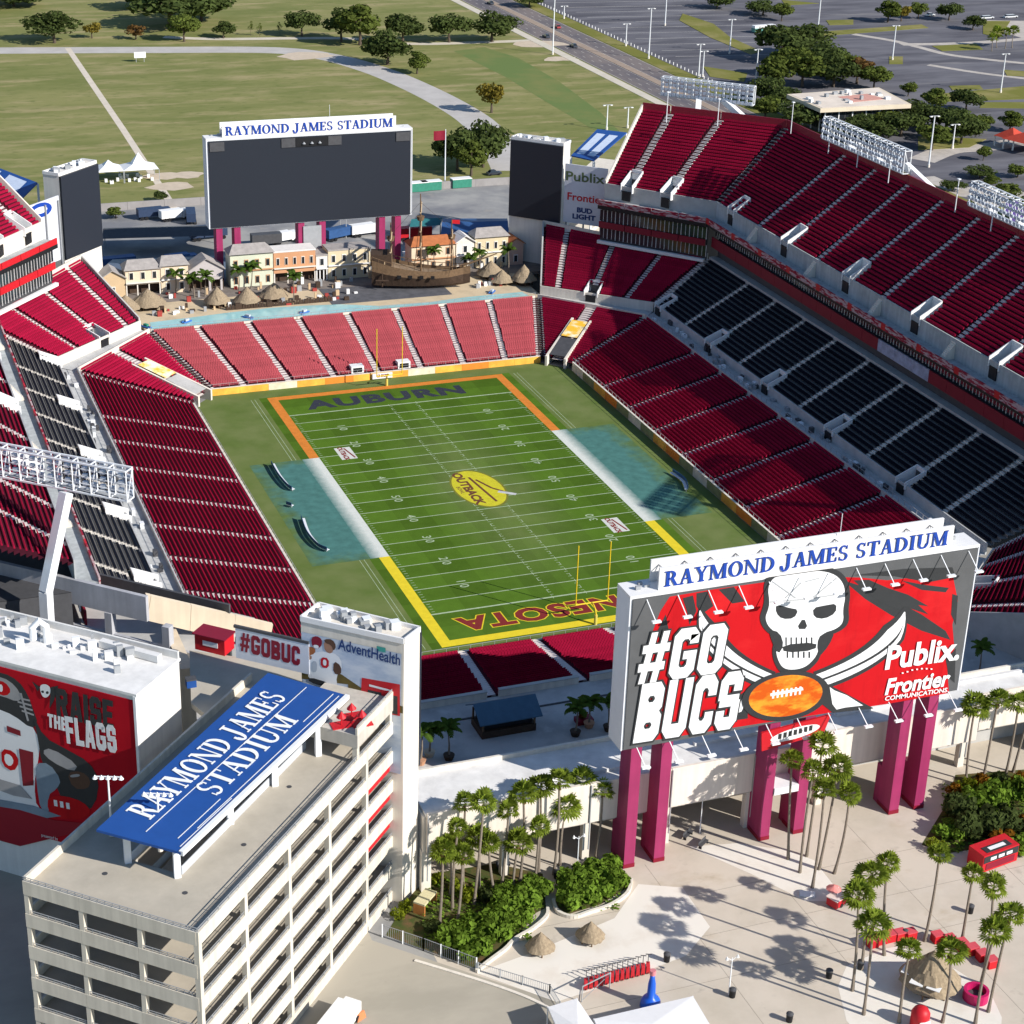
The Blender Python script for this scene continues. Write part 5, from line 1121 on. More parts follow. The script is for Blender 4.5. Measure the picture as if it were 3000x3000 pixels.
for px in ((375, 2525), (520, 2568), (675, 2412), (805, 2300), (932, 2212)):
    c = P(*px, 25.4); b = MB(); b.box(c.x-.35, c.y-.35, 25.4, c.x+.35, c.y+.35, 29.72); b.build('post', STEELW, t)
b = MB()
for k in range(8): b.bar(cp(Lc*(k+.5)/8, .1)+Vector((0, 0, -.45)), cp(Lc*(k+.5)/8, Wd-.1)+Vector((0, 0, -.45)), .18, .25)
b.build('roof_ribs', STEELW, t)
for px, pt, lb in (((328, 2448), (320, 2275), 'white pole with five lamps beside the red player banner'), ((470, 2492), (456, 2325), 'white pole with five lamps in front of the canopy lettering')):
    c = P(*px, 25.4); h = HT(c, *pt); l = thing('lamp_mast', lb, 'light', c, 0, 'lamp masts on the ramp deck')
    b = MB(); b.tube([(0, 0, 0), (0, 0, h-25.4)], [.14, .09], 8); b.build('pole', STEELW, l); b = MB(); b.cyl(0, 0, 0, .4, .3, n=10); b.build('base', CONC_L, l)
    b = MB(); b.bar((-1.3, .5, h-25.4), (1.3, -.5, h-25.4), .1); b.build('cross_arm', STEELW, l)
    for k in range(5): b = MB(); b.cone(-1.3+k*.65, .5-k*.25, h-25.65, h-25.2, .3, 8); b.build('lamp', STEELW, l)

# ================================================================== banner block
t = thing('banner_block', 'tall block with a red player banner reading RAISE THE FLAGS', 'building')
BC = Vector((-82.7, -110.3, 0)); HB = 31.0
b = MB(); b.obox(BC, E1, E2, 0, 0, 0, 46, 9.4, HB); b.build('walls', mat('block_white', (.74, .72, .68), .75, .05, .3, streak=.06), t)
b = MB(); b.obox(BC, E1, E2, -.15, -.15, HB, 46, 9.55, HB+.35); b.build('roof_slab', WROOF, t)
b = MB(); b.obox(BC, E1, E2, 0, 9.2, HB+.35, 46, 9.5, HB+1.3); b.build('roof_parapet', mat('block_white', (.74, .72, .68)), t)
b = MB()
for k in range(70):
    x = 2+random.random()**.8*40; y = 3.2+random.random()*5.4; s = random.uniform(.12, .55); c = BC+E1*x+E2*y; b.box(c.x-s, c.y-s*.6, HB+.352, c.x+s, c.y+s*.6, HB+.35+random.uniform(.3, 1.5), k % 3)
stuff(b.build('roof_equipment', [STEELW, WROOF, GREY], t))
b = MB(); c = BC+E1*16.5+E2*6; b.tube([(c.x, c.y, HB), (c.x, c.y, HB+2.6), (c.x-.8, c.y, HB+3.4), (c.x-1.6, c.y, HB+2.6), (c.x-1.6, c.y, HB+1)], .45, 10); b.build('vent_pipe', STEELW, t)
b = MB(); c = BC+E1*1.5; b.bar((c+E2*7.6).to_tuple()[:2]+(HB+.9,), (c+E1*8.5+E2*7.9).to_tuple()[:2]+(HB+.9,), .9, .9); b.build('duct', WROOF, t)
b = MB(); b.obox(BC, E1, E2, .35, -.12, 7.2, 45.8, -.002, HB-.6); b.build('banner', REDB, t)
b = MB(); b.obox(BC, E1, E2, -.02, -.2, 0, .33, 0, HB-.003); b.build('corner_trim', STEELW, t)
plK = ((BC.x-E2.x*.12, BC.y-E2.y*.12), (-E2.x, -E2.y))
_l = [.01]
def A2(name, pts, m): _l[0] += .003; return art(name, pts, plK, _l[0], m, t)
SLATE = mat('print_slate', (.20, .26, .32), .6, .2, .3)
SHADE = mat('print_pewter', (.34, .33, .33), .6, .15, .3); DKR = mat('print_dark_red', (.22, .01, .02), .6, .1)
A2('player_print', chaikin([(-60, 2075), (30, 2080), (85, 2110), (118, 2170), (112, 2230), (100, 2300), (108, 2370), (165, 2392), (60, 2385), (-60, 2355)], 1), INKW)
A2('player_print', chaikin([(-60, 1962), (10, 1970), (55, 1995), (82, 2035), (98, 2080), (112, 2120), (92, 2135), (40, 2095), (-10, 2075), (-60, 2060)], 1), INK)
A2('player_print', chaikin([(-40, 1978), (10, 1984), (45, 2008), (66, 2045), (50, 2056), (10, 2040), (-40, 2030)], 1), SHADE)
A2('player_print', chaikin([(-12, 1992), (16, 1998), (34, 2024), (18, 2040), (-12, 2030)], 1), PRED); A2('player_print', chaikin([(-4, 2004), (8, 2006), (8, 2028), (-4, 2024)], 1), INKW)
for k in range(4): A2('player_print', [(46+k*6, 2040+k*13), (88+k*4, 2050+k*14), (88+k*4, 2055+k*14), (46+k*6, 2045+k*13)], SHADE)
A2('player_print', [(58, 2030), (64, 2030), (86, 2112), (80, 2112)], SHADE)
A2('player_print', chaikin([(96, 2092), (130, 2160), (196, 2195), (262, 2232), (292, 2285), (280, 2360), (235, 2385), (190, 2360), (160, 2290), (122, 2235), (112, 2165)], 1), INK)
A2('player_print', chaikin([(104, 2235), (145, 2235), (180, 2285), (168, 2310), (140, 2330), (148, 2380), (120, 2375), (108, 2300)], 1), SLATE)
A2('player_print', chaikin([(122, 2200), (150, 2190), (230, 2240), (215, 2262), (150, 2230)], 1), SHADE)
A2('player_print', chaikin([(196, 2262), (240, 2258), (268, 2285), (258, 2312), (215, 2310)], 1), BROWN)
A2('player_print', chaikin([(205, 2270), (232, 2266), (236, 2274), (208, 2278)], 1), SHADE)
A2('player_print', chaikin([(4, 2192), (42, 2200), (58, 2232), (40, 2262), (6, 2240)], 1), PRED); A2('player_print', chaikin([(14, 2206), (34, 2212), (42, 2232), (30, 2246), (14, 2232)], 1), INKW)
A2('player_print', [(56, 2192), (98, 2203), (99, 2300), (68, 2302)], DKR); A2('player_print', [(20, 2125), (60, 2140), (62, 2156), (22, 2142)], DKR)
A2('player_print', [(-40, 2270), (60, 2300), (95, 2340), (40, 2330), (-40, 2300)], SHADE)
A2('player_print', chaikin([(142, 2332), (190, 2330), (245, 2348), (272, 2380), (232, 2402), (165, 2396), (140, 2372)], 1), PRED)
for k in range(3): A2('player_print', [(158+k*18, 2342+k*4), (168+k*18, 2344+k*4), (170+k*18, 2362+k*4), (160+k*18, 2360+k*4)], INKW)
A2('player_print', [(-60, 2330), (100, 2360), (180, 2390), (120, 2398), (-60, 2345)], SLATE)
A2('lower_band', [(-60, 2352), (60, 2372), (160, 2402), (240, 2410), (290, 2392), (300, 2420), (60, 2478), (-60, 2445)], mat('banner_dark_red', (.30, .008, .02), .55, .05))
for pts, m_ in ((chaikin([(116, 2008), (132, 2002), (148, 2010), (150, 2030), (138, 2044), (124, 2040)], 2), INKW), (chaikin([(122, 2022), (130, 2022), (130, 2030), (122, 2028)], 1), INK), (chaikin([(136, 2024), (144, 2024), (144, 2032), (136, 2032)], 1), INK), ([(95, 1995), (118, 2012), (112, 2025)], INK), ([(150, 2012), (172, 2008), (160, 2050), (146, 2075)], INK)): A2('emblem', pts, m_)
def T2(txt, a, c, h, m, **kw): _l[0] += .003; block_text('slogan', txt, PL(*a, *plK), PL(*c, *plK), h, m, t, lift=_l[0], shear=.08)
T2('RAISE', (168, 2098), (335, 2138), 4.0, INK, bold=.05, shear=.08); T2('THE', (142, 2128), (198, 2142), 1.9, INKW, bold=.04, shear=.08); T2('FLAGS', (198, 2176), (345, 2206), 3.8, INKW, bold=.05, shear=.08)
fit_text('small_print', 'presented by', PL(124, 2452, *plK), PL(172, 2464, *plK), .6, INKW, t, lift=_l[0]+.01)

# ================================================================== end frames of the near left stand
t = thing('stand_end_frame', 'open concrete frame with grey beams below the near end of the red upper deck', 'building')
f0 = P(-160, 1605, 28); f1 = P(430, 1745, 28); dF = (f1-f0); dF.z = 0; LF = dF.length; dF.normalize(); nF = Vector((dF.y, -dF.x, 0)); nF = nF if nF.y < 0 else -nF
GB = mat('beam_grey', (.40, .40, .42), .85, .1, .4, streak=.1)
b = MB(); b.obox(f0, dF, -nF, 0, -.3, 24.2, LF, .3, 27.9); b.build('edge_beam', GB, t)
for k, z in enumerate((19.5, 14.5, 9.5, 4.5)):
    b = MB(); b.obox(f0, dF, -nF, 0, -.25, z, LF+8, .25, z+1.5); b.build('beam', GB, t)
    b = MB(); b.obox(f0, dF, -nF, 0, .3, z, LF+8, 14, z+.4); b.build('concourse_slab', CONC_G, t)
b = MB(); b.obox(f0, dF, -nF, 0, 9, 0, LF+7, 9.4, 24); b.build('rear_wall', DGREY, t)
for x in (8, 17, 26, 35):
    b = MB(); b.obox(f0, dF, -nF, x, -.5, 0, x+1.1, .6, 24.19); b.build('column', GB, t)
t = thing('stand_end_wall', 'tan end wall hanging over the red kiosk at the near end of the stand', 'wall')
for tp0, tp1, bt0, bt1 in (((428, 1742), (442, 1745), (412, 1812), (430, 1818)), ((443, 1746), (560, 1773), (431, 1818), (556, 1848)), ((561, 1773), (690, 1804), (557, 1848), (688, 1880)), ((691, 1804), (800, 1830), (689, 1836), (796, 1852))):
    m_ = MB(); D_ = Vector((0, .6, 0)); w_ = [PY(*q, -78) for q in (tp0, tp1, bt0, bt1)]; m_.box8([w_[2], w_[3], w_[3]+D_, w_[2]+D_], [w_[0], w_[1], w_[1]+D_, w_[0]+D_]); m_.build('wall_panel', TAN, t)
b = MB(); b.box(-73.5, -88.9, 0, -71.7, -87.1, 21.5); b.build('support_column', TAN, t)
b = MB(); b.box(-73.4, -87.1, 20.4, -71.8, -77.4, 21.4); b.build('bracket_beam', TAN, t)
# concourse platform with kiosk
t = thing('concourse_platform', 'beige concourse platform linking the stand to the ramp building', 'platform')
b = MB(); b.prism([tuple(P(*q, 24.6)[:2]) for q in ((555, 1905), (700, 1925), (900, 1975), (1010, 2080), (900, 2140), (700, 2170), (560, 2060))], 23.9, 24.6); b.build('slab', DECK, t)
c = P(615, 1912, 24.6); k_ = thing('kiosk', 'red concession kiosk with a white flag print under the tan end wall', 'kiosk', c)
b = MB(); b.obox((0, 0), E1, E2, -2.2, 0, 0, 2.2, 2.4, 2.3); b.build('walls', RED, k_); b = MB(); b.obox((0, 0), E1, E2, -1.2, -.06, .9, 1.0, -.002, 1.6); b.build('print', INKW, k_); b = MB(); b.obox((0, 0), E1, E2, -2.4, -.3, 2.3, 2.4, 2.6, 2.45); b.build('roof', MAROON, k_)
c = P(560, 2010, 24.6); k_ = thing('recycling_bin', 'small blue bin by the corner of the white block', 'bin', c); b = MB(); b.box(-.6, -.5, 0, .6, .5, 1.0); b.build('body', BLUE, k_); b = MB(); b.box(-.65, -.55, 1.0, .65, .55, 1.15); b.build('lid', DGREY, k_)

# ================================================================== near concourse building and inner plaza
t = thing('concourse_building', 'long white concourse building behind the pink billboard columns', 'building')
WALLW = mat('concourse_wall', (.74, .66, .57), .8, .05, .3, streak=.10)
segs = [(-49, -38.2), (-38.2, -27), (-27, -15.5), (-15.5, -3.4), (-3.4, 8.5), (8.5, 20), (20, 33), (33, 46), (46, 60), (60, 76)]
for i, (a, c) in enumerate(segs):
    yb = -117.0 if c < 9 else (-115.2 if c < 34 else -113.0)
    b = MB(); b.box(a+.05, yb, 6.0, c-.05, yb+.4, 11.9); b.build('wall_panel', WALLW, t)
    b = MB(); b.box(a, yb+.4, 11.2, c, -107.2, 11.55); b.build('roof_slab', WROOF, t)
    b = MB(); b.cyl(a+.1, yb-.12, 2.0, 11.7, .1, n=8); b.build('downpipe', GREY, t)
    if i < 9: b = MB(); b.box(a-.5, yb+.42, 0, a+.5, yb+1.4, 6.0); b.build('pillar', CONC_L, t)
    b = MB(); b.box(a, yb+.4, 5.6, c, -107.3, 6.0); b.build('ceiling_slab', CONC, t)
b = MB(); b.box(-49, -107.6, 6.0, 76, -107.2, 12.2); b.build('rear_parapet', CONC_L, t)
b = MB(); b.box(-49.3, -116.5, 0, -48.2, -107.65, 11.1); b.build('end_wall', CONC_L, t)
b = MB(); b.box(-46, -107.6, 0, 76, -107.3, 5.59); b.build('inner_wall', CONC_G, t)
# raised roof strips and skylight kerbs seen as bands on the roof
for x0, y0, x1, y1 in ((-32, -114.5, -20, -113.9), (-10, -112.4, 2, -111.8), (12, -111.5, 30, -110.9), (24, -109, 44, -108.5)):
    b = MB(); b.box(x0, y0, 11.552, x1, y1, 12.0); b.build('roof_kerb', WROOF, t)
ip = struct(MB().build('inner_plaza', CONC_G)) if False else None
b = MB(); b.box(-49, -107.2, 6.4, 76, -84.9, 7.05); struct(b.build('inner_plaza', mixmat('inner_plaza_paving', [(.50, .49, .47), ((.38, .37, .36), (.15, .15, 1), .45, .65), ((.58, .57, .55), (.4, .4, 1), .55, .75)], .85)))
b = MB(); b.prism([(-49, -84.9), (-45.4, -84.6), (-63.8, -64.4), (-70, -78), (-58, -106)], 6.4, 7.03); struct(b.build('corner_plaza', CONC_G))
# low wall and counters at the head of the near stand
t = thing('stand_head_wall', 'low grey wall with openings along the head of the shaded near stand', 'wall')
for i in range(6):
    a, c = XT[i], XT[i+1]; b = MB(); b.box(a+.9, -85.1, 7.05, c-.9, -84.8, 8.2); b.build('wall_panel', CONC_L, t)
    b = MB(); b.box(a+.9, -85.3, 8.2, c-.9, -84.6, 8.3); b.build('cap', CONC_G, t)
b = MB(); b.box(-46, -89.6, 7.053, 46, -89.3, 7.2); b.build('kerb', DGREY, t)
# drinks kiosk with blue pitched roof
c = P(1475, 2130, 7.05); t = thing('drinks_kiosk', 'small kiosk with a blue pitched roof on the shaded inner plaza', 'kiosk', c)
b = MB(); b.box(-4, -2.2, 0, 4, 2.2, 1.1); b.build('counter', DWOOD, t)
for x in (-3.8, 3.8):
    for y in (-2, 2): b = MB(); b.box(x-.12, y-.12, 1.1, x+.12, y+.12, 2.8); b.build('post', WOOD, t)
for s_ in (-1, 1):
    b = MB(); b.box8([(-4.6, s_*3.0, 2.6), (4.6, s_*3.0, 2.6), (4.6, 0, 4.4), (-4.6, 0, 4.4)], [(-4.6, s_*3.0, 2.75), (4.6, s_*3.0, 2.75), (4.6, 0, 4.55), (-4.6, 0, 4.55)]); b.build('roof_slope', mat('kiosk_blue', (.05, .11, .17), .5, .12, 1.0), t)
b = MB(); b.box(-3.5, -1.8, 1.12, 3.5, 1.8, 2.2); b.build('bar_back', BLACK, t)

# ================================================================== far blue canopies
def canopy(pts, z, label, rows):
    t = thing('deck_canopy', label, 'canopy', group='blue canopies behind the far corners')
    q = [P(*p, z+dz) for p, dz in zip(pts, (0, 1.2, 1.2, 0))]; th = Vector((0, 0, .3))
    b = MB(); b.box8([p-th for p in q], q); b.build('fabric_roof', BLUE, t)
    for k in range(2):
        for j in range(rows):
            f0, f1 = .12+.44*k, .12+.44*k+.30; g0, g1 = (j+.1)/rows, (j+.85)/rows
            def cpp(f, g): return (q[0].lerp(q[1], g)).lerp(q[3].lerp(q[2], g), f)+Vector((0, 0, .03))
            b = MB(); b.quad(cpp(f0, g0), cpp(f0, g1), cpp(f1, g1), cpp(f1, g0)); b.build('white_lettering_block', mat('canopy_white', (.55, .62, .74), .6, .1), t)
    for p in q:
        b = MB(); b.box(p.x-.25, p.y-.25, 0, p.x+.25, p.y+.25, p.z-.3); b.build('post', STEELW, t)
    cx = sum(p.x for p in q)/4; cy = sum(p.y for p in q)/4
    for k in range(6):
        b = MB(); b.prism([(p.x, p.y) for p in q], 3.5+k*3.8, 4.6+k*3.8); b.build('ramp_deck', CONC_L, t)
canopy([(1673, 455), (1750, 378), (1836, 388), (1740, 470)], 30, 'blue canopy with white lettering behind the right upper wing', 1)
canopy([(-90, 500), (-60, 470), (110, 535), (60, 585)], 30, 'blue canopy edge behind the far left screen tower', 1)

# ================================================================== floodlight racks
def rack(a, c, zt, zb, arms, label, n_cols=22, rows=4, ret=None):
    a, c = Vector(a), Vector(c); d = (c-a); d.z = 0; L = d.length; d.normalize(); nn = Vector((-d.y, d.x, 0))
    inw = -nn if (nn.x*a.x+nn.y*a.y) > 0 else nn
    t = thing('floodlight_rack', label, 'floodlights', group='floodlight racks on the stands')
    def q(x, y, z): p = a+d*x+inw*y; return (p.x, p.y, z)
    b = MB()
    for z in (zb, zt):
        for y in (0, 1.6): b.bar(q(0, y, z), q(L, y, z), .22)
    for k in range(n_cols//2+1):
        x = L*k/(n_cols//2)
        for y in (0, 1.6): b.bar(q(x, y, zb), q(x, y, zt), .14)
        b.bar(q(x, 0, zt), q(x, 1.6, zt), .14); b.bar(q(x, 0, zb), q(x, 1.6, zb), .14); b.bar(q(x, 0, zb), q(x, 1.6, zt), .10)
    for r_ in range(rows): z = zb+(zt-zb)*(r_+.5)/rows; b.bar(q(0, 1.6, z), q(L, 1.6, z), .10)
    b.build('frame', STEELW, t)
    b = MB()
    for r_ in range(rows):
        z = zb+(zt-zb)*(r_+.5)/rows
        for k in range(n_cols):
            x = L*(k+.5)/n_cols; p = q(x, 1.9, z); i2 = inw
            b.obox((p[0], p[1]), d, inw, -.34, -.18, z-.30, .34, .25, z+.28, 0)
    stuff(b.build('lamps', mat('lamp_glass', (.45, .50, .58), .25, .2, 2.0), t))
    b = MB(); b.quad(q(0, .6, zb-.02), q(L, .6, zb-.02), q(L, 1.8, zb-.02), q(0, 1.8, zb-.02)); b.build('catwalk', GREY, t)
    for pts in arms:
        b = MB()
        for i in range(len(pts)-1): b.bar(pts[i], pts[i+1], 1.3, 1.3)
        b.build('support_arm', STEELW, t)
    return t
# near left (seen against the seats) and its twin on the right, out of frame, whose shadow lies on the field
la, lc = P(-150, 1285, 45), P(368, 1383, 45)
rack(la, lc, 45, 40.8, [[(-88.6, -76.5, 20), (-88.4, -76.3, 29), (-84.5, -73.5, 41.5)]], 'white floodlight truss on a bent arm in front of the red upper deck', 20)
rack((95, -61.5, 0), (77.6, -77.0, 0), 45, 40.8, [[(88.6, -76.5, 20), (88.4, -76.3, 29), (84.5, -73.5, 41.5)]], 'white floodlight truss on the near end of the right upper deck', 20)
ra, rc = P(1945, 222, 52), P(2215, 252, 52)
rack(ra, rc, 52, 47.6, [[(90, 97, 40), (90, 97, 44), (92.6, 102, 48)], [(99.5, 89.5, 40), (99.5, 89.5, 44.5), (97, 97.5, 48)]], 'white floodlight rack behind the maroon upper wing', 24)
rack((104.2, 60, 0), (104.8, 27, 0), 52, 47.2, [[(106.5, 52, 30), (106.5, 52, 44), (105, 52, 48)], [(106.5, 40, 30), (106.5, 40, 44), (105, 40, 48)], [(108, 20, 30), (108, 20, 44), (105, 29, 48.5)]], 'long white floodlight rack on the right upper deck before the flat-roofed building', 28)
rack((104.4, 2, 0), (104.6, -31, 0), 52, 47.2, [[(106.5, -2, 30), (106.5, -2, 44), (105, -2, 48)], [(106.5, -12, 30), (106.5, -12, 44), (105, -12, 48)]], 'white floodlight rack at the right edge beside the flagpoles', 28)
# slim white masts along the deck back
for px, pt in (((1953, 340), (1953, 270)), ((2103, 350), (2103, 290)), ((2318, 372), (2320, 300)), ((2428, 430), (2430, 350)), ((2512, 470), (2514, 420)), ((2604, 515), (2604, 470)), ((2800, 600), (2806, 525)), ((2905, 655), (2910, 560))):
    c = P(*px, 46.8); h = HT(c, *pt)-46.8; o = thing('deck_mast', 'slim white mast on the maroon back wall of the right upper deck', 'mast', c, 0, 'masts on the deck back wall'); b = MB(); b.tube([(0, 0, -1.5), (0, 0, h)], [.13, .10], 6); b.build('pole', STEELW, o); b = MB(); b.box(-.3, -.3, h-.05, .3, .3, h+.15); b.build('head', STEELW, o)
# ================================================================== plant kit
def leafmat(name, col, var=.35, obj=.12, tr=.35):
    m = bpy.data.materials.new(name); m.use_nodes = True; n = m.node_tree; L = n.links; n.nodes.clear()
    out = n.nodes.new('ShaderNodeOutputMaterial'); df = n.nodes.new('ShaderNodeBsdfDiffuse'); tl = n.nodes.new('ShaderNodeBsdfTranslucent'); mxs = n.nodes.new('ShaderNodeMixShader'); mxs.inputs[0].default_value = tr
    tc = n.nodes.new('ShaderNodeTexCoord'); no = n.nodes.new('ShaderNodeTexNoise'); no.inputs['Scale'].default_value = 1.3; no.inputs['Detail'].default_value = 5; L.new(tc.outputs['Object'], no.inputs['Vector'])
    mr = n.nodes.new('ShaderNodeMapRange'); mr.inputs[1].default_value = .3; mr.inputs[2].default_value = .7; mr.inputs[3].default_value = 1-var; mr.inputs[4].default_value = 1+var; L.new(no.outputs[0], mr.inputs[0])
    oi = n.nodes.new('ShaderNodeObjectInfo'); m3 = n.nodes.new('ShaderNodeMapRange'); m3.inputs[3].default_value = 1-obj; m3.inputs[4].default_value = 1+obj; L.new(oi.outputs['Random'], m3.inputs[0])
    mu = n.nodes.new('ShaderNodeMath'); mu.operation = 'MULTIPLY'; L.new(mr.outputs[0], mu.inputs[0]); L.new(m3.outputs[0], mu.inputs[1])
    vm = n.nodes.new('ShaderNodeVectorMath'); vm.operation = 'SCALE'; vm.inputs[0].default_value = col; L.new(mu.outputs[0], vm.inputs['Scale'])
    L.new(vm.outputs[0], df.inputs[0]); L.new(vm.outputs[0], tl.inputs[0]); L.new(df.outputs[0], mxs.inputs[1]); L.new(tl.outputs[0], mxs.inputs[2]); L.new(mxs.outputs[0], out.inputs[0]); return m
LF_DARK = leafmat('oak_leaves', (.075, .100, .030)); LF_MID = leafmat('mid_green_leaves', (.115, .145, .032)); LF_YEL = leafmat('yellowing_leaves', (.24, .19, .035)); LF_RUST = leafmat('rusty_leaves', (.15, .085, .03))
LF_SHRUB = leafmat('shrub_leaves', (.155, .245, .03), .45); LF_LIME = leafmat('lime_leaves', (.22, .26, .02)); LF_PALM = leafmat('palm_leaves', (.19, .245, .03), .45, .22, .38); LF_COCO = leafmat('coconut_leaves', (.07, .12, .02)); LF_CROT = leafmat('croton_leaves', (.26, .12, .015), .6)
LF_DEAD = leafmat('dry_palm_skirt', (.20, .14, .06))
rnd = random.Random(11)
def rvec():
    while True:
        v = Vector((rnd.uniform(-1, 1), rnd.uniform(-1, 1), rnd.uniform(-1, 1)))
        if .01 < v.length < 1: return v
def leaf_cloud(b, centre, rad, n, size, squash=.8):
    for _ in range(n):
        v = rvec(); v = v.normalized()*(v.length**.4); p = centre+Vector((v.x*rad, v.y*rad, v.z*rad*squash))
        nrm = (v+rvec()*.9).normalized(); x = nrm.cross(rvec()).normalized(); y = nrm.cross(x); s = size*rnd.uniform(.6, 1.3)
        b.quad(p-x*s-y*s*.6, p+x*s-y*s*.6, p+x*s*.8+y*s*.6, p-x*s*.8+y*s*.6)
def tree_proto(name, lm, h=10, w=10, clumps=22, per=70, leaf=.42, trunk=.35, flat=.55):
    b = MB(); tb = MB(); top = h*.42
    tb.tube([(0, 0, 0), (.1, .05, h*.2), (.0, .1, top)], [trunk, trunk*.75, trunk*.5], 7)
    for k in range(clumps):
        v = rvec(); v = v.normalized()*(v.length**.5); r = rnd.uniform(.16, .27)*w*.9
        c = Vector((v.x*w*.36, v.y*w*.36, h*.62+v.z*h*.26*1.0))
        if k < 7: tb.tube([(0, .05, top*rnd.uniform(.6, 1)), tuple(c*.6+Vector((0, 0, h*.22))), tuple(c)], [trunk*.35, trunk*.2, trunk*.08], 5)
        leaf_cloud(b, c, r, per, leaf, .72)
    return (b.mesh(name+'_crown', lm), tb.mesh(name+'_trunk', TBARK))
PROTO = {'dark': [tree_proto('oak', LF_DARK, 10, 11) for _ in range(3)], 'mid': [tree_proto('tree', LF_MID, 10, 9) for _ in range(3)], 'yellow': [tree_proto('autumn', LF_YEL, 9, 8, 16, 45)], 'rust': [tree_proto('rust', LF_RUST, 9, 8, 16, 50)], 'thin': [tree_proto('thin', LF_MID, 10, 6, 9, 26, .3, .15)]}
def plant_tree(kind, loc, h, w, label, group, i=0):
    c, tr = PROTO[kind][i % len(PROTO[kind])]
    t = thing('tree', label, 'tree', loc, rnd.uniform(0, 6), group); t.scale = (w/10, w/10, h/10)
    link('crown', c, t); link('trunk', tr, t); return t
def shrub_proto(lm, n=420, leaf=.16, clumps=9):
    b = MB()
    for k in range(clumps):
        v = rvec(); c = Vector((v.x*.75, v.y*.75, .42+abs(v.z)*.42)); leaf_cloud(b, c, rnd.uniform(.3, .5), n//clumps, leaf, .85)
    return b.mesh('shrub_foliage', lm)
SHR = {'green': [shrub_proto(LF_SHRUB, 620, .13, 12) for _ in range(3)], 'lime': [shrub_proto(LF_LIME, 300, .12)], 'croton': [shrub_proto(LF_CROT, 380, .12)], 'dark': [shrub_proto(LF_DARK, 560, .14, 11) for _ in range(2)]}
def shrub(kind, loc, w, h, label, group, i=0):
    t = thing('shrub', label, 'shrub', loc, rnd.uniform(0, 6), group); o = link('foliage', SHR[kind][i % len(SHR[kind])], t); o.scale = (w/2, w/2, h)
    b = MB(); b.tube([(0, 0, 0), (.03, .02, h*.5)], [.06, .03], 5); b.build('stem', TBARK, t); return t
# fan palms: crown about a metre and a half of petiole with pleated blades
def fan_crown(seed, R=2.1):
    r = random.Random(seed); b = MB(); d = MB()
    nleaf = 30
    for k in range(nleaf):
        az = k*2.39996+r.uniform(-.2, .2); f = k/(nleaf-1); el = math.radians(80-f*98+r.uniform(-10, 10)); Lp = R*r.uniform(.34, .58)
        u = Vector((math.cos(az)*math.cos(el), math.sin(az)*math.cos(el), math.sin(el))); side = Vector((-math.sin(az), math.cos(az), 0)); nrm = side.cross(u)
        base = Vector((0, 0, .1))+u*.1; hub = base+u*Lp
        b.quad(base-side*.03, base+side*.03, hub+side*.03, hub-side*.03)
        nb = 8; Lb = R*r.uniform(.50, .66)
        for j in range(nb):
            a = math.radians(-82+164*j/(nb-1)); w = .15
            dv = (u*math.cos(a)+side*math.sin(a)).normalized(); pv = (side*math.cos(a)-u*math.sin(a))
            mid = hub+dv*Lb*.6+nrm*r.uniform(-.03, .05); tip = hub+dv*Lb*(1.0 if abs(a) < 1.2 else .8)-Vector((0, 0, r.uniform(.1, .34)))
            b.poly([hub, mid-pv*w, tip, mid+pv*w])
    for k in range(16):
        az = r.uniform(0, 6.28); rr = r.uniform(.16, .45); z = -r.uniform(.5, 1.2); side = Vector((-math.sin(az), math.cos(az), 0)); o = Vector((math.cos(az)*rr, math.sin(az)*rr, z)); tp = Vector((math.cos(az)*.1, math.sin(az)*.1, .05))
        d.quad(tp-side*.05, tp+side*.05, o+side*.2, o-side*.2)
    return b.mesh('fan_palm_crown', LF_PALM), d.mesh('dry_skirt', LF_DEAD)
FAN = [fan_crown(s) for s in range(9)]
def palm(base, top, label, group, i, R=1.9):
    base = Vector(base); top = Vector(top); t = thing('palm_tree', label, 'palm', base, 0, group); v = top-base
    b = MB(); n = 7; bend = Vector((rnd.uniform(-.25, .25), rnd.uniform(-.25, .25), 0))
    pts = [v*(k/n)+bend*math.sin(math.pi*k/n) for k in range(n+1)]; b.tube(pts, [.26 if k == 0 else .19-.05*k/n for k in range(n+1)], 7); b.build('trunk', BARK, t)
    cr, sk = FAN[i % len(FAN)]; s = R/2.1*rnd.uniform(.82, 1.15)
    for nm, me in (('crown', cr), ('dry_skirt', sk)):
        o = link(nm, me, t, v, 0); o.rotation_euler = (rnd.uniform(-.18, .18), rnd.uniform(-.18, .18), rnd.uniform(0, 6)); o.scale = (s*rnd.uniform(.88, 1.1), s*rnd.uniform(.88, 1.1), s*rnd.uniform(.85, 1.15))
    return t
def palm_px(pb, pc, label, group, i, z0=0, R=1.9):
    base = P(*pb, z0); d = ray(*pc); h = np.array([base.x-CAM_C[0], base.y-CAM_C[1]]); tt = (h@d[:2])/(d[:2]@d[:2]); q = CAM_C+tt*d
    return palm(base, Vector((q[0], q[1], q[2]-.2)), label, group, i, R)
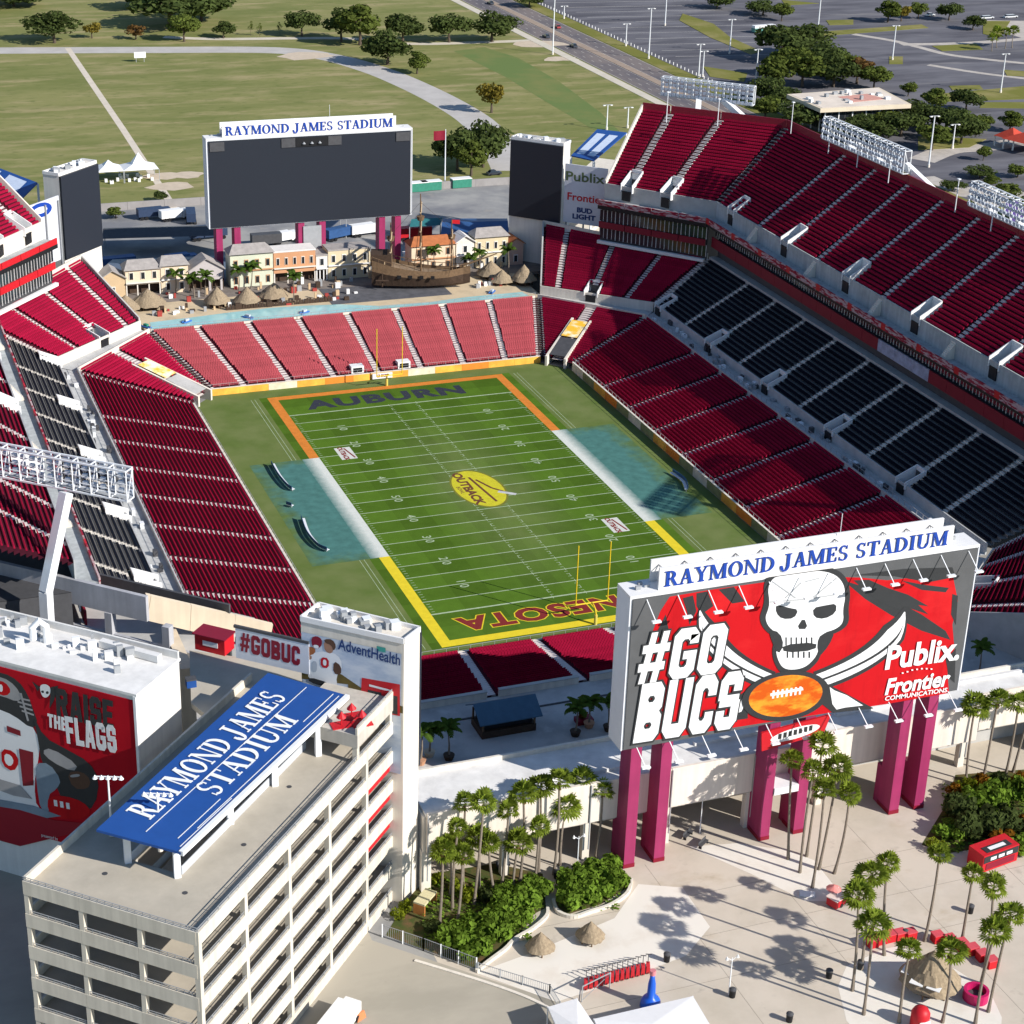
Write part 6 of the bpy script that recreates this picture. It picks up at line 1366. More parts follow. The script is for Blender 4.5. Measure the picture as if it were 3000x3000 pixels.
def coco_crown(seed, R=2.4):
    r = random.Random(seed); b = MB()
    for k in range(15):
        az = k*2.39996+r.uniform(-.2, .2); el = math.radians(r.uniform(15, 75)); side = Vector((-math.sin(az), math.cos(az), 0)); p = Vector((0, 0, 0)); L = R*r.uniform(.8, 1.1); n = 8
        for j in range(n):
            e = el-math.radians(105)*(j/n)**1.3; u = Vector((math.cos(az)*math.cos(e), math.sin(az)*math.cos(e), math.sin(e))); q = p+u*(L/n); w = .46*math.sin(math.pi*(j+1)/(n+1.3))+.05
            for sg in (-1, 1):
                b.poly([p, q, q+side*sg*w-Vector((0, 0, .22*w+.1)), p+side*sg*w*.9-Vector((0, 0, .2*w+.1))])
            p = q
    return b.mesh('coconut_crown', LF_COCO)
COCO = [coco_crown(s) for s in range(3)]
def coco(base, h, label, group, i, pot=None, R=2.4):
    t = thing('coconut_palm', label, 'palm', base, 0, group); lean = Vector((rnd.uniform(-.4, .4), rnd.uniform(-.4, .4), h)); z0 = .5 if pot else 0
    b = MB(); b.tube([(0, 0, z0), lean*.5+Vector((.1, 0, 0)), lean], [.17, .12, .09], 7); b.build('trunk', BARK, t)
    o = link('crown', COCO[i % 3], t, lean, rnd.uniform(0, 6)); o.scale = (R/2.4,)*3
    if pot: b = MB(); b.tube([(0, 0, 0), (0, 0, .8)], [.55, .8], 12); b.build('pot', pot, t)
    return t
# ================================================================== pirate cove on the far concourse
b = MB(); b.box(-46, 84.7, 6.3, 47, 104, 7.05); struct(b.build('cove_terrace', mixmat('cove_sand', [(.60, .48, .32), ((.50, .40, .27), (.2, .2, 1), .45, .65)], .9)))
b = MB(); b.box(-60, 104.002, 6.3, 60, 116.0, 7.04); struct(b.build('cove_boardwalk', mat('boardwalk', (.20, .17, .15), .85, .25, .5)))
b = MB(); b.box(-2, 92.2, 7.051, 27, 103.9, 7.12); struct(b.build('dark_stage_deck', mat('stage_deck', (.10, .10, .11), .8, .3, .6)))
WATER = mat('pool_water', (.34, .60, .60), .12, .12, .4, spec=.6)
pool = [(-44.5, 86.6), (-2, 86.4), (8, 86.6), (18, 86.2), (44, 86.2), (43.5, 89.6), (30, 89.4), (20, 88.2), (8, 88.6), (0, 92.0), (-8, 93.2), (-16, 93.8), (-26, 93.0), (-34, 92.0), (-44, 91.0)]
struct(sheet('pool_water', pool, 7.075, WATER))
def cove_rail():
    t = thing('pool_railing', 'low railing with white and grey bags along the pool above the pink stand', 'railing')
    b = MB()
    for k in range(46): b.box(-45+k*2, 85.1, 7.05, -44.92+k*2, 85.18, 8.1)
    b.box(-45, 85.1, 8.05, 45.2, 85.18, 8.12); b.build('rails', GREY, t)
    b = MB()
    for k in range(11): b.box(-45+k*8.2, 84.75, 7.05, -45+k*8.2+8.0, 84.98, 7.55)
    b.build('kerb', CONC_L, t)
cove_rail()
for px, cl, lb in (((432, 958), RED, 'green and blue inflatable figure at the left end of the pool'), ((550, 945), BLUE, 'blue loungers beside the pool'), ((730, 930), BLUE, 'blue pedal float on the pool by the thatched huts'), ((895, 918), BLUE, 'blue pool float near the dark stage'), ((1445, 858), BLUE, 'blue float under the bow of the ship')):
    c = P(*px, 7.08); t = thing('pool_float', lb, 'float', c, rnd.uniform(0, 3)); b = MB(); b.tube([(-1.2, 0, .18), (1.2, 0, .18)], .2, 8); b.tube([(-1.2, .7, .18), (1.2, .7, .18)], .2, 8); b.build('hull', mat('float_blue', (.04, .14, .42), .4, .1), t); b = MB(); b.box(-.5, .05, .36, .6, .65, .8); b.build('seat', mat('float_green', (.03, .25, .16), .4, .1) if cl is RED else mat('float_white', (.5, .55, .6), .4, .1), t)
# thatched huts: ragged layered roofs on posts
def hut(c, r, h, label, group=None, name='thatched_hut', counter=True, oct_=12):
    t = thing(name, label, 'hut', c, rnd.uniform(0, 1), group)
    b = MB(); n = 26; k = 0
    for lay in range(4):
        z1 = h*(1-lay*.17); z0 = z1-h*.22; ra = r*(lay*.26)*.9; rb_ = r*(.32+lay*.24)
        v0 = len(b.v)
        for j in range(n):
            a = 2*math.pi*j/n; b.v.append((ra*math.cos(a), ra*math.sin(a), z1)); jj = rnd.uniform(.92, 1.06); b.v.append((rb_*jj*math.cos(a), rb_*jj*math.sin(a), z0-rnd.uniform(0, .06)*r))
        for j in range(n): j2 = (j+1) % n; b.f.append((v0+2*j, v0+2*j+1, v0+2*j2+1, v0+2*j2)); b.m.append(0)
    b.build('thatch_roof', THATCH, t)
    for j in range(6):
        a = j*math.pi/3; b = MB(); b.cyl(.72*r*math.cos(a), .72*r*math.sin(a), 0, h*.45, .09, n=6); b.build('post', WOOD, t)
    if counter: b = MB(); b.cyl(0, 0, 0, 1.05, r*.55, n=12); b.build('counter', DWOOD, t)
    return t
HG = 'thatched huts by the pool'
for px, r, h, lb in (((435, 900), 4.0, 4.4, 'wide thatched hut nearest the bright red corner block'), ((370, 912), 3.2, 3.9, 'thatched hut tucked against the bright red corner stand'), ((637, 896), 3.0, 4.6, 'thatched hut with a steep cone roof below the grey gable'), ((724, 893), 3.0, 4.4, 'thatched hut in the middle of the three by the pool'), ((803, 876), 3.5, 4.0, 'rounded thatched hut beside the dark stage'), ((1534, 832), 3.0, 4.9, 'pointed thatched hut at the foot of the dark red corner block'), ((1438, 812), 3.4, 4.2, 'thatched hut behind the bowsprit of the ship'), ((1470, 830), 3.0, 3.4, 'low thatched hut between bowsprit and pool')):
    hut(P(*px, 7.05), r, h, lb, HG)
# facade houses
def house(x0, x1, y, h, wallm, roofm, kind, label, nwin, storeys=2, trim=None, open_ground=False):
    t = thing('facade_house', label, 'house', ((x0+x1)/2, y, 7.05), 0, 'pastel facade houses on the boardwalk'); w = (x1-x0)/2; d = 5.0
    z0 = 2.6 if open_ground else 0
    b = MB(); b.box(-w, 0, z0, w, d, h); b.build('wall', wallm, t)
    if open_ground:
        for x in (-w+.15, -w/3, w/3, w-.15): b = MB(); b.box(x-.12, .05, 0, x+.12, .3, z0); b.build('post', trim or WHITE, t)
        b = MB(); b.box(-w+.1, 2.2, 0, w-.1, d-.05, z0-.003); b.build('dark_ground_floor', DWOOD, t)
    if kind == 'gable':
        b = MB(); b.poly([(-w, -.02, h), (w, -.02, h), (0, -.02, h+w*.62)]); b.build('gable', wallm, t)
        for s in (-1, 1): b = MB(); b.box8([(s*(w+.4), -.5, h-.25), (s*(w+.4), d, h-.25), (0, d, h+w*.62), (0, -.5, h+w*.62)], [(s*(w+.4), -.5, h-.05), (s*(w+.4), d, h-.05), (0, d, h+w*.62+.2), (0, -.5, h+w*.62+.2)]); b.build('roof_slope', roofm, t)
    elif kind == 'hip':
        b = MB(); a = [(-w-.4, -.6, h), (w+.4, -.6, h), (w+.4, d, h), (-w-.4, d, h)]; r_ = [(-w*.75, d*.5, h+1.7), (w*.75, d*.5, h+1.7)]
        b.quad(a[0], a[1], r_[1], r_[0]); b.quad(a[2], a[3], r_[0], r_[1]); b.poly([a[1], a[2], r_[1]]); b.poly([a[3], a[0], r_[0]]); b.quad(a[0], a[3], a[2], a[1]); b.build('hip_roof', roofm, t)
    else:
        b = MB(); b.box(-w-.1, -.1, h, w+.1, d, h+.35); b.build('parapet', roofm, t)
    for s_ in range(storeys):
        if open_ground and s_ == 0: continue
        zz = .8+s_*(h/storeys)
        for k in range(nwin):
            x = -w+(2*w)*(k+.5)/nwin; ww = min(.7, w/nwin*.5)
            b = MB(); b.box(x-ww*.6, -.06, zz, x+ww*.6, -.002, zz+1.5); wi = b.build('window', GLASS, t)
            b = MB()
            for a_, c_ in ((-ww*.78, -ww*.62), (ww*.62, ww*.78)): b.box(x+a_, -.1, zz-.1, x+c_, -.003, zz+1.6)
            b.box(x-ww*.78, -.1, zz+1.6, x+ww*.78, -.003, zz+1.75); b.build('frame', trim or WHITE, wi)
    if storeys > 1: b = MB(); b.box(-w, -.5, h/storeys-.1, w, -.02, h/storeys+.1); b.build('balcony_ledge', trim or WHITE, t)
    return t
def wc(n, c): return mat('wall_'+n, c, .8, .08, .4)
CR = wc('cream', (.72, .58, .42)); TANW = wc('tan', (.58, .42, .25)); GRN = wc('pale_green', (.60, .62, .48)); ORN = wc('orange', (.56, .29, .15)); YEL = wc('yellow', (.66, .55, .36)); WHT = wc('white', (.75, .70, .62)); GRW = wc('grey', (.48, .44, .43)); SAL = wc('salmon', (.60, .38, .29))
RG = mat('roof_grey', (.34, .31, .29), .85, .2, 1.0); RO = mat('roof_orange', (.42, .14, .05), .8, .2, 1.0); RW = mat('roof_white', (.74, .70, .66), .7, .1)
YH = 110.5
def hx(u, v=820): return PY(u, v, YH).x
for a in ((292, 366, 4.6, TANW, RG, 'gable', 'narrow tan gabled house at the left end of the boardwalk', 1, 1, None, False), (368, 470, 6.2, CR, RG, 'hip', 'cream house with balcony beside the narrow tan one', 3, 2, WHT, True), (472, 552, 6.6, CR, RG, 'hip', 'cream house with small grey roof left of the grey gable', 2, 2, None, False),
          (555, 655, 5.0, GRW, RG, 'gable', 'grey shed with a broad gable behind the middle huts', 1, 1, DWOOD, True), (676, 801, 8.0, GRN, RG, 'hip', 'pale green two-storey house with a grey roof', 4, 2, ORN, False), (803, 925, 7.6, ORN, RW, 'flat', 'orange galleried house with white parapet', 5, 2, WHT, True),
          (927, 960, 6.0, WHT, RG, 'flat', 'narrow white house between the orange and yellow ones', 1, 2, None, True), (962, 1085, 7.0, YEL, RG, 'flat', 'yellow house left of the ship stern', 4, 2, None, False), (1205, 1332, 6.6, CR, RO, 'hip', 'cream house with orange tiled roof behind the masts', 3, 2, ORN, False),
          (1335, 1387, 6.8, WHT, RW, 'gable', 'white gabled house beside the orange tiled roof', 1, 2, None, False), (1390, 1485, 7.6, YEL, RG, 'hip', 'long cream-yellow house with grey roof at the right end of the boardwalk', 4, 2, None, False), (1487, 1530, 5.4, SAL, RO, 'gable', 'salmon gable end closing the boardwalk row', 1, 1, None, False)):
    house(hx(a[0]), hx(a[1]), YH, *a[2:6], a[6], *a[7:])
t = thing('boardwalk_arch', 'dark arched doorway under the grey gable shed', 'arch', P(633, 850, 7.05)); b = MB(); b.box(-1.6, 0, 0, -1.1, .6, 2.6); b.box(1.1, 0, 0, 1.6, .6, 2.6); b.box(-1.6, 0, 2.6, 1.6, .6, 3.2); b.build('frame', GRW, t)
for x0, x1, lb in ((-46.5, -24.0, 'low white flat-roofed service building behind the left facade houses'), (-16.0, -5.0, 'low white flat roof behind the orange and yellow facade houses'), (24.5, 52.0, 'low white flat roof behind the right facade houses')):
    t = thing('service_building', lb, 'building', ((x0+x1)/2, 118.5, 0)); w_ = (x1-x0)/2
    b = MB(); b.box(-w_, -2.2, 0, w_, 3.4, 8.6); b.build('walls', CONC_L, t); b = MB(); b.box(-w_-.2, -2.4, 8.6, w_+.2, 3.6, 9.0); b.build('roof', WROOF, t)
# palms in the cove
CG = 'palms in the cove'
for px, h, lb in (((515, 860), 4.5, 'small palm in front of the cream house with the small grey roof'), ((570, 872), 4.2, 'bushy palm left of the grey gable shed'), ((600, 868), 4.6, 'bushy palm under the grey gable'), ((700, 850), 4.8, 'palm before the left end of the pale green house'), ((735, 845), 5.0, 'palm before the right end of the pale green house'), ((860, 885), 6.0, 'single palm at the edge of the dark stage'), ((1272, 800), 5.4, 'palm before the cream house with the orange roof'), ((1370, 815), 4.8, 'palm behind the bow of the ship'), ((1405, 800), 5.0, 'palm left of the salmon gable'), ((1490, 805), 6.0, 'palm beside the pointed hut')):
    coco(P(*px, 7.05), h, lb, CG, int(px[0]), R=2.8)
# ---------------------------------------------------------------- the ship
SB = PY(1375, 826, 96.0); SS = PY(1090, 795, 103.0)
st = Vector((SS.x, 103.0, 7.1)); bw = Vector((SB.x, 95.5, 7.1)); ax = (bw-st); Ls = ax.length; ax.normalize(); sd_ = Vector((-ax.y, ax.x, 0))
t = thing('pirate_ship', 'wooden pirate ship with three masts moored beside the pool', 'ship', st, math.atan2(ax.y, ax.x))
sec = []; N = 14
for i in range(N+1):
    f = i/N; x = Ls*f; w = 3.3*(math.sin(math.pi*min(1, .30+f*.72))**.75 if f < .97 else .25)*(1 if f < .8 else 1-(f-.8)*3.6); w = max(w, .12)
    sheer = 4.0+3.2*(1-f)**2.4+1.4*f**3; keel = .2+1.2*f**6
    sec.append([(x, -w, sheer), (x, -w*1.02, sheer*.62+keel*.3), (x, -w*.72, keel+.7), (x, 0, keel), (x, w*.72, keel+.7), (x, w*1.02, sheer*.62+keel*.3), (x, w, sheer)])
b = MB()
for s_ in sec: b.v += s_
for i in range(N):
    for j in range(6): b.f.append((i*7+j, i*7+j+1, (i+1)*7+j+1, (i+1)*7+j)); b.m.append(1 if j in (0, 5) else 0)
b.f.append(tuple(range(7))); b.m.append(1)
b.build('hull', [DWOOD, WOOD], t)
b = MB()
for i in range(N): s0, s1 = sec[i], sec[i+1]; z0, z1 = s0[0][2]-.8, s1[0][2]-.8; b.quad((s0[0][0], s0[0][1]*.95, z0), (s1[0][0], s1[0][1]*.95, z1), (s1[0][0], s1[6][1]*.95, z1), (s0[0][0], s0[6][1]*.95, z0))
b.build('deck', mat('deck_planks', (.24, .17, .11), .8, .25, 2.0), t)
b = MB()
for i in range(N):
    for j in (0, 6): a, c = Vector(sec[i][j]), Vector(sec[i+1][j]); b.bar(a+Vector((0, 0, .8)), c+Vector((0, 0, .8)), .12); b.bar(a, a+Vector((0, 0, .8)), .1)
b.build('railing', WOOD, t)
b = MB(); b.box(-.3, -2.4, 5.6, 4.6, 2.4, 8.4); b.build('stern_castle', DWOOD, t)
for y in (-1.6, -.5, .6, 1.6): b = MB(); b.box(-.36, y-.3, 6.6, -.302, y+.3, 7.7); b.build('stern_window', YEL, t)
b = MB(); b.bar((3.0, -2.43, 6.2), (3.0, 2.43, 6.2), .2, 1.0); b.build('castle_trim', TANW, t)
for x, h, yards in ((4.6, 15.5, (9.5, 12.5)), (11.5, 22.5, (11.0, 15.0, 19.5)), (18.8, 16.5, (9.5, 13.4))):
    b = MB(); b.tube([(x, 0, 3), (x-.3, 0, h)], [.24, .12], 8); ms = b.build('mast', WOOD, t)
    for k, z in enumerate(yards):
        L_ = 4.6 if h > 18 and k else 3.2; b = MB(); b.tube([(x-.2, -L_, z), (x-.2, L_, z)], .13, 6); b.build('yard', WOOD, ms)
        b = MB(); b.tube([(x-.2, -L_*.92, z-.28), (x-.2, L_*.92, z-.22)], .26, 7); b.build('furled_sail', mat('sail_cloth', (.52, .40, .26), .9, .15), ms)
    b = MB(); b.tube([(x-.25, 0, h*.72), (x-.25, 0, h*.72+1.0)], [.7, .95], 10); b.build('crows_nest', WOOD, ms)
    b = MB()
    for s_ in (-1, 1):
        for dx in (-1.6, -.5, .6): b.bar((x+dx, s_*2.6, 4.4), (x-.25, 0, h*.8), .05)
    b.build('rigging', DWOOD, ms)
b = MB(); b.tube([(Ls-2.5, 0, 5.2), (Ls+6.2, 0, 8.6)], [.28, .12], 8); b.build('bowsprit', WOOD, t)
b = MB(); b.bar((Ls+6, 0, 8.5), (18.5, 0, 14), .05); b.bar((18.5, 0, 14.3), (11.2, 0, 20.5), .05); b.bar((11.2, 0, 20.5), (4.8, 0, 13), .05); b.build('stays', DWOOD, t)
for k in range(4): b = MB(); b.box(6+k*2.6, -3.45, 3.0, 6.9+k*2.6, -3.25, 3.8); b.build('gun_port', BLACK, t)
b = MB(); b.tube([(2.5, -3.4, 1.0), (2.5, -3.4, 4.2)], .16, 6); b.tube([(1.0, -3.9, 2.6), (4.0, -3.9, 2.6)], .2, 6); b.build('anchor_davit', DWOOD, t)
b = MB(); b.tube([(18.5, 0, 14.5), (18.6, 0, 16.5)], .05, 5); b.build('flagstaff', WOOD, t); b = MB(); b.quad((18.6, .02, 15.6), (20.4, .3, 15.4), (20.4, .3, 16.4), (18.6, .02, 16.5)); b.build('flag', RED, t)

b = MB()
for k in range(150):
    x = rnd.uniform(-44, 46); y = rnd.choice((rnd.uniform(94.5, 99), rnd.uniform(103, 109.5)))
    if 8 < x < 34 and y < 105: continue
    s_ = rnd.uniform(.2, .6); b.box(x-s_, y-s_*.7, 7.05, x+s_, y+s_*.7, 7.05+rnd.uniform(.4, 1.7), k % 5)
stuff(b.build('cove_clutter', [DWOOD, WHITE, mat('clutter_red', (.35, .05, .04), .7, .1), TANW, GREY]), 'tables, barrels and boxes scattered over the sandy cove terrace', 'clutter')
t = thing('cove_palisade', 'dark wooden palisade along the sand beside the thatched huts', 'fence')
for k in range(40):
    b = MB(); x = -26+k*.62; b.box(x, 94.6+.02*math.sin(k*3), 7.05, x+.5, 94.8, 8.2+.25*math.sin(k*1.7)); b.build('plank', DWOOD, t)
# ================================================================== service yard behind the cove
FP = [(x, 208.6) for x in (-80, 95)]
t = thing('yard_wall', 'long grey boundary wall with white posts between yard and park', 'wall')
for k in range(18):
    b = MB(); b.box(-90+k*10.3+.03, 208.3, 0, -90+(k+1)*10.3-.03, 208.7, 2.2); b.build('wall_panel', mat('boundary_wall', (.30, .28, .27), .85, .15, .3), t)
for k in range(74): b = MB(); b.box(-90+k*2.5, 210.0, 0, -89.4+k*2.5, 210.5, 1.6); b.build('white_post', WHITE, t)
TRK = 'vehicles parked in the service yard'
def truck(px, L, W, H, m, label, rz=0, cab=True):
    c = P(*px); t = thing('parked_truck', label, 'truck', c, rz, TRK)
    b = MB(); b.box(-L/2, -W/2, .9, L/2, W/2, H); b.build('cargo_box', m, t)
    if cab: b = MB(); b.box(L/2+.1, -W/2, .6, L/2+2.1, W/2, 2.7); cb_ = b.build('cab', m, t); b = MB(); b.box(L/2+2.1, -W/2+.15, 1.6, L/2+2.16, W/2-.15, 2.5); b.build('windscreen', GLASS, cb_)
    for x in (-L/2+1, -L/2+2.2, L/2+1.1 if cab else L/2-1):
        for y in (-W/2, W/2): b = MB(); b.tube([(x, y-.15, .5), (x, y+.15, .5)], .5, 10); b.build('wheel', BLACK, t)
TRB = mat('truck_blue', (.05, .13, .30), .5, .1); TRD = mat('truck_navy', (.03, .05, .10), .5, .1)
for a in (((345, 790), 9, 2.6, 3.4, TAR, 'blue box trailer beside the left white tower', .1, False), ((520, 780), 6, 2.4, 3.2, TRB, 'small blue truck between the tower and the first pink columns', .2, True), ((610, 700), 10, 2.6, 3.6, TRD, 'dark trailer under the left end of the big screen', .1, False), ((780, 720), 8, 2.6, 3.4, DGREY, 'charcoal trailer between the pink columns', 0, False), ((820, 712), 6, 2.4, 3.0, WHITE, 'white van between the pink columns', .3, True),
          ((990, 700), 8, 2.6, 3.2, TAR, 'blue truck right of the middle pink columns', .4, True), ((1060, 690), 7, 2.5, 3.2, WHITE, 'white truck under the right end of the big screen', .2, True), ((440, 640), 7, 2.5, 3.0, TRD, 'dark truck beyond the yard near the straight track', .1, True), ((500, 645), 6, 2.4, 3.0, WHITE, 'white van by the boundary wall near the straight track', .2, True), ((560, 650), 7, 2.5, 3.2, TRD, 'navy truck by the boundary wall', 1.4, True), ((1215, 700), 9, 2.6, 3.4, RED, 'red trailer behind the ship masts', 0, False)):
    truck(*a[:4], a[4], a[5], a[6], a[7])
# grey marquee roofs / tarpaulins in the yard
for pts, z, m, lb in (([(300, 815), (900, 770), (890, 740), (330, 760)], 5.5, mat('tarp_grey_blue', (.10, .13, .18), .5, .2, .2), 'long dark blue marquee roof behind the facade houses'), ([(1290, 690), (1490, 680), (1485, 640), (1300, 640)], 6.0, TAR, 'dark blue marquee roof behind the ship masts'), ([(300, 700), (640, 690), (640, 660), (305, 668)], 5.0, DGREY, 'black shade cloth shelter under the big screen'), ([(1200, 665), (1290, 660), (1300, 640), (1210, 645)], 5.0, mat('tarp_teal', (.03, .15, .16), .5, .2), 'teal marquee roof beside the pink columns')):
    q = [P(*p, z) for p in pts]; t = thing('marquee', lb, 'marquee'); cx = sum((p for p in q), Vector())/4
    b = MB(); mid0, mid1 = (q[0]+q[3])/2+Vector((0, 0, 1.2)), (q[1]+q[2])/2+Vector((0, 0, 1.2)); b.quad(q[0], q[1], mid1, mid0); b.quad(mid0, mid1, q[2], q[3]); b.build('roof', m, t)
    for p in q: b = MB(); b.box(p.x-.1, p.y-.1, 0, p.x+.1, p.y+.1, z); b.build('pole', GREY, t)
b = MB(); b.box(-2, 0, 0, 2, 5, 3.4)
t = thing('tilted_canopy', 'tilted dark blue shade sail on a frame right of the middle pink columns', 'canopy', P(985, 700)); b = MB(); b.box8([(-3, 0, 2), (3, 0, 6.5), (3, 6, 6.5), (-3, 6, 2)], [(-3, 0, 2.3), (3, 0, 6.8), (3, 6, 6.8), (-3, 6, 2.3)]); b.build('sail', TRD, t); b = MB(); b.box(2.7, 0, 0, 2.9, .2, 6.4); b.box(2.7, 5.8, 0, 2.9, 6, 6.4); b.build('frame', GREY, t)
# peaked white tent on the grass
c = P(362, 527); t = thing('peaked_tent', 'white peaked marquee on the grass beyond the left screen tower', 'tent', c); t.scale = (1.3, 1.3, 1.2)
for dx, w, h in ((-3.2, 3.0, 5.2), (3.6, 4.0, 6.6)):
    b = MB(); k = len(b.v); e = [(dx-w, -3, 3.0), (dx+w, -3, 3.0), (dx+w, 3, 3.0), (dx-w, 3, 3.0)]; m2 = [(dx-w*.4, -1.2, 4.0), (dx+w*.4, -1.2, 4.0), (dx+w*.4, 1.2, 4.0), (dx-w*.4, 1.2, 4.0)]
    for i in range(4): j = (i+1) % 4; b.quad(e[i], e[j], m2[j], m2[i]); b.poly([m2[i], m2[j], (dx, 0, h)])
    b.build('canvas_peak', mat('tent_white', (.80, .80, .80), .6, .03), t)
    for p in e: b = MB(); b.box(p[0]-.06, p[1]-.06, 0, p[0]+.06, p[1]+.06, 3); b.build('pole', GREY, t)
b = MB()
for k in range(14): x = -6+rnd.random()*12; y = -3+rnd.random()*6; b.box(x, y, 0, x+.6, y+.6, .8)
stuff(b.build('chairs', WHITE, t))
# sign, flag, containers
c = P(411, 182); t = thing('park_sign', 'small white board on posts standing alone in the park grass', 'sign', c); b = MB(); b.box(-2.2, -.1, 1.6, 2.2, .1, 3.8); b.build('board', WHITE, t); b = MB(); b.box(-1.6, -.06, 0, -1.4, .06, 1.6); b.box(1.4, -.06, 0, 1.6, .06, 1.6); b.build('post', GREY, t)
c = P(1303, 543); t = thing('flagpole', 'tall pole flying a dark red flag beside the big dark screen', 'flagpole', c); b = MB(); b.tube([(0, 0, 0), (0, 0, 16.8)], [.25, .12], 8); b.build('pole', STEELW, t); b = MB()
for k in range(6): b.quad((-.1-k*.6, .1*math.sin(k), 13.6), (-.7-k*.6, .1*math.sin(k+1), 13.6), (-.7-k*.6, .1*math.sin(k+1), 16.4), (-.1-k*.6, .1*math.sin(k), 16.4))
b.build('flag', MAROON, t)
for px, lb in (((1222, 560), 'green site container with white trim nearest the big screen'), ((1262, 556), 'green site container in the middle of three by the yard wall'), ((1350, 548), 'green site container right of the flagpole')):
    t = thing('site_container', lb, 'container', P(*px), .05, 'green containers'); b = MB(); b.box(-3, -1.2, .1, 3, 1.2, 2.6); b.build('body', mat('container_green', (.04, .22, .15), .5, .15), t); b = MB(); b.box(-3.1, -1.3, 2.6, 3.1, 1.3, 2.8); b.build('roof', WHITE, t)
CARM = [mat('car_white', (.6, .6, .6), .3, .0, spec=.6), mat('car_dark', (.03, .035, .05), .3, .0, spec=.6), mat('car_silver', (.35, .36, .38), .3, .0, spec=.6), mat('car_red', (.35, .03, .03), .3, .0, spec=.6)]
def car(c, rz, m, label, group, L=4.6):
    t = thing('car', label, 'car', c, rz, group); w = .9
    b = MB(); b.box8([(-L/2, -w, .3), (L/2, -w, .3), (L/2, w, .3), (-L/2, w, .3)], [(-L/2+.1, -w+.05, .95), (L/2-.1, -w+.05, .85), (L/2-.1, w-.05, .85), (-L/2+.1, w-.05, .95)]); b.build('body', m, t)
    b = MB(); b.box8([(-L/2+.5, -w+.08, .95), (L/2-1.3, -w+.08, .9), (L/2-1.3, w-.08, .9), (-L/2+.5, w-.08, .95)], [(-L/2+1.0, -w+.22, 1.5), (L/2-2.0, -w+.22, 1.5), (L/2-2.0, w-.22, 1.5), (-L/2+1.0, w-.22, 1.5)]); cb_ = b.build('cabin', GLASS, t)
    b = MB(); b.box(-L/2+1.02, -w+.24, 1.5, L/2-2.02, w-.24, 1.56); b.build('roof', m, cb_)
    for x in (-L/2+.85, L/2-.9):
        for y in (-w, w): b = MB(); b.tube([(x, y-.1, .33), (x, y+.1, .33)], .33, 10); b.build('wheel', BLACK, t)
for px, m, lb in (((1437, 12), 1, 'dark car driving at the top of the road'), ((1680, 138), 1, 'black car on the road below the tall white pole'), ((1632, 82), 3, 'small red car on the road beside the tall white pole'), ((1600, 110), 1, 'dark car in the near lane beside the sidewalk')):
    car(P(*px), math.pi/2+.02, CARM[m], lb, 'cars on the road')
for px, m, rz, lb in (((1447, 512), 1, .1, 'black car parked under the trees by the yard'), ((2725, 47), 0, .2, 'white van under the palms in the car park'), ((2890, 55), 0, .1, 'white coach at the far car park edge'), ((2960, 52), 0, .1, 'pale coach beside the other at the car park edge'), ((2430, 330), 2, .4, 'silver car beside the flat-roofed building'), ((2900, 362), 1, .7, 'dark coach on the access road')):
    car(P(*px), rz, CARM[m], lb, 'parked cars', 7.5 if 'coach' in lb else 4.6)
# flat roofed building
t = thing('flat_roofed_building', 'low building with pale flat roof and dark window bands among trees', 'building'); rp = [P(2305, 276, 9.0), P(2404, 318, 9.0), P(2670, 305, 9.0), P(2575, 256, 9.0)]
def shr_(k): c = sum(rp, Vector())/4; return [c+(p-c)*k for p in rp]
b = MB(); b.prism([tuple(p[:2]) for p in rp], 7.6, 9.0); b.build('roof_slab', mat('roof_sand', (.66, .56, .42), .85, .1, .2), t); b = MB(); b.prism([tuple(p[:2]) for p in shr_(.94)], 9.0, 9.05); b.build('roof_membrane', mat('roof_pale', (.70, .60, .50), .85, .18, .1), t)
b = MB(); b.prism([tuple(p[:2]) for p in shr_(.82)], 0, 7.6); b.build('walls', DGREY, t)
w4 = shr_(.825)
for s_ in range(2):
    a, c = (w4[1], w4[2]) if s_ == 0 else (w4[0], w4[1]); d = (c-a); d.z = 0; L = d.length; d.normalize(); nn = Vector((-d.y, d.x, 0)); n = int(L/2.4)
    for k in range(n):
        for zz in (1.0, 4.4): b = MB(); b.obox(a, d, nn, L*k/n+.25, -.06, zz, L*(k+1)/n-.25, .06, zz+2.4); b.build('window', GLASS, t)
    for k in range(0, n+1, 2): b = MB(); b.obox(a, d, nn, L*k/n-.2, -.3, 0, L*k/n+.2, .1, 7.6); b.build('pilaster', WHITE, t)
ctr = sum(rp, Vector())/4; b = MB(); b.prism([(ctr.x-2, ctr.y-6), (ctr.x+12, ctr.y-4), (ctr.x+10, ctr.y+5), (ctr.x-3, ctr.y+3)], 9.051, 9.12); b.build('pink_roof_patch', mat('roof_pink', (.60, .30, .24), .85, .1), t)
b = MB()
for k in range(16): x = ctr.x+rnd.uniform(-18, 14); y = ctr.y+rnd.uniform(-9, 9); b.box(x, y, 9.0, x+rnd.uniform(.8, 2), y+rnd.uniform(.8, 2), 9.0+rnd.uniform(.5, 1.6), k % 2)
stuff(b.build('roof_equipment', [GREY, WHITE], t))
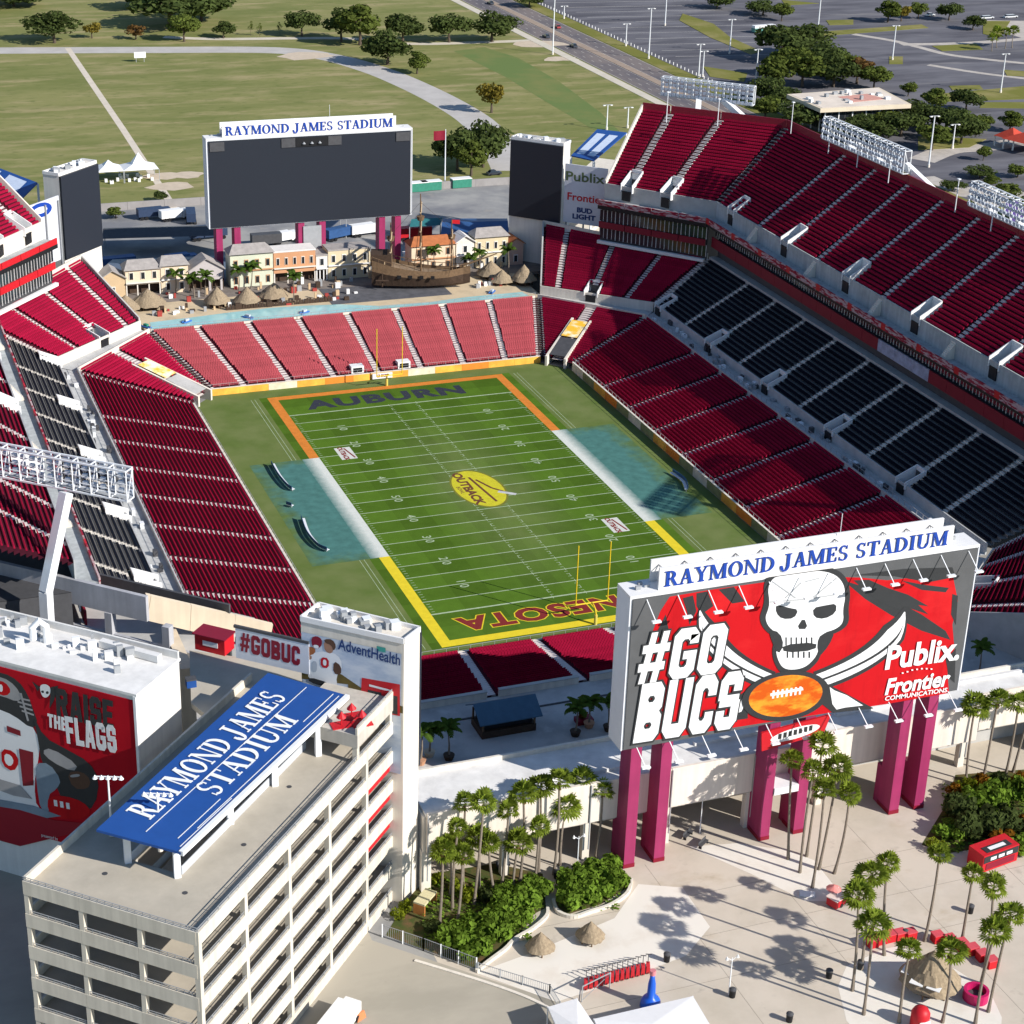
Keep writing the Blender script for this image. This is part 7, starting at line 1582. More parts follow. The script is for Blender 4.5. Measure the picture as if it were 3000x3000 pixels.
for px, lb in (((3010, 440), 'red hipped roof pavilion at the right edge beyond the deck'), ((2960, 430), 'smaller red roofed pavilion beside the access road')):
    c = P(*px); t = thing('red_pavilion', lb, 'pavilion', c); s = 9 if 'hipped' in lb else 6
    b = MB()
    for i in range(4): a0 = math.pi/4+i*math.pi/2+.3; a1 = a0+math.pi/2; b.poly([(s*math.cos(a0), s*math.sin(a0), 3.5), (s*math.cos(a1), s*math.sin(a1), 3.5), (0, 0, 6.5)])
    b.build('roof', mat('pavilion_red', (.50, .06, .03), .6, .1), t)
    for i in range(4): a0 = math.pi/4+i*math.pi/2+.3; b = MB(); b.box(s*.9*math.cos(a0)-.2, s*.9*math.sin(a0)-.2, 0, s*.9*math.cos(a0)+.2, s*.9*math.sin(a0)+.2, 3.6); b.build('post', WHITE, t)
# light poles
LG = 'light poles beyond the stadium'
def pole(pb, pt, label, heads=2):
    c = P(*pb); h = HT(c, *pt); t = thing('light_pole', label, 'light pole', c, 0, LG); b = MB(); b.tube([(0, 0, 0), (0, 0, h)], [.28, .18], 8); b.build('mast', STEELW, t)
    b = MB(); b.box(-1.4, -.12, h, 1.4, .12, h+.2); b.build('cross_arm', GREY, t)
    for x in (-1.3, 1.3): b = MB(); b.box(x-.4, -.35, h-.15, x+.4, .35, h+.1); b.build('lamp_head', WHITE, t)
    b = MB(); b.cyl(0, 0, 0, .9, .45, n=8); b.build('footing', CONC_L, t)
for a in (((1619, 160), (1622, -60), 'tall white pole beside the sidewalk and sandy patch'), ((2396, 88), (2400, -40), 'white pole at the grass island in the car park'), ((2137, 158), (2141, 57), 'white pole behind the floodlight rack near the road'), ((2614, 176), (2621, 75), 'white pole on the square grass island'), ((2931, 272), (2947, 158), 'white pole at the right side of the car park'), ((2220, 30), (2222, -60), 'white pole at the top of the car park'), ((1948, 75), (1953, -20), 'pole at the fence end of the car park'), ((2046, 228), (2050, 130), 'pole on the grass strip left of the big trees'), ((2058, 225), (2062, 150), 'second pole on the grass strip left of the big trees'), ((2213, 250), (2216, 145), 'pole in front of the dark trees'),
          ((1833, 135), (1836, 70), 'low pole on the verge inside the white post fence'), ((1900, 172), (1908, 25), 'tall pole on the verge beside the road'), ((2720, 490), (2730, 340), 'tall pole behind the long floodlight rack'), ((2790, 435), (2797, 365), 'short pole on the grass behind the long rack'), ((1777, 380), (1779, 308), 'twin-arm pole left of the maroon wing'), ((1838, 375), (1840, 315), 'twin-arm pole just behind the maroon wing'), ((1652, 55), (1655, 18), 'short pole by the fence near the top of the road')):
    pole(*a)
for k, (pb, pt) in enumerate((((2950, 660), (2962, 545)), ((2905, 640), (2925, 555)))):
    c = P(*pb, 20); t = thing('flagpole', ('white flagpole with purple flag behind the deck' if k else 'white flagpole beside the right edge rack'), 'flagpole', (108+k*3, -9+k*6, 30)); b = MB(); b.tube([(0, 0, -30), (0, 0, 19.5)], [.25, .1], 8); b.build('pole', STEELW, t); b = MB(); b.quad((0, 0, 16.8), (-2.6, .5, 16.4), (-2.6, .5, 18.6), (0, 0, 19)); b.build('flag', mat('flag_purple', (.10, .06, .25), .6, .1), t)
# trees
TG = 'trees in the park beyond the stadium'
for i, (kind, pb, hpx, wpx, lb) in enumerate((
    ('dark', (160, 126), 84, 135, 'broad dark tree beside the start of the straight track'), ('yellow', (270, 112), 52, 60, 'small yellowing tree right of the broad dark tree'), ('rust', (398, 116), 46, 66, 'rusty small tree at the edge of the big grove'),
    ('dark', (500, 85), 120, 220, 'large dark oak forming the left part of the big grove'), ('dark', (590, 62), 90, 160, 'dark oak forming the right part of the big grove'), ('mid', (540, 122), 74, 95, 'bushy green tree in front of the big grove'), ('dark', (655, 112), 46, 62, 'small round tree right of the grove by the pale path'), ('dark', (430, 30), 80, 140, 'dark oak behind the big grove'),
    ('thin', (735, 105), 44, 30, 'thin young tree on the lawn before the pale path'), ('thin', (760, 106), 40, 28, 'second thin young tree on the lawn'), ('thin', (820, 104), 40, 24, 'thin sapling left of the round tree on the path'), ('dark', (885, 106), 72, 92, 'round dark tree standing alone on the pale path'), ('dark', (1000, 122), 90, 110, 'dark tree left of the large pale-crowned oak'), ('mid', (1055, 132), 108, 150, 'large pale-crowned oak in the path-side row'), ('dark', (1180, 128), 82, 110, 'dark oak behind the front tree of the row'), ('dark', (1135, 190), 92, 130, 'dark oak in front of the row, shading the park path'),
    ('mid', (1222, 216), 60, 76, 'small dark tree below the row beside the park path'), ('dark', (1316, 124), 80, 112, 'dark oak left of the last one in the row'), ('dark', (1440, 122), 82, 126, 'last dark oak of the row, by the road'), ('yellow', (1440, 330), 100, 105, 'lone half-yellow tree beside the bend of the path'), ('dark', (1340, 500), 120, 130, 'big dark tree left of two by the flagpole'), ('dark', (1415, 490), 125, 130, 'big dark tree right of two by the flagpole'), ('mid', (1380, 515), 95, 120, 'low green tree in front of the two by the flagpole'),
    ('dark', (1550, 20), 40, 80, 'dark tree at the top of the road'), ('dark', (40, 18), 46, 150, 'dark tree at the top left corner beyond the path'), ('dark', (-60, 30), 80, 160, 'dark tree outside the left edge casting shade'),
    ('dark', (2290, 180), 100, 150, 'tall dark tree in the cluster left of the car park'), ('dark', (2370, 170), 90, 150, 'tall dark tree in the cluster beside the asphalt'), ('mid', (2270, 262), 90, 120, 'green tree at the front left of the cluster'), ('mid', (2350, 255), 90, 130, 'green tree at the front of the cluster'), ('dark', (2440, 255), 90, 130, 'dark tree between cluster and flat roof'), ('rust', (2510, 245), 80, 120, 'rust-tinged tree behind the flat roof'), ('mid', (2560, 262), 64, 90, 'green tree right behind the flat roof'),
    ('mid', (2240, 350), 66, 100, 'green tree behind the maroon upper wing'), ('dark', (2330, 380), 70, 110, 'dark tree before the flat-roofed building'), ('mid', (2290, 62), 50, 60, 'small tree near the green bus'), ('dark', (2235, 45), 40, 90, 'dark tree behind the road verge'), ('mid', (2600, 66), 60, 80, 'tree in the car park beside the twin one'), ('yellow', (2640, 62), 50, 60, 'yellowish tree in the car park'), ('mid', (2690, 55), 46, 56, 'small tree right of the yellowish one in the car park'), ('dark', (2100, 25), 40, 80, 'dark tree at the top behind the road'), ('dark', (2780, 60), 50, 70, 'dark tree near the coaches'), ('dark', (2850, 88), 40, 60, 'low dark tree before the coaches'),
    ('mid', (2740, 330), 66, 90, 'bright green tree right of the flat-roofed building'), ('dark', (2830, 325), 60, 90, 'dark tree beside the bright green one'), ('mid', (2660, 282), 40, 50, 'small tree at the corner of the flat roof'), ('mid', (2957, 385), 56, 80, 'green tree at the right edge of the access road'), ('dark', (2640, 400), 70, 120, 'dark tree behind the long floodlight rack'), ('dark', (2560, 420), 60, 110, 'dark tree beside the flat-roofed building entrance'), ('dark', (2815, 420), 84, 110, 'big dark tree behind the tall pole'), ('mid', (2730, 440), 70, 110, 'green tree beside the tall pole'), ('dark', (2530, 400), 60, 100, 'dark tree hugging the building front'), ('dark', (2470, 408), 50, 80, 'low dark tree by the silver car'),
    ('mid', (2880, 470), 40, 44, 'small round-topped tree by the red pavilion'), ('mid', (2950, 590), 50, 80, 'green tree beside the flagpoles'), ('dark', (2870, 520), 30, 80, 'low dark tree in the gravel yard'), ('mid', (2820, 630), 40, 80, 'low green tree behind the deck back wall'), ('mid', (2990, 640), 60, 90, 'green tree at the right edge behind the rack'), ('dark', (2410, 215), 80, 120, 'dark tree in the middle of the cluster beside the asphalt'), ('mid', (2320, 225), 84, 120, 'mid green tree inside the cluster left of the car park'), ('mid', (2470, 232), 70, 110, 'light green tree at the right end of the cluster'), ('dark', (2245, 300), 70, 100, 'dark tree before the cluster behind the upper wing'), ('dark', (2300, 320), 60, 100, 'dark tree at the left corner of the flat roof'), ('mid', (2600, 385), 60, 110, 'green tree against the front of the flat-roofed building'), ('dark', (2690, 370), 70, 110, 'dark tree beside the right end of the building'), ('dark', (2770, 385), 70, 120, 'dark tree between the building and the tall pole'), ('mid', (2860, 395), 60, 100, 'green tree left of the dark coach'), ('mid', (2900, 545), 30, 60, 'small green tree in the gravel yard'), ('dark', (2790, 560), 30, 70, 'dark bushy tree behind the long rack foot'), ('mid', (2980, 520), 36, 70, 'green tree below the red pavilion'),
    ('mid', (340, 640), 30, 60, 'low green tree by the boundary wall near the tower'), ('dark', (470, 590), 22, 40, 'small dark tree inside the boundary wall'))):
    c = P(*pb); h = HT(c, pb[0], pb[1]-hpx); dist = (Vector(CAM_C)-c).length; w = wpx*dist/FPX
    plant_tree(kind, c, max(h*1.1, 3), w*1.08, lb, TG, i)
for k, (pb, pc) in enumerate((((2920, 140), (2922, 98)), ((2945, 142), (2948, 95)), ((2965, 140), (2970, 90)), ((2905, 150), (2908, 112)))):
    palm_px(pb, pc, 'slender palm at the sandy corner of the car park', 'palms by the car park', k, R=3.0)
c = P(2236, 95); t = thing('bus', 'green and white bus in the car park left of the trees', 'bus', c, .15); b = MB(); b.box(-5.5, -1.3, .5, 5.5, 1.3, 2.2); b.build('body', mat('bus_green', (.10, .28, .24), .5, .1), t); b = MB(); b.box(-5.5, -1.3, 2.2, 5.5, 1.3, 3.2); b.build('roof', WHITE, t)
for x in (-4, 3.6):
    for y in (-1.3, 1.3): b = MB(); b.tube([(x, y-.15, .5), (x, y+.15, .5)], .5, 10); b.build('wheel', BLACK, t)
# ================================================================== foreground palms
z = .3623
LGp = 'fan palms behind the hedge'
pairs = [((270, 810), (240, 1410)), ((430, 840), (385, 1385)), ((390, 620), (345, 1280)), ((450, 425), (430, 1120)), ((600, 420), (520, 1240)), ((640, 740), (690, 1180)), ((880, 750), (835, 1130)), ((800, 480), (740, 1110)), ((920, 350), (890, 1060)), ((1060, 290), (1040, 985)), ((1050, 610), (1012, 1080)), ((1210, 240), (1165, 1000)), ((1260, 440), (1215, 925)), ((1400, 230), (1365, 840)), ((1560, 320), (1500, 870)), ((560, 700), (560, 1130)), ((330, 790), (330, 1160))]
for i, (c, b_) in enumerate(pairs):
    palm_px((1200+z*b_[0], 2200+z*b_[1]), (1200+z*c[0], 2200+z*c[1]), 'tall fan palm standing in the garden between hedge and white concourse wall', LGp, i)
cr = [(2320, 2227), (2382, 2261), (2410, 2184), (2416, 2314), (2456, 2249), (2490, 2323)]; ba = [(2309, 2517), (2343, 2556), (2363, 2508), (2380, 2600), (2399, 2547), (2444, 2559)]
for i, (c, b_) in enumerate(zip(cr, ba)): palm_px(b_, c, 'tall fan palm on pale paving before the middle pink columns', 'fan palms under the billboard', i+2, R=2.0)
for i, (c, b_) in enumerate((((2600, 2529), (2590, 2798)), ((2556, 2560), (2524, 2840)), ((2515, 2622), (2497, 2902)), ((2559, 2710), (2530, 2972)), ((2753, 2503), (2709, 2757)), ((2851, 2560), (2818, 2757)), ((2911, 2599), (2875, 2881)), ((2960, 2679), (2895, 2964)), ((2916, 2731), (2857, 3000)), ((2665, 2783), (2634, 2995)), ((2787, 2786), (2761, 2995)))):
    palm_px(b_, c, 'tall fan palm standing round the thatched bar on pale paving', 'fan palms round the thatched bar', i)
for i, (c, b_) in enumerate((((2857, 2068), (2829, 2304)), ((2923, 2054), (2877, 2299)), ((2985, 2060), (2945, 2275)), ((3030, 2050), (2968, 2262)))):
    palm_px(b_, c, 'tall fan palm before the white wall beside the right-hand pink columns', 'fan palms at the right wall', i+1, R=2.1)
# potted coconut palms of the inner plaza
TERR = mat('terracotta', (.50, .26, .15), .8, .1); POTC = mat('pot_cream', (.62, .50, .36), .8, .1)
for i, (px, h, pot, lb) in enumerate((((1315, 2225), 4.6, DWOOD, 'potted palm beside the cream pot at the end of the concourse roof'), ((1258, 2215), 4.2, POTC, 'palm in a cream pot by the white tower'), ((1232, 2238), 4.8, TERR, 'palm in a terracotta pot against the white tower'), ((1685, 2155), 4.4, DWOOD, 'potted palm right of the blue-roofed kiosk'), ((1725, 2130), 4.0, TERR, 'potted palm beside the red planter'), ((1782, 2140), 4.6, DWOOD, 'potted palm next to the edge of the billboard'), ((2865, 1990), 5.0, DWOOD, 'potted palm in shade right of the billboard'))):
    coco(P(*px, 7.06), h, lb, 'potted palms on the inner plaza', i, pot)
c = P(1710, 2115, 7.06); t = thing('red_planter', 'dark red planter between the potted palms', 'planter', c); b = MB(); b.box(-1.2, -.8, 0, 1.2, .8, .7); b.build('box', MAROON, t); o = link('foliage', SHR['croton'][0], t, (0, 0, .5)); o.scale = (1, .7, 1.2)
# ================================================================== hedges and beds
MULCH = mixmat('mulch', [(.085, .085, .03), ((.15, .09, .045), (.5, .5, 1), .45, .65), ((.05, .08, .02), (.9, .9, 1), .45, .65)], .95)
struct(sheet('garden_bed', [tuple(P(*q)[:2]) for q in ((1130, 2740), (1395, 2840), (1500, 2770), (1560, 2680), (1600, 2660), (1590, 2560), (1450, 2530), (1260, 2560), (1190, 2640))], .02, MULCH))
struct(sheet('garden_bed', [tuple(P(*q)[:2]) for q in ((1625, 2650), (1660, 2680), (1760, 2650), (1840, 2600), (1830, 2550), (1720, 2530), (1640, 2570))], .02, MULCH))
struct(sheet('garden_bed', [tuple(P(*q)[:2]) for q in ((2700, 2475), (2780, 2500), (2960, 2470), (3060, 2520), (3060, 2250), (2800, 2270), (2770, 2360))], .02, MULCH))
HGp = 'clipped hedge mounds'
for i, (px, w, h) in enumerate((((1330, 2770), 5.0, 2.4), ((1385, 2795), 4.8, 2.3), ((1425, 2745), 5.3, 2.5), ((1480, 2735), 5.0, 2.5), ((1370, 2735), 4.8, 2.2), ((1465, 2690), 5.0, 2.4), ((1520, 2690), 4.8, 2.4), ((1540, 2650), 4.8, 2.5), ((1570, 2625), 4.6, 2.4), ((1500, 2640), 4.8, 2.3))):
    shrub('green', P(*px, .02), w, h, 'glossy green hedge mound along the low kerb below the palm garden', HGp, i)
for i, (px, w, h) in enumerate((((1680, 2650), 5.0, 2.6), ((1740, 2630), 5.0, 2.6), ((1790, 2600), 4.8, 2.6), ((1725, 2585), 5.0, 2.8), ((1780, 2565), 4.6, 2.4), ((1665, 2610), 4.6, 2.4))):
    shrub('green', P(*px, .02), w, h, 'glossy green hedge mound on the island beside the left pink columns', 'hedge mounds by the pink columns', i)
for px, k, w, h, lb in (((1165, 2690), 'lime', 2.2, 1.2, 'lime green shrub at the foot of the ramp building'), ((1188, 2665), 'lime', 2.0, 1.2, 'second lime green shrub at the foot of the ramp building'), ((1285, 2590), 'lime', 2.2, 1.6, 'lime shrub at the left end of the palm garden'), ((1335, 2610), 'lime', 2.2, 1.6, 'lime shrub among the left garden palms'), ((1370, 2640), 'lime', 2.6, 1.8, 'lime shrub in the middle of the palm garden'), ((1270, 2720), 'dark', 2.6, 1.0, 'low dark ground shrub by the fence'), ((1430, 2640), 'dark', 3.0, 1.6, 'dark shrub under the garden palms')):
    shrub(k, P(*px, .02), w, h, lb, 'small garden shrubs')
for i, (px, k, w, h) in enumerate((((2790, 2330), 'croton', 3.4, 1.8), ((2835, 2320), 'lime', 3.2, 2.0), ((2880, 2310), 'croton', 3.4, 2.0), ((2930, 2310), 'dark', 4.0, 2.0), ((2985, 2300), 'croton', 4.0, 2.0), ((2810, 2390), 'dark', 5.0, 3.2), ((2860, 2370), 'green', 5.4, 3.2), ((2920, 2360), 'green', 5.4, 3.4), ((2985, 2350), 'green', 5.4, 3.4), ((2830, 2440), 'dark', 5.2, 3.2), ((2890, 2430), 'dark', 5.4, 3.0), ((2950, 2420), 'dark', 5.4, 2.6), ((3005, 2430), 'croton', 5.0, 2.6), ((2780, 2450), 'green', 4.4, 2.0), ((2740, 2490), 'lime', 3.0, 1.4), ((2990, 2490), 'green', 4.6, 1.8), ((2930, 2465), 'croton', 4.6, 2.0))):
    shrub(k, P(*px, .02), w, h, {'croton': 'red and orange croton shrub in the bed beside the right pink columns', 'lime': 'yellow-green shrub in the bed beside the right pink columns', 'dark': 'dark green shrub in the bed behind the red container', 'green': 'dense green shrub in the bed behind the red container'}[k], 'shrubs in the right bed', i)
def kerb(px, label, h=.45):
    pts = smoothline([P(*q) for q in px], 5); t = thing('planter_kerb', label, 'kerb', (pts[0].x, pts[0].y, 0)); o = Vector((pts[0].x, pts[0].y, 0))
    for i in range(len(pts)-1): b = MB(); a, c = pts[i]-o, pts[i+1]-o; b.bar((a.x, a.y, h/2), (c.x, c.y, h/2), .4, h); b.build('kerb_stone', CONC_L, t)
kerb([(1395, 2850), (1440, 2815), (1480, 2785), (1510, 2755), (1560, 2725), (1600, 2690), (1605, 2665)], 'curved pale kerb along the foot of the long hedge'); kerb([(1620, 2640), (1635, 2675), (1680, 2690), (1730, 2675), (1790, 2655), (1838, 2620), (1850, 2580)], 'curved pale kerb round the hedge island by the pink columns')
# leafy ground cover under the palms
gc = MB(); r3 = random.Random(5)
for (a0, a1, b0, b1, n_) in ((1240, 1560, 2580, 2760, 900), (1640, 1820, 2560, 2670, 350), (2760, 3010, 2300, 2500, 900)):
    for _ in range(n_):
        c = P(r3.uniform(a0, a1), r3.uniform(b0, b1)); nrm = Vector((r3.uniform(-.6, .6), r3.uniform(-.6, .6), 1)).normalized(); x_ = nrm.cross(Vector((r3.random(), r3.random(), .1))).normalized(); y_ = nrm.cross(x_); s_ = r3.uniform(.12, .28); o_ = c+Vector((0, 0, .08+r3.random()*.35))
        gc.quad(o_-x_*s_-y_*s_*.6, o_+x_*s_-y_*s_*.6, o_+x_*s_+y_*s_*.6, o_-x_*s_+y_*s_*.6)
stuff(gc.build('ground_cover', LF_SHRUB), 'low leafy ground cover spread over the garden beds', 'ground cover')
kerb([(1215, 2815), (1330, 2850), (1450, 2888), (1560, 2930), (1640, 2975), (1660, 3010)], 'low dark-edged street kerb running towards the small white tent', .15)
# fence
def fence(px, label, h=1.9, step=2.6, mesh=True):
    pts = [P(*q) for q in px]; t = thing('metal_fence', label, 'fence', pts[0])
    for i in range(len(pts)-1):
        a, c = pts[i]-pts[0], pts[i+1]-pts[0]; d = c-a; L = d.length; d.normalize(); n = max(1, round(L/step))
        for k in range(n+1): p = a+d*(L*k/n); b = MB(); b.box(p.x-.07, p.y-.07, 0, p.x+.07, p.y+.07, h); b.build('post', STEELW if mesh else GREY, t)
        b = MB(); b.bar(a+Vector((0, 0, h-.08)), c+Vector((0, 0, h-.08)), .06); b.bar(a+Vector((0, 0, .2)), c+Vector((0, 0, .2)), .06); b.build('rails', GREY, t)
        for k in range(n):
            b = MB(); m = int(L/n/.26)
            for j in range(1, m): p = a+d*(L*(k+j/m)/n); b.box(p.x-.018, p.y-.018, .2, p.x+.018, p.y+.018, h-.1)
            b.build('bar_panel', GREY, t)
fence([(1120, 2745), (1240, 2785), (1395, 2843)], 'grey bar fence between the street and the palm garden'); fence([(1400, 2845), (1530, 2885), (1610, 2910), (1640, 2960)], 'low grey railing at the edge of the sand paving', 1.3, 2.6, False)
# small garden shelter
c = P(1245, 2660); t = thing('garden_shelter', 'small orange and cream shelter at the foot of the ramp building', 'shelter', c, .75); b = MB(); b.box(-1.6, -.8, 1.5, 1.6, .8, 1.75); b.build('roof', mat('shelter_cream', (.62, .56, .34), .7, .1), t); b = MB(); b.box(-1.6, -.8, 0, -1.4, .8, 1.5); b.box(1.4, -.8, 0, 1.6, .8, 1.5); b.build('side_panel', mat('shelter_orange', (.55, .22, .06), .7, .15), t)
# thatched parasols
for px, lb in (((1582, 2787), 'thatched parasol on sand paving, beside the hedge kerb'), ((1729, 2755), 'thatched parasol on sand paving, nearer the palm shadows')):
    hut(P(*px), 1.75, 2.9, lb, 'thatched parasols', 'thatched_parasol', False)
# thatched bar
c = P(2722, 2895); t = hut(c, 3.6, 5.6, 'thatched bar with pale canopy panels among the fan palms', None, 'thatched_bar', True)
for k in range(3):
    b = MB(); a = 2.0+k*.8; b.box(2.6*math.cos(a)-.8, 2.6*math.sin(a)-.8, 2.3, 2.6*math.cos(a)+.8, 2.6*math.sin(a)+.8, 2.36); b.build('canopy_panel', WHITE, t)
for px, lb, n in (((2717, 2757), 'curved red counter between the two palms behind the thatched bar', 5), ((2857, 2825), 'curved red counter right of the thatched bar', 6)):
    c = P(*px); t = thing('red_counter', lb, 'counter', c, 0, 'red counters round the thatched bar')
    for k in range(n):
        a = math.radians(215-10*k) if 'behind' in lb else math.radians(100-9*k); o0 = P(2722, 2895); p = Vector((9.5*math.cos(math.radians(104-8*k)), 9.5*math.sin(math.radians(104-8*k)), 0)) if 'behind' in lb else Vector((9.5*math.cos(math.radians(52-9*k)), 9.5*math.sin(math.radians(52-9*k)), 0)); p = p+o0-c
        b = MB(); b.box(p.x-.65, p.y-.55, 0, p.x+.65, p.y+.55, 1.1); b.build('counter_block', RED, t); b = MB(); b.box(p.x-.7, p.y-.6, 1.1, p.x+.7, p.y+.6, 1.2); b.build('counter_top', mat('counter_pink', (.6, .08, .10), .5, .1), t)
# red container shop
c = P(2905, 2525); t = thing('container_shop', 'red container shop with black and white printed front beside the shrubs', 'kiosk', c, .16)
b = MB(); b.box(-3.1, -1.4, .1, 3.1, 1.4, 2.7); b.build('body', RED, t); b = MB(); b.box(-3.0, -1.46, 1.5, 3.0, -1.402, 2.5); b.build('printed_panel', INK, t); b = MB(); b.box(-2.5, -1.46, .4, 2.5, -1.402, 1.3); b.build('lower_panel', MAROON, t)
for k in range(3): b = MB(); b.box(-1.9+k*1.4, -1.5, 1.75, -.9+k*1.4, -1.462, 2.2); b.build('white_print', INKW, t)
b = MB(); b.box(-2.2, -1.0, 2.702, 2.2, .2, 2.76); b.build('roof_sign', INK, t); b = MB(); b.box(-1.4, -.7, 2.762, 1.4, -.1, 2.8); b.build('roof_sign_print', INKW, t)
# magenta ring booth, red dome kiosk, red cart
c = P(2857, 2925); t = thing('ring_booth', 'round magenta booth with open dark top among the right palms', 'booth', c)
b = MB(); n = 24
for k in range(n):
    a0, a1 = 2*math.pi*k/n, 2*math.pi*(k+1)/n
    for r0, r1, z0_, z1_ in ((1.5, 1.5, 0, 1.3), (1.5, 1.15, 1.3, 1.3), (1.15, 1.15, 1.3, .4)): b.quad((r0*math.cos(a0), r0*math.sin(a0), z0_), (r0*math.cos(a1), r0*math.sin(a1), z0_), (r1*math.cos(a1), r1*math.sin(a1), z1_), (r1*math.cos(a0), r1*math.sin(a0), z1_))
b.build('ring_counter', mat('booth_magenta', (.48, .01, .10), .5, .1), t); b = MB(); b.cyl(0, 0, 0, .45, 1.1, n=20); b.build('floor', DGREY, t)
c = P(2692, 3005); t = thing('red_dome_kiosk', 'red round-topped kiosk with white lettering at the foot of the thatched bar', 'kiosk', c); b = MB(); b.tube([(0, 0, 0), (0, 0, 1.9), (0, 0, 2.4), (0, 0, 2.7)], [1.1, 1.1, .85, .35], 16); b.build('body', RED, t, smooth=True); b = MB(); b.box(-.7, -1.14, 1.0, .7, -1.0, 1.35); b.build('white_print', INKW, t)
c = P(2450, 2650); t = thing('red_cart', 'red vending cart with a pink parasol on the pale paving under the palms', 'cart', c, .4); b = MB(); b.box(-1.1, -.8, .2, 1.1, .8, 1.3); b.build('body', RED, t); b = MB(); b.box(-1.2, -.9, 1.3, 1.2, .9, 1.4); b.build('counter', mat('cart_white', (.7, .6, .55), .5, .1), t); b = MB(); b.cyl(0, 0, 1.4, 2.7, .05, n=6); b.build('parasol_pole', STEELW, t); b = MB(); b.cone(-.4, .4, 2.4, 2.9, 1.0, 10); b.build('parasol', mat('parasol_pink', (.75, .25, .22), .6, .1), t)
for y in (-.8, .8): b = MB(); b.tube([(0, y-.06, .3), (0, y+.06, .3)], .3, 10); b.build('wheel', BLACK, t)
c = P(2365, 2622); t = thing('white_board', 'small white board lying on the pale paving by the red cart', 'board', c, -.5); b = MB(); b.box8([(-1, -.5, .05), (1, -.5, .05), (1, .5, .2), (-1, .5, .2)], [(-1, -.5, .12), (1, -.5, .12), (1, .5, .27), (-1, .5, .27)]); b.build('panel', WHITE, t)
# bins, lamp posts, benches
for px, lb in (((2428, 2864), 'black litter bin on the plaza between palm shadows'), ((2312, 2992), 'black litter bin alone at the lower edge of the plaza'), ((2650, 2748), 'black litter bin behind the thatched bar palms'), ((2842, 2674), 'black litter bin on the open plaza before the red container'), ((1953, 2816), 'black litter bin beside the row of red stands'), ((2145, 2920), 'black litter bin at the foot of the plaza lamp post'), ((2520, 2838), 'black litter bin at the foot of a palm by the arched shadow'), ((1630, 2572), 'black litter bin by the hedge island')):
    t = thing('litter_bin', lb, 'bin', P(*px), 0, 'litter bins on the plaza'); b = MB(); b.tube([(0, 0, 0), (0, 0, 1.0)], [.36, .42], 12); b.build('drum', BLACK, t); b = MB(); b.tube([(0, 0, 1.0), (0, 0, 1.15), (0, 0, 1.3)], [.44, .44, .2], 12); b.build('lid', DGREY, t)
def lamp_post(px, pt, label):
    c = P(*px); h = HT(c, *pt); t = thing('lamp_post', label, 'lamp', c, 0, 'plaza lamp posts'); b = MB(); b.tube([(0, 0, 0), (0, 0, h)], [.09, .06], 8); b.build('post', STEELW, t)
    for s_ in (-1, 1): b = MB(); b.tube([(0, 0, h-.4), (s_*.5, 0, h), (s_*.7, 0, h-.1)], .035, 6); b.build('arm', STEELW, t); b = MB(); b.tube([(s_*.7, 0, h-.1), (s_*.7, 0, h+.3)], [.2, .05], 8); b.build('globe', WHITE, t)
lamp_post((2135, 2914), (2140, 2805), 'slim white twin lamp post beside a black bin'); lamp_post((1690, 2560), (1690, 2450), 'slim lamp post behind the hedge island'); lamp_post((2050, 2440), (2050, 2340), 'slim lamp post between the pink columns')
for px, rz, lb in (((2015, 2452), .6, 'dark metal bench by the white post under the billboard'), ((2060, 2478), .6, 'dark metal bench on the plaza before the middle pink columns'), ((1475, 2540), .2, 'dark bench behind the palm garden')):
    t = thing('plaza_bench', lb, 'bench', P(*px), rz, 'plaza benches'); b = MB(); b.box(-1, -.25, .42, 1, .25, .5); b.build('seat', DGREY, t); b = MB(); b.box(-1, .22, .5, 1, .28, .95); b.build('backrest', DGREY, t)
    for x in (-.85, .85): b = MB(); b.box(x-.05, -.22, 0, x+.05, .22, .42); b.build('leg', BLACK, t)
# row of red stands with dark handles
a, c = P(1716, 2890), P(1898, 2842)
for k in range(13):
    p = a.lerp(c, k/12); t = thing('red_stand', 'red stand with dark handlebar in the row beside the blue bottle', 'stand', p, 1.15, 'row of red stands'); t.scale = (1.3, 1.0, 1.4); b = MB(); b.box(-.7, -.22, .15, .7, .22, .42); b.box(-.68, -.2, .422, -.3, .2, .8); b.build('frame', mat('stand_red', (.62, .03, .04), .5, .1), t); b = MB(); b.tube([(.6, 0, .4), (.72, 0, 1.15)], .05, 6); b.tube([(.72, -.35, 1.15), (.72, .35, 1.15)], .045, 6); b.build('handlebar', DGREY, t)
    for x in (-.5, .5): b = MB(); b.tube([(x, -.06, .22), (x, .06, .22)], .22, 10); b.build('wheel', BLACK, t)
c = P(1905, 2948); t = thing('blue_bottle', 'tall blue bottle-shaped advertising figure beside the white tent', 'sculpture', c); b = MB(); b.tube([(0, 0, 0), (0, 0, .9), (0, 0, 1.3), (0, 0, 1.5), (0, 0, 3.3), (0, 0, 4.0), (0, 0, 4.6)], [1.25, 1.15, .9, .5, .45, .32, .26], 14); b.build('bottle', mat('bottle_blue', (.015, .10, .55), .35, .05), t, smooth=True); b = MB(); b.tube([(0, 0, 4.6), (0, 0, 5.2)], [.36, .36], 12); b.build('cap', mat('cap_pink', (.6, .2, .22), .5, .1), t); b = MB(); b.box(-.5, -1.2, .2, .5, -1.1, .8); b.build('label', INKW, t)
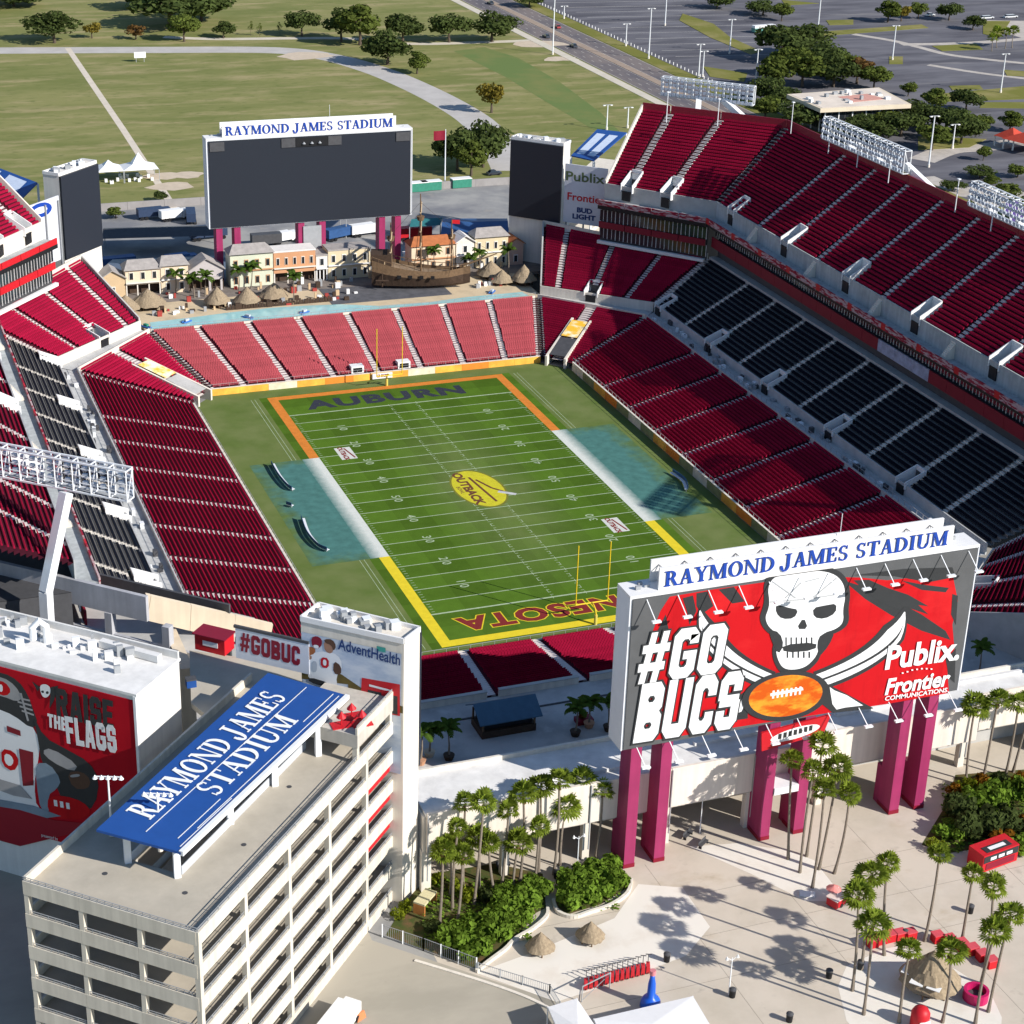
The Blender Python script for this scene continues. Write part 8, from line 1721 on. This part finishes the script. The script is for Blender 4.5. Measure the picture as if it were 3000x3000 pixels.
# white tents at the lower edge
TENT = mat('tent_fabric', (.80, .79, .78), .6, .03)
def tent(px4, z0, z1, label):
    q = [P(*p, z0) for p in px4]; t = thing('white_tent', label, 'tent', group='white tents at the lower edge'); m_ = sum(q, Vector())/4; m_.z = z1
    for i in range(4): b = MB(); b.poly([q[i], q[(i+1) % 4], m_]); b.build('roof_panel', TENT, t); b = MB(); p_, r_ = q[i], q[(i+1) % 4]; b.quad(p_-Vector((0, 0, .35)), r_-Vector((0, 0, .35)), r_, p_); b.build('valance', TENT, t)
    for p in q: b = MB(); b.box(p.x-.06, p.y-.06, 0, p.x+.06, p.y+.06, z0); b.build('pole', STEELW, t)
tent([(1605, 2950), (1690, 2925), (1800, 3090), (1680, 3120)], 3.0, 3.5, 'small white tent beside the grey railing'); tent([(1740, 2985), (2030, 2918), (2085, 3010), (1790, 3110)], 3.1, 3.4, 'wide white tent behind the blue bottle')
t = thing('barrier_frame', 'grey metal gate frame between the small white tent and the red stands', 'gate', P(1745, 2915), .3); b = MB(); b.box(-2.2, -.05, 0, -2.1, .05, 2.2); b.box(2.1, -.05, 0, 2.2, .05, 2.2); b.box(-2.2, -.05, 2.2, 2.2, .05, 2.3); b.build('frame', GREY, t); b = MB(); b.bar((-2.1, 0, .2), (2.1, 0, 2.1), .06); b.build('brace', GREY, t)
c = P(985, 3035); t = thing('box_van', 'white box van parked on the street at the foot of the ramp', 'van', c, .8); b = MB(); b.box(-2.6, -1.1, .6, 2.6, 1.1, 3.2); b.build('cargo_box', WHITE, t); b = MB(); b.box(2.62, -1.0, .5, 4.2, 1.0, 2.2); b.build('cab', WHITE, t)
for x in (-1.8, 3.2):
    for y in (-1.0, 1.0): b = MB(); b.tube([(x, y-.15, .42), (x, y+.15, .42)], .42, 10); b.build('wheel', BLACK, t)
c = P(1055, 2985); t = thing('orange_planter', 'small orange barrier on the street beside the white van', 'barrier', c, .5); b = MB(); b.box8([(-.7, -.3, 0), (.7, -.3, 0), (.7, .3, 0), (-.7, .3, 0)], [(-.6, -.1, .9), (.6, -.1, .9), (.6, .1, .9), (-.6, .1, .9)]); b.build('body', mat('barrier_orange', (.6, .2, .08), .6, .1), t)
# arched shade sail frame whose shadow lies on the plaza
print('objects', len(bpy.data.objects), 'meshes', len(bpy.data.meshes))
